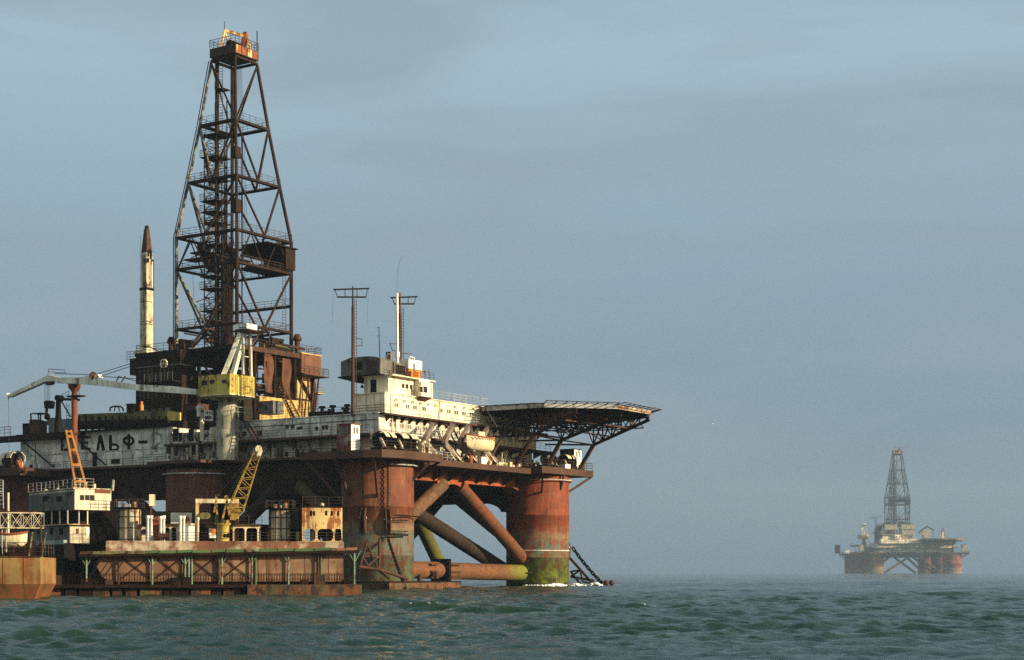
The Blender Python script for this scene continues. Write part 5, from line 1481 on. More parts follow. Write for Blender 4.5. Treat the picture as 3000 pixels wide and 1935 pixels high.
# davit arms: bent booms leaning on the lit side
def davit(label, px):
    f = lambda x, y, v: Vector(rv(x, y, v))
    dx = px - 1246
    sl = dx * 0.055
    t = thing(R, 'davit', label, 'davit', tuple(f(1290 + dx, 1342 + sl, -2.8)), 'bent davit arms on the lit side')
    pts = [(1268, 1243, -1.4), (1257, 1264, -2.6), (1248, 1281, -3.0), (1244, 1298, -3.1), (1254, 1310, -3.0), (1273, 1328, -2.6), (1290, 1344, -2.2)]
    wd = [0.42, 0.62, 0.74, 0.8, 0.78, 0.70, 0.5]
    Q = [f(x + dx, y + sl, v) for x, y, v in pts]
    for i in range(len(Q) - 1):
        MB().beam(Q[i], Q[i + 1] + (Q[i + 1] - Q[i]).normalized() * 0.12, 0.5, (wd[i] + wd[i + 1]) / 2).build('arm', M['davit'], t)
    for o in (-5, 9):
        MB().beam(f(1252 + dx + o, 1306 + sl, -3.0), f(1281 + dx + o, 1345 + sl, -3.0), 0.10, 0.12).build('guide_rail', M['tarp'], t)
    MB().tube(Q[0] + Vector((0, -.4, 0)), Q[0] + Vector((0, .4, 0)), 0.28, 12).build('sheave', M['rust'], t)
    for k in range(4):
        a = f(1250 + dx + k * 10, 1318 + sl + k * 7, -2.8)
        MB().tube(a, a + Vector((RNG.uniform(-.6, .6), 0.5, -RNG.uniform(.6, 1.3))), 0.08, 5).build('link', M[RNG.choice(['tarp', 'rust', 'white'])], t)
davit('bent grey davit arm nearest the winches, standing clear on the lit wall', 1246)
davit('bent grey davit arm in the middle, in front of the hanging stairs', 1304)
davit('bent grey davit arm directly left of the lifeboat', 1350)
t = davit('bent davit arm mostly hidden behind the lifeboat', 1408)

# deck gear along the lit side: each its own thing
GEAR = [('vent_post', 'ventilator', 0.14, 1.5), ('oil_drum', 'drum', 0.34, 0.95), ('locker_box', 'locker', 0.5, 0.8), ('bollard', 'bollard', 0.26, 0.7)]
def gear(kind, label, cat, u, v, z, mat, r, h, group=None):
    mb = MB()
    if kind == 'oil_drum':
        mb.lathe(u, v, [(r, z), (r, z + h * .32), (r * 1.05, z + h * .34), (r, z + h * .36), (r, z + h * .64), (r * 1.05, z + h * .66), (r, z + h * .68), (r, z + h)], 18)
    elif kind == 'vent_post':
        mb.lathe(u, v, [(r, z), (r, z + h - 0.3), (r * 2.0, z + h - 0.28), (r * 1.7, z + h)], 14)
    elif kind == 'bollard':
        mb.lathe(u, v, [(r * 1.4, z), (r * 1.4, z + .06), (r, z + .08), (r, z + h - .15), (r * 1.3, z + h - .12), (r * 1.2, z + h)], 16)
    else:
        mb.box(u - r, u + r, v - r * .7, v + r * .7, z, z + h).box(u - r - .04, u + r + .04, v - r * .7 - .04, v + r * .7 + .04, z + h, z + h + .08)
    return solo(R, mb, kind, M[mat], label, cat, (u, v, z), group)
z2 = DECK - 0.35
gear('oil_drum', 'orange brown drum on the deck edge right of the hooded winches', 'drum', 5.9, -2.6, z2, 'orange', 0.4, 1.2, 'drums on the lit deck')
gear('oil_drum', 'teal blue drum on the deck edge between two brown ones', 'drum', 9.6, -2.6, z2, 'teal', 0.45, 1.2, 'drums on the lit deck')
gear('oil_drum', 'brown drum next to the teal blue drum', 'drum', 11.0, -2.4, z2, 'rust', 0.5, 1.35, 'drums on the lit deck')
gear('oil_drum', 'orange drum at the foot of the middle davit', 'drum', 16.0, -3.0, z2, 'orange', 0.34, 1.0, 'drums on the lit deck')
gear('locker_box', 'small white locker on the right corner deck behind the handrail', 'locker', 37.5, -4.5, DECK, 'clean_white', 0.7, 0.5)
gear('locker_box', 'pale green grey locker in front of the base wall below the davits', 'locker', 19.5, -2.4, z2, 'boom', 0.8, 0.9)
for i in range(3):
    gear('oil_drum', ['rusty drum by the cabin on the far right deck corner', 'middle rusty drum on the far right deck corner', 'outermost rusty drum on the far right deck corner'][i], 'drum', 43.2 + i * 0.5, -4.0 + i * 0.9, DECK, 'rust', 0.32, 0.9, 'drums on the far right deck corner')
for i, (u, v) in enumerate([(2.2, -5.2), (2.9, -5.0), (3.6, -5.2), (4.2, -4.9), (2.5, -4.0), (3.4, -3.9), (4.6, -3.6)]):
    gear('vent_post', 'slim pale ventilator post in the cluster right of the hooded winches', 'ventilator', u, v, DECK, 'white', 0.13, 1.3 + 0.3 * (i % 3), 'ventilator posts by the winches')
# pipes, valves and boxes on the base storey wall (parts of the rig)
for i in range(60):
    u = RNG.uniform(4, 36); h = RNG.uniform(0.5, 2.2)
    v = RNG.uniform(-1.6, 1.3)
    x = RNG.random()
    mt = RNG.choice(['tarp', 'white', 'rust', 'white', 'olive', 'boom', 'black', 'tarp', 'orange'])
    if x < 0.5:
        MB().tube((u, v, z2), (u + RNG.uniform(-.3, .3), v, z2 + h), RNG.choice([0.06, 0.09, 0.14, 0.22]), 8).build('deck_pipe', M[mt], rig)
    elif x < 0.75:
        z = z2 + RNG.uniform(0.5, 2.2)
        MB().tube((u, v, z), (u + RNG.uniform(0.8, 3), v, z), RNG.choice([0.06, 0.09, 0.14]), 8).build('deck_pipe', M[mt], rig)
    else:
        MB().box(u, u + RNG.uniform(.4, 1.2), v, v + .6, z2, z2 + h * .7).build('deck_box', M[mt], rig)
for i in range(14):
    u = RNG.uniform(31, 41); v = RNG.uniform(-2, 0.5)
    MB().tube((u, v, DECK), (u + RNG.uniform(-.4, .4), v, DECK + RNG.uniform(.6, 2.2)), RNG.choice([0.1, 0.2, 0.35]), 10).build('deck_pipe', M[RNG.choice(['black', 'rust', 'tarp', 'grey', 'yellow_wall'])], rig)
# left corner platform gear
for i in range(16):
    u, v = RNG.uniform(-5.8, -1), RNG.uniform(58.5, 70.5)
    MB().tube((u, v, DECK), (u + RNG.uniform(-.4, .4), v + RNG.uniform(-.4, .4), DECK + RNG.uniform(.6, 2.0)), RNG.choice([0.1, 0.2, 0.3]), 8).build('deck_pipe', M[RNG.choice(['black', 'rust_dark', 'grey', 'boom'])], rig)
MB().beam(ru(52, 1352, -6.4), ru(66, 1384, -6.6), 0.5, 0.5).build('fairlead_arm', M['orange'], rig)
cw = ru(28, 1340, -3)
MB().tube((-3, cw[1] - .2, DECK + 1.2), (-3, cw[1] + 1.6, DECK + 1.2), 1.2, 24).build('reel', M['boom'], rig)

# roof gear over the side house: olive coaming, pipes, posts
co = thing(R, 'pipe_rack_coaming', 'long olive green coaming wall on the roof above the big letters', 'coaming', (3.2, 50, 22))
a, b = ru(235, 1213, 3.2), ru(490, 1204, 3.2)
MB().slab([ru(228, 1214, 3.2), ru(490, 1204, 3.2), ru(490, 1228, 3.2), ru(228, 1231, 3.2)], (0.3, 0, 0)).build('coaming_wall', M['olive'], co)
MB().slab([ru(490, 1204, 3.0), ru(527, 1209, 3.0), ru(527, 1232, 3.0), ru(490, 1232, 3.0)], (0.3, 0, 0)).build('coaming_end', M['yellow'], co, 'yellow end plate')
for k in range(8):
    y = 1234 + (k // 2) * 4.5
    MB().tube(ru(222, y + 6, 2.2 - 0.25 * (k % 2)), ru(486, y - 2, 2.2 - 0.25 * (k % 2)), 0.16, 8).build('rack_pipe', M['black' if k % 3 else 'rust_dark'], co)
for k in range(14):
    p = ru(232 + k * 19.5, 1232, 2.6)
    MB().box(2.5, 2.75, p[1] - .1, p[1] + .1, ztop, p[2] + 0.6).build('rack_post', M['black'], co)
MB().slab([ru(222, 1232, 2.9), ru(490, 1228, 2.9), ru(490, 1251, 2.9), ru(222, 1260, 2.9)], (0.1, 0, 0)).build('rack_back', M['black'], co)
# dark roof edge over the letter panel and the overhang at the left end
MB().box(0.6, 3.0, 37.2, 67.2, ztop, ztop + 0.16).build('roof_plate', M['rust_dark'], side)
MB().box(-0.6, 2.0, 53.5, 72.5, ztop - 0.75, ztop - 0.05).build('overhang', M['rust_dark'], side)
for (v, w) in ((54.5, 49), (65.5, 59.5)):
    MB().beam((0.4, v, ztop - .8), (1.0, w, DECK + 0.4), 0.16, 0.18).build('stay', M['black'], side)
MB().rail([(-0.5, 72.4, ztop), (-0.5, 67, ztop)], 1.3, 1.2, 3, 0.045).build('railing', M['rail'], side)
# hatch frame, drum and lit tank on the roof
hf = ru(340, 1207, 3.4)
mb = MB()
mb.path([ru(322, 1206, 3.4), ru(323, 1195, 3.4), ru(333, 1191, 3.4), ru(352, 1191, 3.4), ru(360, 1197, 3.4), ru(362, 1205, 3.4)], 0.12, 6).path([ru(335, 1206, 4.4), ru(337, 1193, 4.4), ru(348, 1193, 4.4), ru(350, 1206, 4.4)], 0.08, 6)
solo(R, mb, 'arched_frame', M['rust'], 'small rusty arched pipe frame on top of the olive coaming', 'frame', tuple(ru(340, 1207, 3.4)))
c = ru(395, 1206, 4.0)
mb = MB().lathe(4.0, c[1], [(1.15, c[2] - .2), (1.15, c[2] + 0.85), (1.25, c[2] + .9), (1.25, c[2] + 1.0)], 24)
solo(R, mb, 'round_tank', M['rust_dark'], 'low dark round tank on the roof left of the derrick base', 'tank', (4.0, c[1], c[2]))
c = ru(415, 1204, 3.7)
mb = MB().lathe(3.7, c[1], [(0.28, c[2]), (0.28, c[2] + 0.75), (0.18, c[2] + .9), (0.18, c[2] + 1.3)], 16)
solo(R, mb, 'gas_bottle', M['orange_paint'], 'orange red pressure bottle catching the sun left of the derrick base', 'bottle', (3.7, c[1], c[2]))
fr_ = thing(R, 'frame_shelter', 'spindly dark open frame shelter on the left end of the roof', 'shelter', ru(104, 1250, 1.5))
P = [ru(92, 1246, 1.2), ru(118, 1244, 1.2), ru(90, 1213, 1.2), ru(119, 1211, 1.2)]
for i, j in ((0, 2), (1, 3), (2, 3)):
    MB().beam(P[i], P[j], 0.16, 0.16).build('bar', M['black'], fr_)
    MB().beam(Vector(P[i]) + Vector((1.4, 0, 0)), Vector(P[j]) + Vector((1.4, 0, 0)), 0.14, 0.14).build('bar', M['black'], fr_)
MB().slab([P[2], P[3], tuple(Vector(P[3]) + Vector((1.4, 0, 0))), tuple(Vector(P[2]) + Vector((1.4, 0, 0)))], (0, 0, 0.08)).build('roof', M['black'], fr_)
for i, (x0, y0, x1, y1, lab, mt) in enumerate([(86, 1231, 102, 1262, 'brown box on the far left roof end under the open frame', 'rust'), (102, 1234, 116, 1262, 'red brown box beside the open frame at the left roof end', 'rust'), (66, 1242, 84, 1264, 'dark ribbed box at the left roof railing', 'black'),
                                     (142, 1226, 158, 1262, 'pale grey box with a bright panel left of the dark post crane', 'grey'), (172, 1229, 206, 1258, 'dark green block between the post crane and the boom rest', 'teal')]):
    a, b = ru(x0, y1, 2.0), ru(x1, y0, 2.0)
    mb = MB().box(2.0, 3.4, b[1], a[1], ztop, b[2]).box(1.94, 3.46, b[1] - .06, a[1] + .06, b[2], b[2] + .08)
    solo(R, mb, 'equipment_box', M[mt], lab, 'equipment box', (2, b[1], ztop), 'equipment boxes on the left roof end')
# bridge-side roof posts and lumps between derrick and bridge
for i, (x, y0, y1, r) in enumerate([(944, 1217, 1191, 0.24), (975, 1213, 1188, 0.24), (1017, 1208, 1185, 0.22), (964, 1214, 1199, 0.1), (970, 1214, 1200, 0.1), (1012, 1210, 1195, 0.3)]):
    b = ru(x, y0, 6.0); t_ = ru(x, y1, 6.0)
    gear('vent_post', ['thick dark vent post nearest the derrick on the roof skyline', 'thick dark vent post midway along the roof skyline', 'dark vent post close left of the tall antenna mast', 'thin left one of a pair of pegs on the roof skyline', 'thin right one of a pair of pegs on the roof skyline', 'squat dark stub at the foot of the post by the antenna mast'][i],
         'ventilator', 6.0, b[1], ztop, 'black', r, t_[2] - ztop, 'dark vent posts on the roof skyline')
for (x0, x1, y) in ((905, 960, 1207), (985, 1010, 1208)):
    a, b = ru(x0, 1222, 7), ru(x1, y, 7)
    solo(R, MB().box(7, 9, b[1], a[1], ztop, b[2]).box(6.9, 9.1, b[1] - .1, a[1] + .1, b[2], b[2] + .1), 'roof_hatch', M['black'],
         'low wide dark hatch on the roof right of the derrick' if x0 == 905 else 'small low dark hatch on the roof near the antenna mast', 'hatch', (7, b[1], ztop), 'roof hatches')
# machinery under the crane house and right of it
for (x0, y0, x1, y1, u, mt, lab) in [(757, 1176, 800, 1214, 6.2, 'grey', 'grey machinery block in shade under the yellow wall'), (540, 1184, 578, 1232, 1.0, 'rust', 'brown machine house beside the crane pedestal'), (548, 1203, 592, 1236, 0.4, 'black', 'dark open winch box left of the crane pedestal')]:
    a, b = ru(x0, y1, u), ru(x1, y0, u)
    mb = MB().box(u, u + 2.2, b[1], a[1], max(ztop, a[2]), b[2]).box(u - .08, u + 2.28, b[1] - .08, a[1] + .08, b[2], b[2] + .1)
    solo(R, mb, 'machinery_block', M[mt], lab, 'machinery', (u, b[1], max(ztop, a[2])), 'machinery blocks by the crane')
mb = MB().path([ru(600, 1220, -.3), ru(600, 1190, -.3)], 0.14, 8).path([ru(590, 1210, -.3), ru(590, 1292, -.3)], 0.2, 10).path([ru(595, 1236, -.3), ru(595, 1300, -.3)], 0.12, 8)
solo(R, mb, 'vertical_pipes', M['white'], 'bundle of bright pale vertical pipes left of the crane pedestal', 'pipes', tuple(ru(592, 1292, -.3)))
c = ru(583, 1199, -0.6)
solo(R, MB().lathe(c[0], c[1], [(0.3, c[2] - 1.0), (0.3, c[2] - .1), (0.42, c[2]), (0.4, c[2] + .3), (0.2, c[2] + .45)], 16), 'mushroom_vent', M['clean_white'], 'small white mushroom vent left of the crane pedestal', 'ventilator', (c[0], c[1], c[2] - 1.0))
cage = thing(R, 'white_cage', 'bright white open pipe cage left of the crane pedestal', 'cage', ru(610, 1232, -1))
P = [ru(598, 1231, -1), ru(622, 1232, -1), ru(600, 1203, -1), ru(622, 1205, -1), ru(598, 1217, -1), ru(622, 1218, -1)]
for i, j in ((0, 2), (1, 3), (2, 3), (4, 5), (0, 1)):
    MB().tube(P[i], P[j], 0.08, 6).build('bar', M['clean_white'], cage)
for k in range(5):
    a = Vector(P[2]).lerp(Vector(P[3]), k / 4); b = Vector(P[4]).lerp(Vector(P[5]), k / 4)
    MB().tube(a, b, 0.05, 5).build('bar', M['clean_white'], cage)
# ------------------------------------------------------------------ the rusty barge and its floating walkway in front
B = Frame(-36.0, 139.0, math.radians(12))
def rb(px, py, b): return B.hit(px, py, b=b)
def bbox(mb, x0, y0, x1, y1, b0, b1):
    p, q = rb(x0, y1, b0), rb(x1, y0, b0)
    return mb.box(p[0], q[0], b0, b1, p[2], q[2])
brg = thing(B, 'barge', 'long rust brown work barge with a flaking pale bulwark behind the green walkway', 'barge', (12, 7, 0))
HB = 2.9
aL, aR = rb(284, 1600, HB)[0], rb(1006, 1600, HB)[0]
outl = [rb(x, y, HB) for x, y in [(300, 1614), (1006, 1612), (1006, 1704), (322, 1704), (300, 1692), (284, 1660)]]
MB().slab([(a, HB, z) for a, b, z in outl], (0, 9, 0)).build('hull', M['barge'], brg)
aBow = rb(214, 1600, 9)[0]
zt_ = rb(300, 1600, HB)[2]
MB()._add([(rb(300, 1614, HB)[0], HB, zt_), (rb(284, 1660, HB)[0], HB, 2.2), (rb(322, 1704, HB)[0], HB, 1.2), (aBow, 8.0, zt_ + .3), (aBow + 1.2, 8.0, 1.0), (rb(300, 1614, HB)[0], 12.4, zt_), (rb(322, 1704, HB)[0], 12.4, 1.2), (rb(284, 1660, HB)[0], 12.4, 2.2)],
          [(0, 3, 4, 1), (1, 4, 2), (3, 5, 7, 4), (4, 7, 6), (0, 5, 3), (2, 4, 6)]).build('bow', M['black'], brg)  # shade on the turned-away bow put into its black colour
MB().box(aBow + 1, aR + 0.2, HB + 0.4, 12, -1.0, 1.5).build('underwater_hull', M['rust_dark'], brg)
bz0, bz1 = rb(640, 1617, HB)[2], rb(640, 1586, HB)[2]
MB().box(rb(310, 1600, 2.75)[0], aR + 0.02, 2.75, 2.89, bz0, bz1).build('bulwark', M['bulwark'], brg)
MB().box(rb(310, 1600, 3.3)[0], aR, 3.0, 12.2, bz0 - .1, bz0 + .15).build('deck', M['rust_dark'], brg)
BD = bz0 + .15
for x, w in ((437, 3), (756, 5), (892, 4), (962, 3), (780, 3), (530, 2)):       # run-down marks of rust water: raised weld strips
    p = rb(x, 1700, HB)
    MB().box(p[0], p[0] + 0.03, HB - 0.02, HB, 1.3, bz0).build('weld_seam', M['edge'], brg)
# silos
def silo(label, x0, x1, ytop, b, mt):
    p, q = rb(x0, 1592, b), rb(x1, 1592, b)
    r = (q[0] - p[0]) / 2; ca = (p[0] + q[0]) / 2
    zt2 = rb((x0 + x1) / 2, ytop, b - r)[2]
    t = thing(B, 'silo', label, 'silo', (ca, b, BD), 'two riveted silos on the barge')
    MB().lathe(ca, b, [(r, BD), (r, zt2)], 36).build('shell', M[mt], t)
    for k in range(3):
        z = BD + (zt2 - BD) * (0.26 + k * 0.27)
        MB().lathe(ca, b, [(r + .05, z), (r + .05, z + .06)], 36).build('hoop', M['rust_dark'], t)
    for a_ in (-150, -115, -90, -60, -30):
        u, v = ca + (r + .05) * math.cos(math.radians(a_)), b + (r + .05) * math.sin(math.radians(a_))
        MB().tube((u, v, BD), (u, v, zt2), 0.05, 6).build('stave', M['rust'], t)
    MB().lathe(ca, b, [(r * .6, zt2), (r * 1.35, zt2 + .06), (r * 1.35, zt2 + .14)], 28).build('top_platform', M['rust_dark'], t)
    pts = [(ca + r * 1.3 * math.cos(k * PI / 6), b + r * 1.3 * math.sin(k * PI / 6), zt2 + .14) for k in range(13)]
    MB().rail(pts, 0.7, 0.6, 2, 0.02, 0.02).build('railing', M['rail'], t)
    for k, (o, hh, rr) in enumerate([(-.45, .35, .16), (.05, .28, .1), (.45, .5, .2)]):
        MB().lathe(ca + o, b - .3, [(rr, zt2 + .1), (rr, zt2 + .1 + hh), (rr * .7, zt2 + .16 + hh)], 12).build('top_vent', M['silo'], t)
silo('rust patched cream silo left of the white vent pipes on the barge', 345, 413, 1491, 6.2, 'silo')
silo('cleaner cream silo beside the rust streaked cabin on the barge', 787, 854, 1494, 6.2, 'silo')
# white vent pipes
VP = [(432.5, 1511), (443, 1511), (470.5, 1513), (479.5, 1511), (528, 1512), (538, 1512), (579, 1516)]
for i, (x, y) in enumerate(VP):
    p, q = rb(x, 1590, 4.4 + 0.3 * (i % 2)), rb(x, y, 4.4 + 0.3 * (i % 2))
    mb = MB().lathe(p[0], p[1], [(0.125, BD), (0.125, q[2] - .28), (0.165, q[2] - .26), (0.165, q[2])], 14)
    solo(B, mb, 'vent_pipe', M['clean_white'] if i != 6 else M['white'],
         ['leftmost white vent pipe on the barge deck, first of the left pair', 'second white vent pipe of the left pair, close to the silo', 'third white vent pipe from the left, in front of the pale deckhouse', 'fourth white vent pipe from the left on the barge', 'fifth white vent pipe, left one of the middle pair', 'sixth white vent pipe, right one of the middle pair', 'lone white vent pipe beside the arched gantry frame'][i],
         'vent pipe', (p[0], p[1], BD), 'white vent pipes on the barge')
# pale deckhouse with arched openings behind the pipes
dh = thing(B, 'deckhouse', 'low pale deckhouse with arched openings between silo and crane', 'deckhouse', rb(470, 1590, 6))
bbox(MB(), 414, 1540, 524, 1592, 6.0, 9.0).build('wall', M['tarp'], dh)
bbox(MB(), 410, 1536, 526, 1540, 5.8, 9.2).build('roof', M['rust'], dh)
for x0, x1, y in ((417, 427, 1550), (446, 454, 1550), (484, 496, 1546), (503, 516, 1546)):
    bbox(MB(), x0, y + 5, x1, 1588 if x0 > 480 else 1566, 5.93, 6.02).build('opening', M['black'], dh)
    p, q = rb(x0, y + 5, 5.93), rb(x1, y + 5, 5.93)
    MB().tube(((p[0] + q[0]) / 2, 5.932, p[2]), ((p[0] + q[0]) / 2, 6.02, p[2]), (q[0] - p[0]) / 2, 14).build('arch', M['black'], dh)
tk = thing(B, 'white_tank', 'square white tank with a lid in the middle of the barge deck', 'tank', rb(555, 1590, 5))
bbox(MB(), 543, 1540, 571, 1592, 5.0, 6.2).build('tank_body', M['clean_white'], tk)
bbox(MB(), 541, 1534, 573, 1540, 4.9, 6.3).build('lid', M['cream'], tk)
for k, (x0, x1, y, lab) in enumerate([(449, 470, 1513, 'brown round topped casing between two vent pipe pairs'), (540, 556, 1512, 'red brown round topped casing right of the middle vent pipes')]):
    p, q = rb(x0, 1545, 5.6), rb(x1, y, 5.6)
    ca = (p[0] + q[0]) / 2; r = (q[0] - p[0]) / 2
    mb = MB().box(p[0], q[0], 5.6, 7, BD, q[2] - r).tube((ca, 5.6, q[2] - r), (ca, 7, q[2] - r), r, 20)
    solo(B, mb, 'engine_casing', M['rust_red'], lab, 'casing', (ca, 6, BD), 'round topped casings on the barge')
mb = MB().tube(rb(462, 1572, 4.2), rb(494, 1572, 4.2), 0.28, 14)
for x in (465, 490):
    mb.beam(rb(x, 1578, 4.2), rb(x + 3, 1590, 4.2), .08, .08)
solo(B, mb, 'fuel_drum', M['rust'], 'brown drum lying on trestles in front of the deckhouse', 'drum', (rb(478, 1590, 4.2)[0], 4.2, BD))
# arched gantry frame
ga = thing(B, 'gantry_frame', 'cream and rust arched gantry frame standing behind the barge crane', 'frame', rb(640, 1535, 7.5))
bbox(MB(), 573, 1466, 583, 1592, 7.4, 8.2).build('leg', M['rust_house'], ga)
bbox(MB(), 690, 1468, 700, 1592, 7.4, 8.2).build('leg', M['rust_house'], ga)
bbox(MB(), 573, 1463, 700, 1474, 7.39, 8.21).build('crossbeam', M['tarp'], ga)
for s_, x in ((1, 583), (-1, 690)):
    MB().slab([rb(x, 1474, 7.42), rb(x + s_ * 10, 1474, 7.42), rb(x + s_ * 3, 1478, 7.42), rb(x, 1486, 7.42)], (0, .7, 0)).build('corner_plate', M['rust_house'], ga)
bbox(MB(), 583, 1530, 690, 1536, 7.0, 9).build('machine_deck', M['rust_dark'], ga)
bbox(MB(), 618, 1476, 690, 1530, 8.6, 9).build('back_plate', M['rust_dark'], ga)
for x in (594, 606):
    c = rb(x, 1512, 7.6)
    MB().tube((c[0], 7.2, c[2]), (c[0], 7.7, c[2]), 0.3, 18).build('winch_drum', M['olive'], ga)
bbox(MB(), 585, 1538, 618, 1592, 6.6, 8).build('side_casing', M['rust_dark'], ga)
bbox(MB(), 613, 1567, 633, 1578, 6.3, 6.7).build('bin', M['clean_white'], ga)
bbox(MB(), 612, 1548, 620, 1567, 6.4, 6.7).build('bin', M['white'], ga)
bbox(MB(), 621, 1550, 632, 1566, 6.45, 6.7).build('bin', M['orange_paint'], ga)
# yellow lattice crane on the barge
bc = thing(B, 'barge_crane', 'weathered yellow lattice boom crane on a round pedestal on the barge', 'crane', (rb(652, 1590, 5)[0], 5, BD))
p, q = rb(636, 1590, 5), rb(672, 1540, 5)
ca, r = (p[0] + q[0]) / 2, (q[0] - p[0]) / 2
MB().lathe(ca, 5, [(r, BD), (r, q[2]), (r * 1.25, q[2] + .05), (r * 1.25, q[2] + .2)], 32).build('pedestal', M['yellow'], bc)
for x, y in ((658, 1570), (669, 1569)):
    c = rb(x, y, 4.2)
    MB().ball((c[0], 5 - r * .93, c[2]), 0.16, 12, 8, (1, .4, 1.3)).build('port', M['black'], bc)
bbox(MB(), 652, 1524, 672, 1538, 4.4, 5.6).build('slew_base', M['crane_yellow'], bc)
bbox(MB(), 629, 1512, 642, 1536, 4.6, 5.4).build('engine', M['olive'], bc)
for a_, c_ in [((650, 1530), (665, 1468)), ((677, 1524), (664, 1468)), ((627, 1503), (634, 1462)), ((636, 1512), (633, 1450)), ((672, 1512), (665, 1462))]:
    MB().beam(rb(*a_, 4.6), rb(*c_, 4.9), 0.16, 0.16).build('a_frame_leg', M['crane_yellow'], bc)
MB().tube(rb(664, 1458, 4.5), rb(664, 1458, 5.3), 0.22, 12).build('sheave', M['crane_yellow'], bc)
MB().tube(rb(639, 1449, 4.7), rb(639, 1449, 5.1), 0.13, 10).build('sheave', M['olive'], bc)
f0, f1 = Vector(rb(680, 1522, 4.4)), Vector(rb(757, 1316, 2.2))
fm = f0.lerp(f1, 0.16)
MB().truss(fm, f0.lerp(f1, .93), (1.25, 0.62), (0, 1, 0.2), 11, 0.055, 0.032).build('boom', M['crane_yellow'], bc)
for s_ in (-.55, .55):
    MB().slab([tuple(f0 + Vector((-.1, s_, 0))), tuple(f0 + Vector((.25, s_, -.1))), tuple(fm + Vector((.62, s_, -.2))), tuple(fm + Vector((-.55, s_, .3)))], (0, .08, 0)).build('boom_foot', M['crane_yellow'], bc)
MB().beam(f0.lerp(f1, .92), f1, 0.5, 0.62).build('boom_head', M['cream'], bc)
MB().tube(f1 + Vector((0, -.3, 0)), f1 + Vector((0, .3, 0)), 0.3, 14).build('sheave', M['cream'], bc)
for a_ in (rb(664, 1456, 4.7), rb(666, 1460, 5.1), rb(640, 1449, 4.9)):
    MB().tube(a_, f0.lerp(f1, .9) + Vector((-.3, 0, .1)), 0.022, 4).build('luffing_cable', M['olive'], bc)
# low arcade and hatch gear between crane and silo
ar = thing(B, 'arcade_deckhouse', 'low deckhouse with dark rounded openings right of the yellow crane', 'deckhouse', rb(720, 1590, 6))
bbox(MB(), 682, 1540, 765, 1547, 6, 9).build('roof', M['tarp'], ar)
bbox(MB(), 682, 1536, 768, 1540, 5.8, 9.2).build('roof_edge', M['rust'], ar)
for x in (682, 717, 754):
    bbox(MB(), x, 1547, x + 4.5, 1592, 6.02, 6.5).build('pillar', M['tarp'], ar)
    for s_, xx in ((1, x + 4.5), (-1, x)):
        MB().slab([rb(xx, 1547, 6.04), rb(xx + s_ * 7, 1547, 6.04), rb(xx + s_ * 2, 1550, 6.04), rb(xx, 1556, 6.04)], (0, .3, 0)).build('spandrel', M['tarp'], ar)
bbox(MB(), 686, 1547, 754, 1592, 8.4, 8.6).build('back_wall', M['black'], ar)
bbox(MB(), 760, 1554, 764, 1592, 6.8, 7.2).build('pump', M['boom'], ar)
for x in (724, 737, 746):
    p = rb(x, 1536, 6.6); q = rb(x, 1480 if x == 724 else 1509, 6.6)
    MB().tube(p, q, 0.1, 6).build('roof_post', M['black'], ar)
MB().rail([rb(690, 1536, 6.1), rb(768, 1536, 6.1)], 0.7, 0.8, 2, 0.022).build('railing', M['rail'], ar)
# rust streaked cabin at the right end of the barge: wall with real openings
rc = thing(B, 'rust_streaked_cabin', 'orange and cream rust streaked cabin with oval openings at the barge end', 'cabin', rb(945, 1605, 4))
def pierced(x0, y0, x1, y1, b, d, holes, mat, par, name='wall'):
    """wall between pixel bounds with rounded openings (x0,y0,x1,y1)"""
    mb = MB()
    xs = sorted({x0, x1} | {h[0] for h in holes} | {h[2] for h in holes})
    for xa, xb in zip(xs, xs[1:]):
        hs = sorted([h for h in holes if h[0] <= xa and h[2] >= xb], key=lambda h: h[1])
        y = y0
        for h in hs:
            if h[1] > y:
                bbox(mb, xa, y, xb, h[1], b, b + d)
            y = h[3]
        if y < y1:
            bbox(mb, xa, y, xb, y1, b, b + d)
    for h in holes:
        r = min(h[2] - h[0], h[3] - h[1]) * 0.34
        if r < 3:
            continue
        for cx_, cy_, sx, sy in ((h[0], h[1], 1, 1), (h[2], h[1], -1, 1), (h[2], h[3], -1, -1), (h[0], h[3], 1, -1)):
            pts = [(cx_, cy_)] + [(cx_ + sx * r * (1 - math.sin(t)), cy_ + sy * r * (1 - math.cos(t))) for t in [PI / 2 * i / 5 for i in range(6)]]
            mb.slab([rb(x, y, b + .002) for x, y in pts], (0, d - .004, 0))
    return mb.build(name, M[mat], par)
pierced(885, 1487, 1003, 1606, 4.0, 0.12, [(891, 1550, 924, 1586), (930, 1550, 976, 1586), (980, 1550, 1000, 1586), (908, 1497, 914, 1513), (917, 1498, 923, 1512), (952, 1497, 959, 1511), (969, 1498, 975, 1512), (987, 1498, 993, 1512)], 'rust_house', rc)
p, q = rb(885, 1605, 4), rb(1003, 1487, 4)
MB().box(p[0] - .05, q[0] + .05, 3.9, 9, q[2], q[2] + .1).build('roof', M['rust_dark'], rc)
MB().box(p[0], p[0] + .12, 4.15, 8.8, BD, q[2] - .01).build('side_wall', M['rust'], rc)
MB().box(q[0] - .12, q[0], 4.15, 8.8, BD, q[2] - .01).build('side_wall', M['rust'], rc)
MB().box(p[0] + .12, q[0] - .12, 8.7, 8.8, rb(900, 1545, 8.7)[2], q[2] - .01).build('back_wall', M['rust_dark'], rc)
MB().box(p[0] + .12, q[0] - .12, 4.15, 8.7, rb(900, 1546, 4)[2], rb(900, 1544, 4)[2]).build('upper_floor', M['rust_dark'], rc)
for x in (910, 919, 990):
    bbox(MB(), x, 1545, x + 7, 1590, 6.5, 7).build('inner_post', M['tarp'], rc)
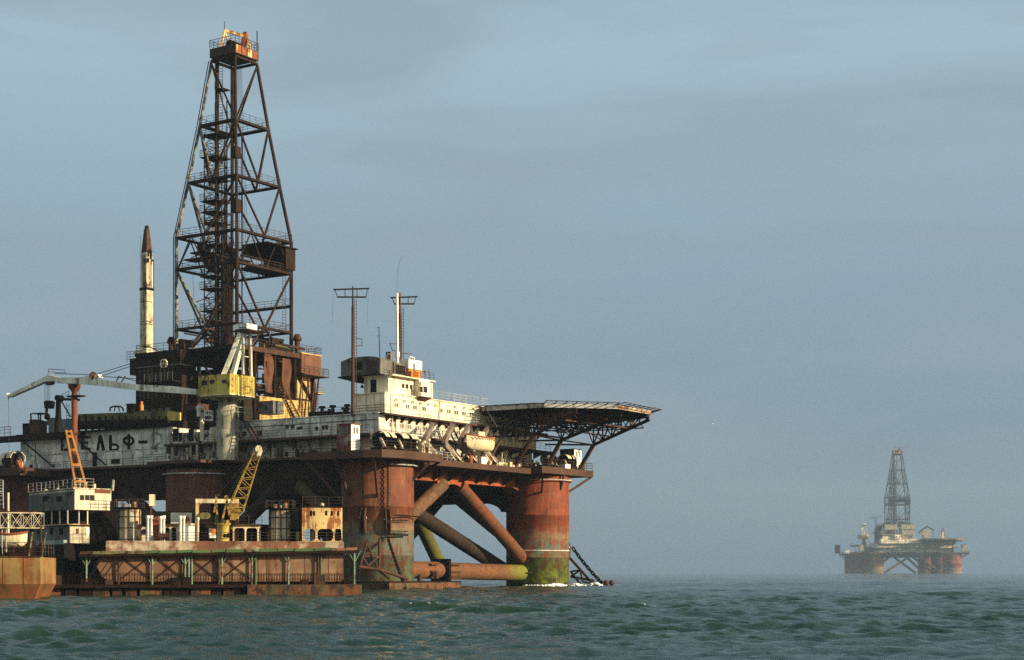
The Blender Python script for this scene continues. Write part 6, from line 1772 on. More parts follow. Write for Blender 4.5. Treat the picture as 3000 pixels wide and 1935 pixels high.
for x, h in ((935, 1562), (948, 1558), (958, 1568)):
    p2 = rb(x, 1586, 5.5)
    MB().lathe(p2[0], 5.5, [(0.12, BD), (0.12, rb(x, h, 5.5)[2]), (0.22, rb(x, h, 5.5)[2] + .02), (0.2, rb(x, h, 5.5)[2] + .1)], 12).build('inner_valve', M['rust'], rc)
MB().rail([(p[0], 4.1, q[2] + .1), (q[0], 4.1, q[2] + .1)], 0.8, 0.9, 3, 0.022).build('railing', M['rail'], rc)
for x0, x1 in ((903, 912), (941, 946)):
    c = rb((x0 + x1) / 2, 1482, 5)
    MB().ball((c[0], 5, q[2] + .25), 0.2, 10, 6).build('roof_vent', M['tarp' if x0 > 930 else 'rust_dark'], rc)
bk = thing(B, 'bulkhead_house', 'dark slate grey bulkhead between the clean silo and the streaked cabin', 'deckhouse', rb(870, 1590, 6.5))
bbox(MB(), 836, 1490, 886, 1551, 7.2, 8.8).build('upper_wall', M['grey'], bk)
bbox(MB(), 867, 1558, 882, 1590, 6.9, 7.4).build('door_panel', M['tarp'], bk)
bbox(MB(), 836, 1551, 886, 1592, 8.2, 8.8).build('lower_wall', M['black'], bk)
# barge handrails
for x0, x1 in ((415, 525), (525, 640), (640, 785), (785, 1000)):
    MB().rail([rb(x0, 1586, 3.7), rb(x1, 1586, 3.7)], 0.75, 1.2, 3, 0.018, .02).build('railing', M['rail'], brg)
# smaller upright clutter behind the silos and pipes
for i in range(30):
    x = RNG.uniform(415, 880); b = RNG.uniform(7.5, 10.5)
    p = rb(x, 1590, b)
    h = RNG.uniform(0.6, 2.6)
    MB().tube((p[0], b, BD), (p[0] + RNG.uniform(-.1, .1), b, BD + h), RNG.choice([.04, .06, .1, .2]), 7).build('deck_pipe', M[RNG.choice(['rust', 'black', 'tarp', 'rust_dark', 'olive', 'grey'])], brg)
bbox(MB(), 437, 1449, 455, 1483, 9.4, 9.9).build('signboard', M['tarp'], brg, 'tall blank cream board on a post')
bbox(MB(), 440, 1483, 446, 1530, 9.5, 9.7).build('board_post', M['rust'], brg)
bbox(MB(), 335, 1500, 690, 1592, 11.2, 11.6).build('far_bulkhead', M['black'], brg)
bbox(MB(), 262, 1497, 345, 1600, 10.6, 11.0).build('far_bulkhead', M['black'], brg)
bbox(MB(), 690, 1538, 880, 1592, 11.2, 11.6).build('far_bulkhead', M['black'], brg)
bbox(MB(), 322, 1470, 345, 1500, 10.6, 11.0).build('far_bulkhead', M['black'], brg)
bbox(MB(), 500, 1503, 562, 1534, 9.9, 10.15).build('far_cabin', M['boom'], brg)

# ------------------------------------------------------------------ floating walkway with its green roof
wk = thing(B, 'floating_walkway', 'green roofed walkway on braced posts along the front of the barge', 'walkway', (12, 0, 0))
wz = lambda x: (rb(x, 1622 - (x - 240) * 0.015, 2.1)[2])
segs = [(232, 270, 'rust'), (270, 330, 'olive'), (330, 368, 'olive'), (368, 427, 'olive'), (427, 463, 'canopy'), (465, 517, 'canopy'), (520, 561, 'canopy'), (563, 618, 'canopy'), (620, 660, 'canopy'), (662, 715, 'canopy'), (720, 760, 'post'), (760, 812, 'canopy'), (814, 862, 'canopy'), (864, 920, 'canopy'), (922, 970, 'canopy'), (972, 1012, 'bulwark'), (1014, 1048, 'bulwark')]
for k, (x0, x1, mt) in enumerate(segs):
    tilt = -0.08 if k % 2 else 0.08
    a, b = rb(x0, 1622, 2.1)[0], rb(x1, 1622, 2.1)[0]
    za, zb = wz(x0), wz(x1)
    MB()._add([(a, 2.42, za - .08), (b, 2.42, zb - .08 + tilt * .5), (b, 2.73, zb + .10), (a, 2.73, za + .10),
               (a + .06, 2.42, za + .16), (b - .02, 2.42, zb + .16 + tilt * .5), (b, 2.73, zb + .16), (a, 2.73, za + .16)],
              [(3, 2, 1, 0), (4, 5, 6, 7), (0, 1, 5, 4), (1, 2, 6, 5), (2, 3, 7, 6), (3, 0, 4, 7)]).build('roof_panel', M[mt], wk)
MB().beam((rb(232, 1630, 2.2)[0], 2.2, wz(232) - .2), (rb(1048, 1630, 2.2)[0], 2.2, wz(1048) - .2), .12, .2).build('roof_beam', M['rust_dark'], wk)
MB().beam((rb(232, 1630, 2.6)[0], 2.6, wz(232) - .2), (rb(1048, 1630, 2.6)[0], 2.6, wz(1048) - .2), .12, .2).build('roof_beam', M['rust_dark'], wk)
RZ = 0.95
POSTS = [(253, 0, 'post'), (347, 0, 'rust'), (446, 0, 'post'), (542, 0, 'post'), (553, 1.2, 'post'), (562, 2.4, 'post'), (641, 0, 'rust'), (650, 0.3, 'post'), (738, 0, 'post'), (749, 2.4, 'canopy'), (845, 0, 'post'), (932, 0, 'rust'), (940, 2.4, 'canopy'), (1038, 0, 'post')]
for x, b, mt in POSTS:
    b = 2.66 + b * 0.04
    p = rb(x, 1700, b)
    zt3 = wz(x) - .1
    po = MB().tube((p[0], b, RZ - .6), (p[0], b, zt3), 0.085, 10).build('post', M[mt], wk)
    for s_ in (-1, 1):
        MB().tube((p[0], b, zt3 - 1.05), (p[0] + s_ * .55, b, zt3 - .05), 0.035, 6).build('knee_brace', M['rust' if b > 2.68 else mt], po)
MAIN = [253, 347, 446, 542, 641, 738, 841, 932, 1038]
for i, (xa, xb) in enumerate(zip(MAIN, MAIN[1:])):
    if i in (1, 2, 3, 4):
        pa, pb_ = rb(xa + 10, 1632, 2.8), rb(xb - 6, 1695, 2.8)
        MB().tube(pa, pb_, 0.045, 5).build('cross_brace', M['rust_dark'], wk)
        MB().tube(rb(xb - 6, 1632, 2.8), rb(xa + 10, 1695, 2.8), 0.045, 5).build('cross_brace', M['rust_dark'], wk)
MB().tube(rb(325, 1634, 2.3), rb(290, 1686, 2.3), 0.045, 5).build('cross_brace', M['rust_dark'], wk)
MB().tube(rb(370, 1632, 2.3), rb(330, 1690, 2.3), 0.045, 5).build('cross_brace', M['rust_dark'], wk)
for x0, x1 in zip(range(120, 1020, 100), range(220, 1060, 100)):
    MB().rail([(rb(x0, 1, 2.5)[0], 2.75, RZ), (rb(x1, 1, 2.5)[0], 2.75, RZ)], 0.95, 0.22, 2, 0.016, .02).build('railing', M['rust_dark'], wk)
    MB().rail([(rb(x0, 1, .1)[0], .1, RZ), (rb(x1, 1, .1)[0], .1, RZ)], 0.8, 0.5, 2, 0.016, .05).build('railing', M['rust_dark'], wk)
a0 = rb(60, 1740, -.4)[0]
a1_ = rb(724, 1740, -.4)[0]
n = 14
cuts = sorted([a0, a1_] + [a0 + (a1_ - a0) * (k + RNG.uniform(.2, .8)) / n for k in range(1, n)])
for k, (a, b) in enumerate(zip(cuts, cuts[1:])):
    o = RNG.uniform(0, .35)
    MB().box(a + .03, b - RNG.uniform(.05, .3), -.5 + o, 2.9, -1.2, RZ - .25 - RNG.choice([0, 0, .08])).build('pontoon', M[RNG.choice(['raft', 'raft', 'rust', 'rust_dark'])], wk)
MB().box(a0 - .5, a1_, -.75, 3.1, RZ - .25, RZ).build('deck', M['rust_dark'], wk)
p, q = rb(724, 1740, -.9), rb(1060, 1740, -.9)
MB().box(p[0] + .02, q[0], -.95, 3.2, -1.0, RZ - .02).build('raft', M['raft'], wk, 'orange brown rusted raft at the right end')
for k in range(16):
    a = RNG.uniform(a0, q[0]); b = RNG.uniform(0, 2.6); s_ = RNG.uniform(.2, .6)
    MB().box(a, a + s_ * 1.6, b, b + s_, RZ, RZ + s_ * RNG.uniform(.5, 1.5)).build('scrap_box', M[RNG.choice(['rust_dark', 'rust', 'black'])], wk)

# ------------------------------------------------------------------ white housed ship behind, ochre ship at the left edge
C = Frame((219 - CX) / F_PX * 158.0, 158.0, math.radians(38))
def ca_(px, py, a=0.0): return C.hit(px, py, a=a)
def cb_(px, py, b=0.0): return C.hit(px, py, b=b)
sp_ = thing(C, 'work_ship', 'small white housed work ship with a dark hull behind the barge bow', 'ship', (0, 0, 0))
def two_face(x0, xc, x1, y0, y1, off, name, mt, par=sp_, deep=None, lab=None):
    """block whose near upright edge stands at pixel xc: shaded face to the left, lit face to the right"""
    z0, z1 = cb_(xc, y1, off)[2], cb_(xc, y0, off)[2]
    ac = cb_(xc, y0, off)[0]
    a1 = cb_(x1, y0, off)[0]
    b1 = ca_(x0, y0, ac)[1]
    return MB().box(ac, a1, off, max(b1, off + .5), z0, z1).build(name, M[mt], par, lab), (ac, a1, off, b1, z0, z1)
wh, W1 = two_face(85, 219, 326, 1432, 1494, 0.0, 'wheelhouse', 'white')
sdw = MB().box(W1[0] - .04, W1[0] - .003, 0.15, W1[3], W1[4], W1[5] - .25).build('side_wall', M['grey'], wh, 'side wall with its shade painted grey')  # thin grey sheet: shade of the left side put into the colour
MB().box(W1[0] - .2, W1[1] + .1, -.1, W1[3], W1[5], W1[5] + .08).build('roof', M['cream'], wh)
p, q = cb_(278, 1445, -.03), cb_(324, 1436, -.03)
MB().box(p[0], q[0], -.03, 0.02, p[2], q[2]).build('roof_band', M['rust_red'], wh)
for x0, x1 in ((235, 247), (250, 262), (264, 277)):
    p, q = cb_(x0, 1466, -.04), cb_(x1, 1451, -.04)
    MB().box(p[0], q[0], -.04, 0.03, p[2], q[2]).build('window', M['glass'], wh)
for x0, x1 in ((125, 138), (165, 179)):
    p, q = ca_(x0, 1470, W1[0] - .07), ca_(x1, 1454, W1[0] - .07)
    MB().box(W1[0] - .09, W1[0], q[1], p[1], p[2], q[2]).build('window', M['black'], wh)
dk, W2 = two_face(60, 205, 292, 1538, 1592, -1.2, 'lower_house', 'white')
MB().box(W2[0] - .04, W2[0] - .003, -1.0, W2[3], W2[4], W2[5] - .05).build('side_wall', M['grey'], dk)  # lower house: same grey sheet with the side's shade painted in
for x in (110, 146, 174, 88):
    p, q = ca_(x, 1566, W2[0] - .08), ca_(x + 9, 1548, W2[0] - .08)
    MB().box(W2[0] - .1, W2[0], q[1], p[1], p[2], q[2]).build('window', M['black'], dk)
p, q = cb_(224, 1563, -1.25), cb_(231, 1549, -1.25)
MB().box(p[0], q[0], -1.27, -1.1, p[2], q[2]).build('door', M['rust_red'], dk)
for x0, x1 in ((252, 264), (267, 279)):
    p, q = cb_(x0, 1572, -1.25), cb_(x1, 1547, -1.25)
    MB().box(p[0], q[0], -1.26, -1.1, p[2], q[2]).build('window', M['boom'], dk)
zdk = cb_(219, 1494, -.6)[2]
MB().box(W1[0] - 1.2, W1[1] + 1.2, -1.2, W1[3] + 2, zdk - .1, zdk - .003).build('upper_deck', M['rust_dark'], sp_)
MB().box(W2[0] - .4, W2[1] + .6, -1.6, W2[3] + 2, W2[5], W2[5] + .08).build('main_deck', M['rust_house'], sp_)
MB().box(W1[0] + .6, W1[1] - .4, 1.0, W1[3], W2[5] + .1, zdk - .11).build('mid_house', M['black'], sp_)
for x in (152, 175, 198, 231, 256, 296):
    p = cb_(x, 1537, -1.1) if x > 205 else ca_(x, 1537, W2[0] - .2)
    MB().tube((p[0], p[1], W2[5]), (p[0], p[1], zdk - .1), .07, 7).build('stanchion', M['rail_pale' if x < 235 else 'tarp'], sp_)
MB().rail([(W1[0] + 1.2, -.8, zdk), (W1[1] + .8, -.8, zdk)], .9, .8, 3, .022).build('railing', M['rail'], sp_)
MB().rail([(W1[0] - .1, .4, W1[5]), (W1[0] - .1, W1[3] - .2, W1[5])], .9, 1.0, 3, .025).build('railing', M['rail_pale'], sp_)
MB().rail([(W1[0], .1, W1[5] + .08), (W1[0] + 2, .1, W1[5] + .08)], .9, 1.0, 3, .025).build('railing', M['rail_pale'], sp_)
MB().rail([(W2[0] + .2, -1.45, W2[4] + .1), (W2[1], -1.45, W2[4] + .1)], .8, .8, 2, .02).build('railing', M['rail'], sp_)
for x, y, r in ((276, 1418, .16), (134, 1426, .16), (170, 1425, .14)):
    a = cb_(x, 1437, 1.0) if x > 219 else ca_(x, 1440, W1[0] + 1)
    MB().tube((a[0], a[1], W1[5]), (a[0], a[1], CAM_H + (HOR - y) / F_PX * 160), r, 10).build('roof_vent', M['tarp'], sp_)
MB().slab([(W1[0] - .3, -1.7, W2[4]), (W2[1] + 1.0, -1.7, W2[4]), (W2[1] + 1.0, -1.7, -.5), (W1[0], -1.7, -.5)], (0, 9, 0)).build('hull', M['black'], sp_)
MB().box(W2[0] - .6, W2[0] + .5, -1.3, 14, -.5, W2[4] + .02).build('hull', M['black'], sp_)
MB().box(W2[0] - .65, W2[0] - .3, -1.25, 14, cb_(205, 1586, -1.2)[2] - .3, W2[4] + .3).build('hull_band', M['blue'], sp_)
# timber and pipes stacked on its fore deck
for k in range(5):
    a = cb_(262 + k * 4, 1590 - k * 1.5, -2.0); b = cb_(290 + k * 5, 1566 + k * 3, -2.2)
    MB().tube(a, b, .03, 6).build('deck_spar', M['tarp'], sp_)
# amber ladder boom standing over it
lb = thing(C, 'ladder_boom', 'amber double rail boom leaning up in front of the big letters', 'boom', cb_(240, 1440, .6))
Lp = [(cb_(193, 1261, 2.0), cb_(224, 1442, .3)), (cb_(207, 1261, 2.9), cb_(256, 1442, 1.2))]
for a, b in Lp:
    MB().beam(a, b, .15, .20).build('boom_rail', M['ladder'], lb)
for t_ in (.02, .10, .32, .56, .83):
    a, b = Vector(Lp[0][0]).lerp(Vector(Lp[0][1]), t_), Vector(Lp[1][0]).lerp(Vector(Lp[1][1]), t_)
    MB().beam(a, b, .10, .26 if t_ > .05 else .14).build('boom_tie', M['ladder'], lb)
for k in (.3, .7):
    MB().tube(Vector(Lp[0][0]).lerp(Vector(Lp[1][0]), k), Vector(Lp[0][1]).lerp(Vector(Lp[1][1]), k), .02, 4).build('boom_cable', M['rail'], lb)
# bright stay wire with its post left of the ladder boom
# ochre ship at the left edge
D = Frame((118 - CX) / F_PX * 124.0, 124.0, math.radians(6))
def rd(px, py, b=0.0): return D.hit(px, py, b=b)
os_ = thing(D, 'ochre_ship', 'ochre yellow rusty ship stern cut off by the left picture edge', 'ship', (-4, 3, 0))
zT = rd(60, 1633)[2]
zB = rd(60, 1712)[2]
MB().box(-14, 0, 0, 7, zB, zT).build('hull', M['shiphull'], os_)
MB()._add([(-14, 0.003, zB), (0, 0.003, zB), (0, 7, zB), (-14, 7, zB), (-14, .9, -1.5), (-1.2, .9, -1.5), (-1.2, 6, -1.5), (-14, 6, -1.5)], [(0, 1, 5, 4), (1, 2, 6, 5), (2, 3, 7, 6), (3, 0, 4, 7)]).build('boot_top', M['boot'], os_)
for k in range(9):
    a = -13.2 + k * 1.5
    MB().box(a, a + .08, -.03, 0, zB, zT - .06).build('plate_seam', M['shiphull'], os_)
MB().box(-14, .05, -.06, .25, zT, zT + .1).build('gunwale', M['rust'], os_)
MB().rail([(-14, .1, zT + .1), (0, .1, zT + .1)], .55, .9, 2, .025, .06).build('railing', M['rust_dark'], os_)
MB().rail([(-14, .9, zT + .1), (0, .9, zT + .1), (0, 6, zT + .1)], 1.0, 1.2, 3, .025, .04).build('railing', M['rail'], os_)
for k in range(10):
    a = RNG.uniform(-10, -.5)
    MB().box(a, a + .4, .4, .8, zT, zT + RNG.uniform(.2, .5)).build('bollard', M['rust_dark'], os_)
MB().tube((-.15, 1.0, zT), (-.1, 1.0, zT + 3), .06, 7).build('mast', M['rust'], os_)
MB().box(-14, -1.5, 4, 6.9, zT, zT + 1.3).build('deckhouse', M['rust_dark'], os_)
pc = rd(38, 1604, 1.2)
boat(D, 'lifeboat', 'cream boat with an orange rim carried on the ochre ship at the left edge', 'lifeboat', (pc[0] - .2, 1.4, rd(38, 1604, 1.4)[2]), abs(rd(80, 1, 1.4)[0] - rd(-18, 1, 1.4)[0]), 1.3, 0.98, 0, 'tarp', 'orange', False)
for x in (6, 18):
    MB().tube((rd(x, 1600, .8)[0], .8, zT), (rd(x, 1553, .8)[0], .8, rd(x, 1553, .8)[2]), .04, 6).build('boat_davit', M['rail_pale'], os_)
# lattice gangway lying above it
gw = thing(D, 'lattice_gangway', 'sunlit cream lattice gangway at the left edge above the small boat', 'gangway', rd(60, 1550, 2.0))
za, zb_ = rd(60, 1547, 2)[2], rd(60, 1503, 2)[2]
x0g, x1g = rd(-60, 1, 2)[0], rd(122, 1, 2)[0]
for b in (2.0, 3.0):
    MB().beam((x0g, b, zb_), (x1g, b, zb_), .06, .08).build('chord', M['tarp'], gw)
    MB().beam((x0g, b, za), (x1g, b, za), .05, .06).build('chord', M['tarp'], gw)
    n = 6
    for k in range(n):
        a, c_ = x0g + (x1g - x0g) * k / n, x0g + (x1g - x0g) * (k + 1) / n
        MB().beam((c_, b, za), (c_, b, zb_), .04, .04).build('upright', M['rail_pale'], gw)
        MB().beam((a, b, za), (c_, b, zb_), .03, .03).build('diagonal', M['tarp'], gw)
        MB().beam((a, b, zb_), (c_, b, za), .03, .03).build('diagonal', M['tarp'], gw)
MB().box(x0g, x1g - .5, 1.95, 3.05, zb_ + .07, zb_ + .13).build('deck', M['rust'], gw)
for x in (12, 118):
    p = rd(x, 1550, 2.5)
    MB().tube((p[0], 2.5, zT), (p[0], 2.5, za), .08, 7).build('support', M['rust'], gw)
p = rd(24, 1480, 6); q = rd(24, 1444, 6)
mb = MB().tube((p[0], 6, zT), (p[0], 6, q[2]), .09, 8)
solo(D, mb, 'pale_post', M['tarp'], 'pale upright pipe post behind the lattice gangway', 'post', (p[0], 6, zT))
mb = MB().rail([rd(-20, 1490, 8), rd(10, 1490, 8)], 1.3, .5, 4, .03)
for y in (1406, 1430):
    mb.rail([rd(-20, y + 24, 8), rd(9, y + 24, 8)], .6, .4, 3, .03)
solo(D, mb, 'cage_ladder', M['rail_pale'], 'pale cage of rails at the very left picture edge', 'cage', rd(0, 1490, 8))

# rails, pipes and small gear crowding the two ships
for k in range(34):
    x = RNG.uniform(70, 330); dp = RNG.uniform(0.5, 6)
    p = cb_(x, 1590, dp) if x > 215 else ca_(x, 1590, W2[0] + dp)
    z0 = RNG.choice([W2[5] + .1, W2[5] + .1, W1[5] + .1, W2[4] + .1])
    h = RNG.uniform(.4, 1.5)
    MB().tube((p[0], p[1], z0), (p[0] + RNG.uniform(-.3, .3), p[1] + RNG.uniform(-.3, .3), z0 + h), RNG.choice([.03, .04, .06, .12]), 6).build('deck_pipe', M[RNG.choice(['rust', 'black', 'tarp', 'rail_pale', 'grey', 'rust_dark'])], sp_)
for k in range(26):
    a = RNG.uniform(-11, -.4); b = RNG.uniform(.4, 5)
    h = RNG.uniform(.4, 2.0)
    MB().tube((a, b, zT), (a + RNG.uniform(-.4, .4), b, zT + h), RNG.choice([.025, .04, .06, .1]), 6).build('deck_pipe', M[RNG.choice(['rust', 'black', 'tarp', 'rust_dark', 'grey', 'olive'])], os_)
# ------------------------------------------------------------------ the far rig: a sister of the near one, out in the haze
FS, FU, FANG = 2.755, 1.22, math.radians(-1.0)
FD = 2700.0
FX = (2561 - CX) / F_PX * FD
FZ = -4.4
def far_place(root, o, su=True):
    b = BASE[root]
    u, v, z = b[0] * FU, b[1], b[2] + FZ
    c, s = math.cos(FANG), math.sin(FANG)
    o.location = (FX + FS * (u * c - v * s), FD + FS * (u * s + v * c), FS * z)
    o.rotation_euler = (0, 0, FANG)
    o.scale = (FS * (FU if su else 1), FS, FS)
def far_copy(root, label, su=True, skip=(), swap=None):
    r = root.copy(); COL.objects.link(r)
    r['label'] = label
    if 'group' in r: del r['group']
    for ch in list(root.children):
        if ch.name.split('.')[0] in skip:
            continue
        c = ch.copy(); COL.objects.link(c); c.parent = r
        for g in list(ch.children):
            d = g.copy(); COL.objects.link(d); d.parent = c
    far_place(root, r, su)
    return r
bpy.context.view_layer.update()
SMALL = ('bracket', 'deck_pipe', 'deck_box', 'downpipe', 'wall_lamp', 'vent_pipe', 'locker', 'pontoon', 'mooring_wire', 'cage_rail', 'cage_floor', 'bolt_row', 'girder', 'weld_collar', 'brace', 'gusset_plate')
FRIG = far_copy(rig, 'faint distant drilling platform on the horizon standing deep in hazy water', True, SMALL)
BASE[FRIG] = (0, 0, 0)
for p, q in [((4.6, -1, 4.6), (16.6, -1, 14.2)), ((10, 5, 14.2), (20.8, 5, 4.6)), ((21.5, -1, 14.2), (31.5, -1, 4.6)), ((16.9, 9, 14.2), (25.5, 9, 4.6)),
             ((3.8, 16, 8), (10, 16, 14.2)), ((4, 50, 6), (13, 50, 14.2)), ((24, 30, 14.2), (33.5, 30, 5))]:
    MB().tube(p, q, 0.62, 12).build('brace', M['brace_tan'], FRIG)
MB().box(-11.4, -6.9, -4, 2, 15.7, 16.7).build('deck_platform', M['edge'], FRIG)
MB().beam((-11, -1, 15.6), (-5, -1, 11.5), 0.5, 0.5).build('prop', M['rust'], FRIG)
far_copy(acc, 'hazy cream accommodation block with window rows on the distant rig', True, ('bracket', 'downpipe', 'wall_lamp'))
FDER = far_copy(der, 'hazy thin lattice derrick on the distant rig', False, ('scaffold_bar', 'drill_pipe', 'tag_line', 'junction_box', 'racking_finger', 'hoist_cable'))
far_copy(fl_, 'hazy drill floor sheds under the distant derrick', False, ('pipework', 'cladding_strip', 'stay'))
FHEL = far_copy(hel, 'hazy helicopter deck jutting to the right of the distant rig', False, ('net_panel',))
far_copy(side, 'hazy side house on the shaded left of the distant rig', True, SMALL + ('lettered_wall', 'hatch', 'window', 'door', 'doorway'))
FCR = far_copy(cr1, 'hazy pedestal crane at the left end of the distant rig', False, ('boom', 'boom_head', 'fly_jib', 'fall_line', 'hook_block', 'hook', 'slack_cable', 'whip_line', 'luffing_cable', 'boom_rung', 'cable_support', 'tip_sheave', 'sheave_bracket', 'guard_rail', 'hook_eye', 'house_rib', 'sheave'))
for ch in FCR.children:
    if ch.name.startswith('machinery_house'):
        ch.material_slots[0].link = 'OBJECT'
        ch.material_slots[0].material = M['far_cream']
far_copy(am, 'hazy thin antenna mast left of the distant derrick', False)
far_copy(cab, 'hazy cabin on the bridge roof of the distant rig', True)
FR = Frame(FX, FD, FANG)
def fpx(px, py, b):      # point of the far rig frame seen at that pixel on the plane b (metres behind its front)
    return FR.hit(px, py, b=b)
FHEL.location.x -= 5.5 * FS
FDER.scale = (FS * 1.06, FS * 1.06, FS)
# second crane, folded boom and A-frame post on the right of the far rig
fc = thing(FR, 'pedestal_crane', 'hazy crane with a white cabin and low bent jib right of the distant derrick', 'crane', fpx(2722, 1578, 20))
a, b = fpx(2703, 1580, 20), fpx(2725, 1551, 20)
MB().box(a[0], b[0], 20, 26, a[2] - 5, b[2]).build('machinery_house', M['far_cream'], fc)
MB().beam(fpx(2690, 1562, 20), fpx(2716, 1543, 20), 1.6, 2.0).build('jib', M['rust_dark'], fc)
MB().beam(fpx(2716, 1543, 20), fpx(2735, 1553, 20), 1.4, 1.8).build('jib', M['rust_dark'], fc)
MB().beam(fpx(2735, 1553, 20), fpx(2735, 1575, 20), 0.5, 0.6).build('strut', M['rust_dark'], fc)
MB().lathe((a[0] + b[0]) / 2 - 3, 23, [(4, a[2] - 16), (4, a[2] - 5.05)], 16).build('pedestal', M['grey'], fc)
fp_ = thing(FR, 'crane_mast', 'hazy short tapering mast at the right end of the distant rig', 'mast', fpx(2765, 1580, 10))
for x0, x1 in ((2757, 2761), (2770, 2764)):
    MB().beam(fpx(x0, 1582, 10), fpx(x1, 1548, 10), 1.1, 1.1).build('leg', M['grey'], fp_)
MB().beam(fpx(2763, 1549, 10), fpx(2748, 1568, 10), .4, .4).build('stay', M['grey'], fp_)
MB().box(fpx(2759, 1582, 10)[0], fpx(2768, 1582, 10)[0], 9.6, 10.4, fpx(2763, 1582, 10)[2], fpx(2763, 1560, 10)[2]).build('panel', M['tarp'], fp_)
for i, (x, lab) in enumerate([(2630, 'hazy pale lifeboat on the distant rig, nearer the bridge'), (2679, 'hazy pale lifeboat on the distant rig, nearer the helideck')]):
    p = fpx(x, 1612, -6)
    boat(FR, 'lifeboat', lab, 'lifeboat', (p[0], -6, p[2]), 11, 3.4, 1.9, 0, 'boom', 'boom', False, 'lifeboats of the distant rig')
for i, (x0, x1, y0, y1, lab) in enumerate([(2447, 2462, 1598, 1622, 'hazy dark cabin overhanging the left end of the distant rig'), (2817, 2833, 1596, 1618, 'hazy cabin overhanging the right end of the distant rig'), (2518, 2530, 1596, 1614, 'hazy cream cabin near the left crane of the distant rig')]):
    a, b = fpx(x0, y1, -4), fpx(x1, y0, -4)
    t = thing(FR, 'winch_cabin', lab, 'cabin', (a[0], -4, a[2]), 'winch cabins of the distant rig')
    MB().box(a[0], b[0], -4, 1, a[2], b[2]).build('cabin_wall', M['far_cream' if i else 'rust_dark'], t)
    MB().box(a[0] - .2, b[0] + .2, -4.2, 1.2, b[2], b[2] + .3).build('roof', M['rust_dark'], t)
    MB().box(a[0] + 1.0, a[0] + 2.2, -4.06, -3.9, (a[2] + b[2]) / 2, b[2] - 1).build('window', M['black'], t)
for i, (x0, x1, y0, y1) in enumerate([(2592, 2628, 1538, 1552), (2641, 2682, 1537, 1551), (2643, 2680, 1554, 1572)]):
    a, b = fpx(x0, y1, 34), fpx(x1, y0, 34)
    mb = MB().box(a[0], b[0], 34, 40, a[2], b[2]).box(a[0] - .3, b[0] + .3, 33.7, 40.3, b[2], b[2] + .4)
    solo(FR, mb, 'derrick_shed', M['far_cream'], ['hazy pale shed at the left foot of the distant derrick', 'hazy pale shed at the right foot of the distant derrick, upper one', 'hazy pale shed at the right foot of the distant derrick, lower one'][i], 'shed', (a[0], 34, a[2]), 'sheds under the distant derrick')

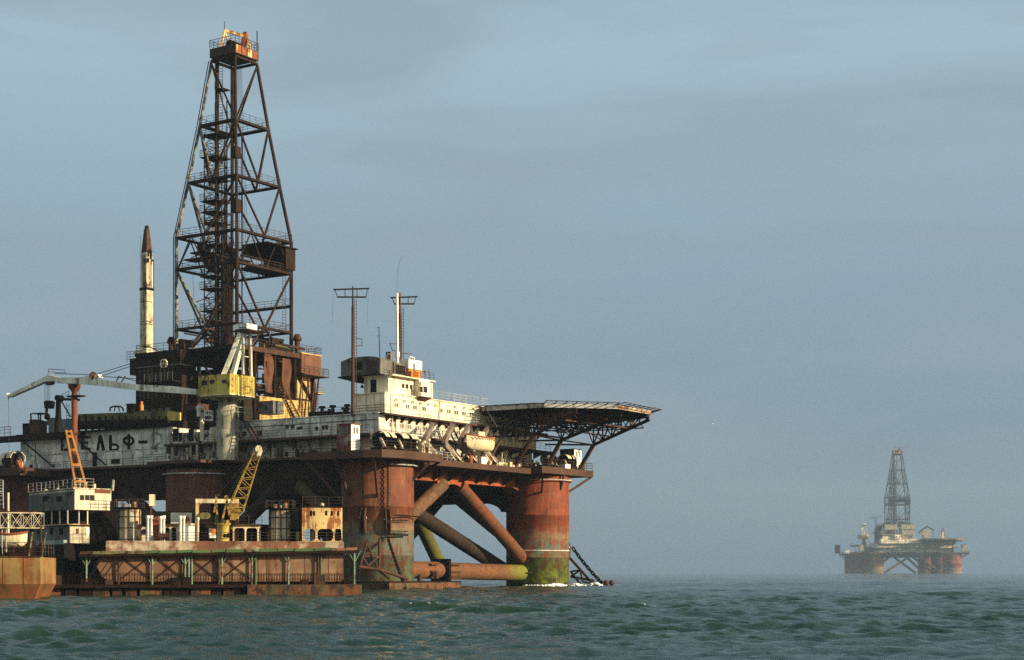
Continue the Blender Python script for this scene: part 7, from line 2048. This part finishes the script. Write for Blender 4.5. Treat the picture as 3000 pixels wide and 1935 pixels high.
# ------------------------------------------------------------------ gulls
def gull(label, loc, yaw, flying):
    t = bpy.data.objects.new('seagull', None)
    COL.objects.link(t)
    t.location = loc; t.rotation_euler = (0, 0, yaw)
    t['label'] = label; t['category'] = 'seagull'
    BASE[t] = (0, 0, 0)
    n, m = 10, 8
    prof = [(-0.30, 0.01), (-0.22, 0.035), (-0.12, 0.065), (0.0, 0.085), (0.10, 0.08), (0.17, 0.05), (0.21, 0.045), (0.25, 0.048), (0.29, 0.03), (0.31, 0.012), (0.36, 0.004)]
    vs_, fs = [], []
    for i, (x, r) in enumerate(prof):
        for j in range(m):
            a = 2 * PI * j / m
            vs_.append((x, r * math.cos(a), r * math.sin(a) * 0.9 + (0.05 if 0.15 < x else 0.0) * (0 if flying else 1.6)))
    for i in range(len(prof) - 1):
        for j in range(m):
            fs.append((i * m + j, i * m + (j + 1) % m, (i + 1) * m + (j + 1) % m, (i + 1) * m + j))
    MB()._add(vs_, fs, True).build('body', M['clean_white'], t)
    for s_ in (-1, 1):
        if flying:
            ribs = [(0.04, 0.06, 0.02, 0.20), (0.08, 0.32, 0.14, 0.19), (0.02, 0.62, 0.12, 0.12), (-0.10, 0.85, 0.06, 0.03)]
        else:
            ribs = [(0.06, 0.06, 0.05, 0.16), (-0.06, 0.085, 0.05, 0.12), (-0.2, 0.06, 0.04, 0.07), (-0.36, 0.02, 0.03, 0.01)]
        up, lo, f2_ = [], [], []
        for (x, y, z, ch) in ribs:
            up += [(x, s_ * y, z + .012), (x - ch, s_ * y, z + .004)]
            lo += [(x, s_ * y, z - .008), (x - ch, s_ * y, z - .004)]
        V = up + lo
        for k in range(3):
            i = 2 * k
            f2_ += [(i, i + 1, i + 3, i + 2), (8 + i, 8 + i + 2, 8 + i + 3, 8 + i + 1), (i, i + 2, 8 + i + 2, 8 + i), (i + 1, 8 + i + 1, 8 + i + 3, i + 3)]
        MB()._add(V, f2_).build('wing', M['boom'] if flying else M['grey'], t)
    return t
dist = 330.0
gull('small gull gliding in the empty sky between the two rigs', ((2088 - CX) / F_PX * dist, dist, CAM_H + (HOR - 1242) / F_PX * dist), math.radians(200), True)
dist = 100.0
gull('tiny white gull sitting on the open water right of the near rig', ((1888 - CX) / F_PX * 98, 98, 0.10), math.radians(268), False).scale = (.6, .6, .6)

# ------------------------------------------------------------------ white water where the swell breaks on the right column
def foam():
    r = random.Random(3)
    mb = MB()
    for i in range(420):
        x = r.uniform(1535, 1770)
        if x < 1660:
            d = 236 - 4.2 * math.sin(max(0, min(1, (x - 1500) / 165)) * PI) - r.uniform(0, .9)
        elif r.random() < .5:
            x = r.choice([r.gauss(1690, 10), r.gauss(1740, 12), r.uniform(1670, 1765)])
            d = 236 - r.uniform(-1, 2)
        else:
            continue
        big = 0.5 + 0.5 * math.exp(-((x - 1625) / 22) ** 2) + 0.8 * math.exp(-((x - 1741) / 12) ** 2) + .5 * math.exp(-((x - 1688) / 14) ** 2)
        s = r.uniform(.08, .26) * big
        z = r.uniform(0.0, .30) * big + .05
        mb.ball(((x - CX) / F_PX * d, d, z), s, 6, 4, (1.8, 1.2, .8))
    m, nt, bs = nodes_of('sea foam')
    bs.inputs['Base Color'].default_value = (.72, .75, .76, 1)
    bs.inputs['Roughness'].default_value = .9
    o = mb.build('foam', m)
    o['kind'] = 'stuff'
foam()
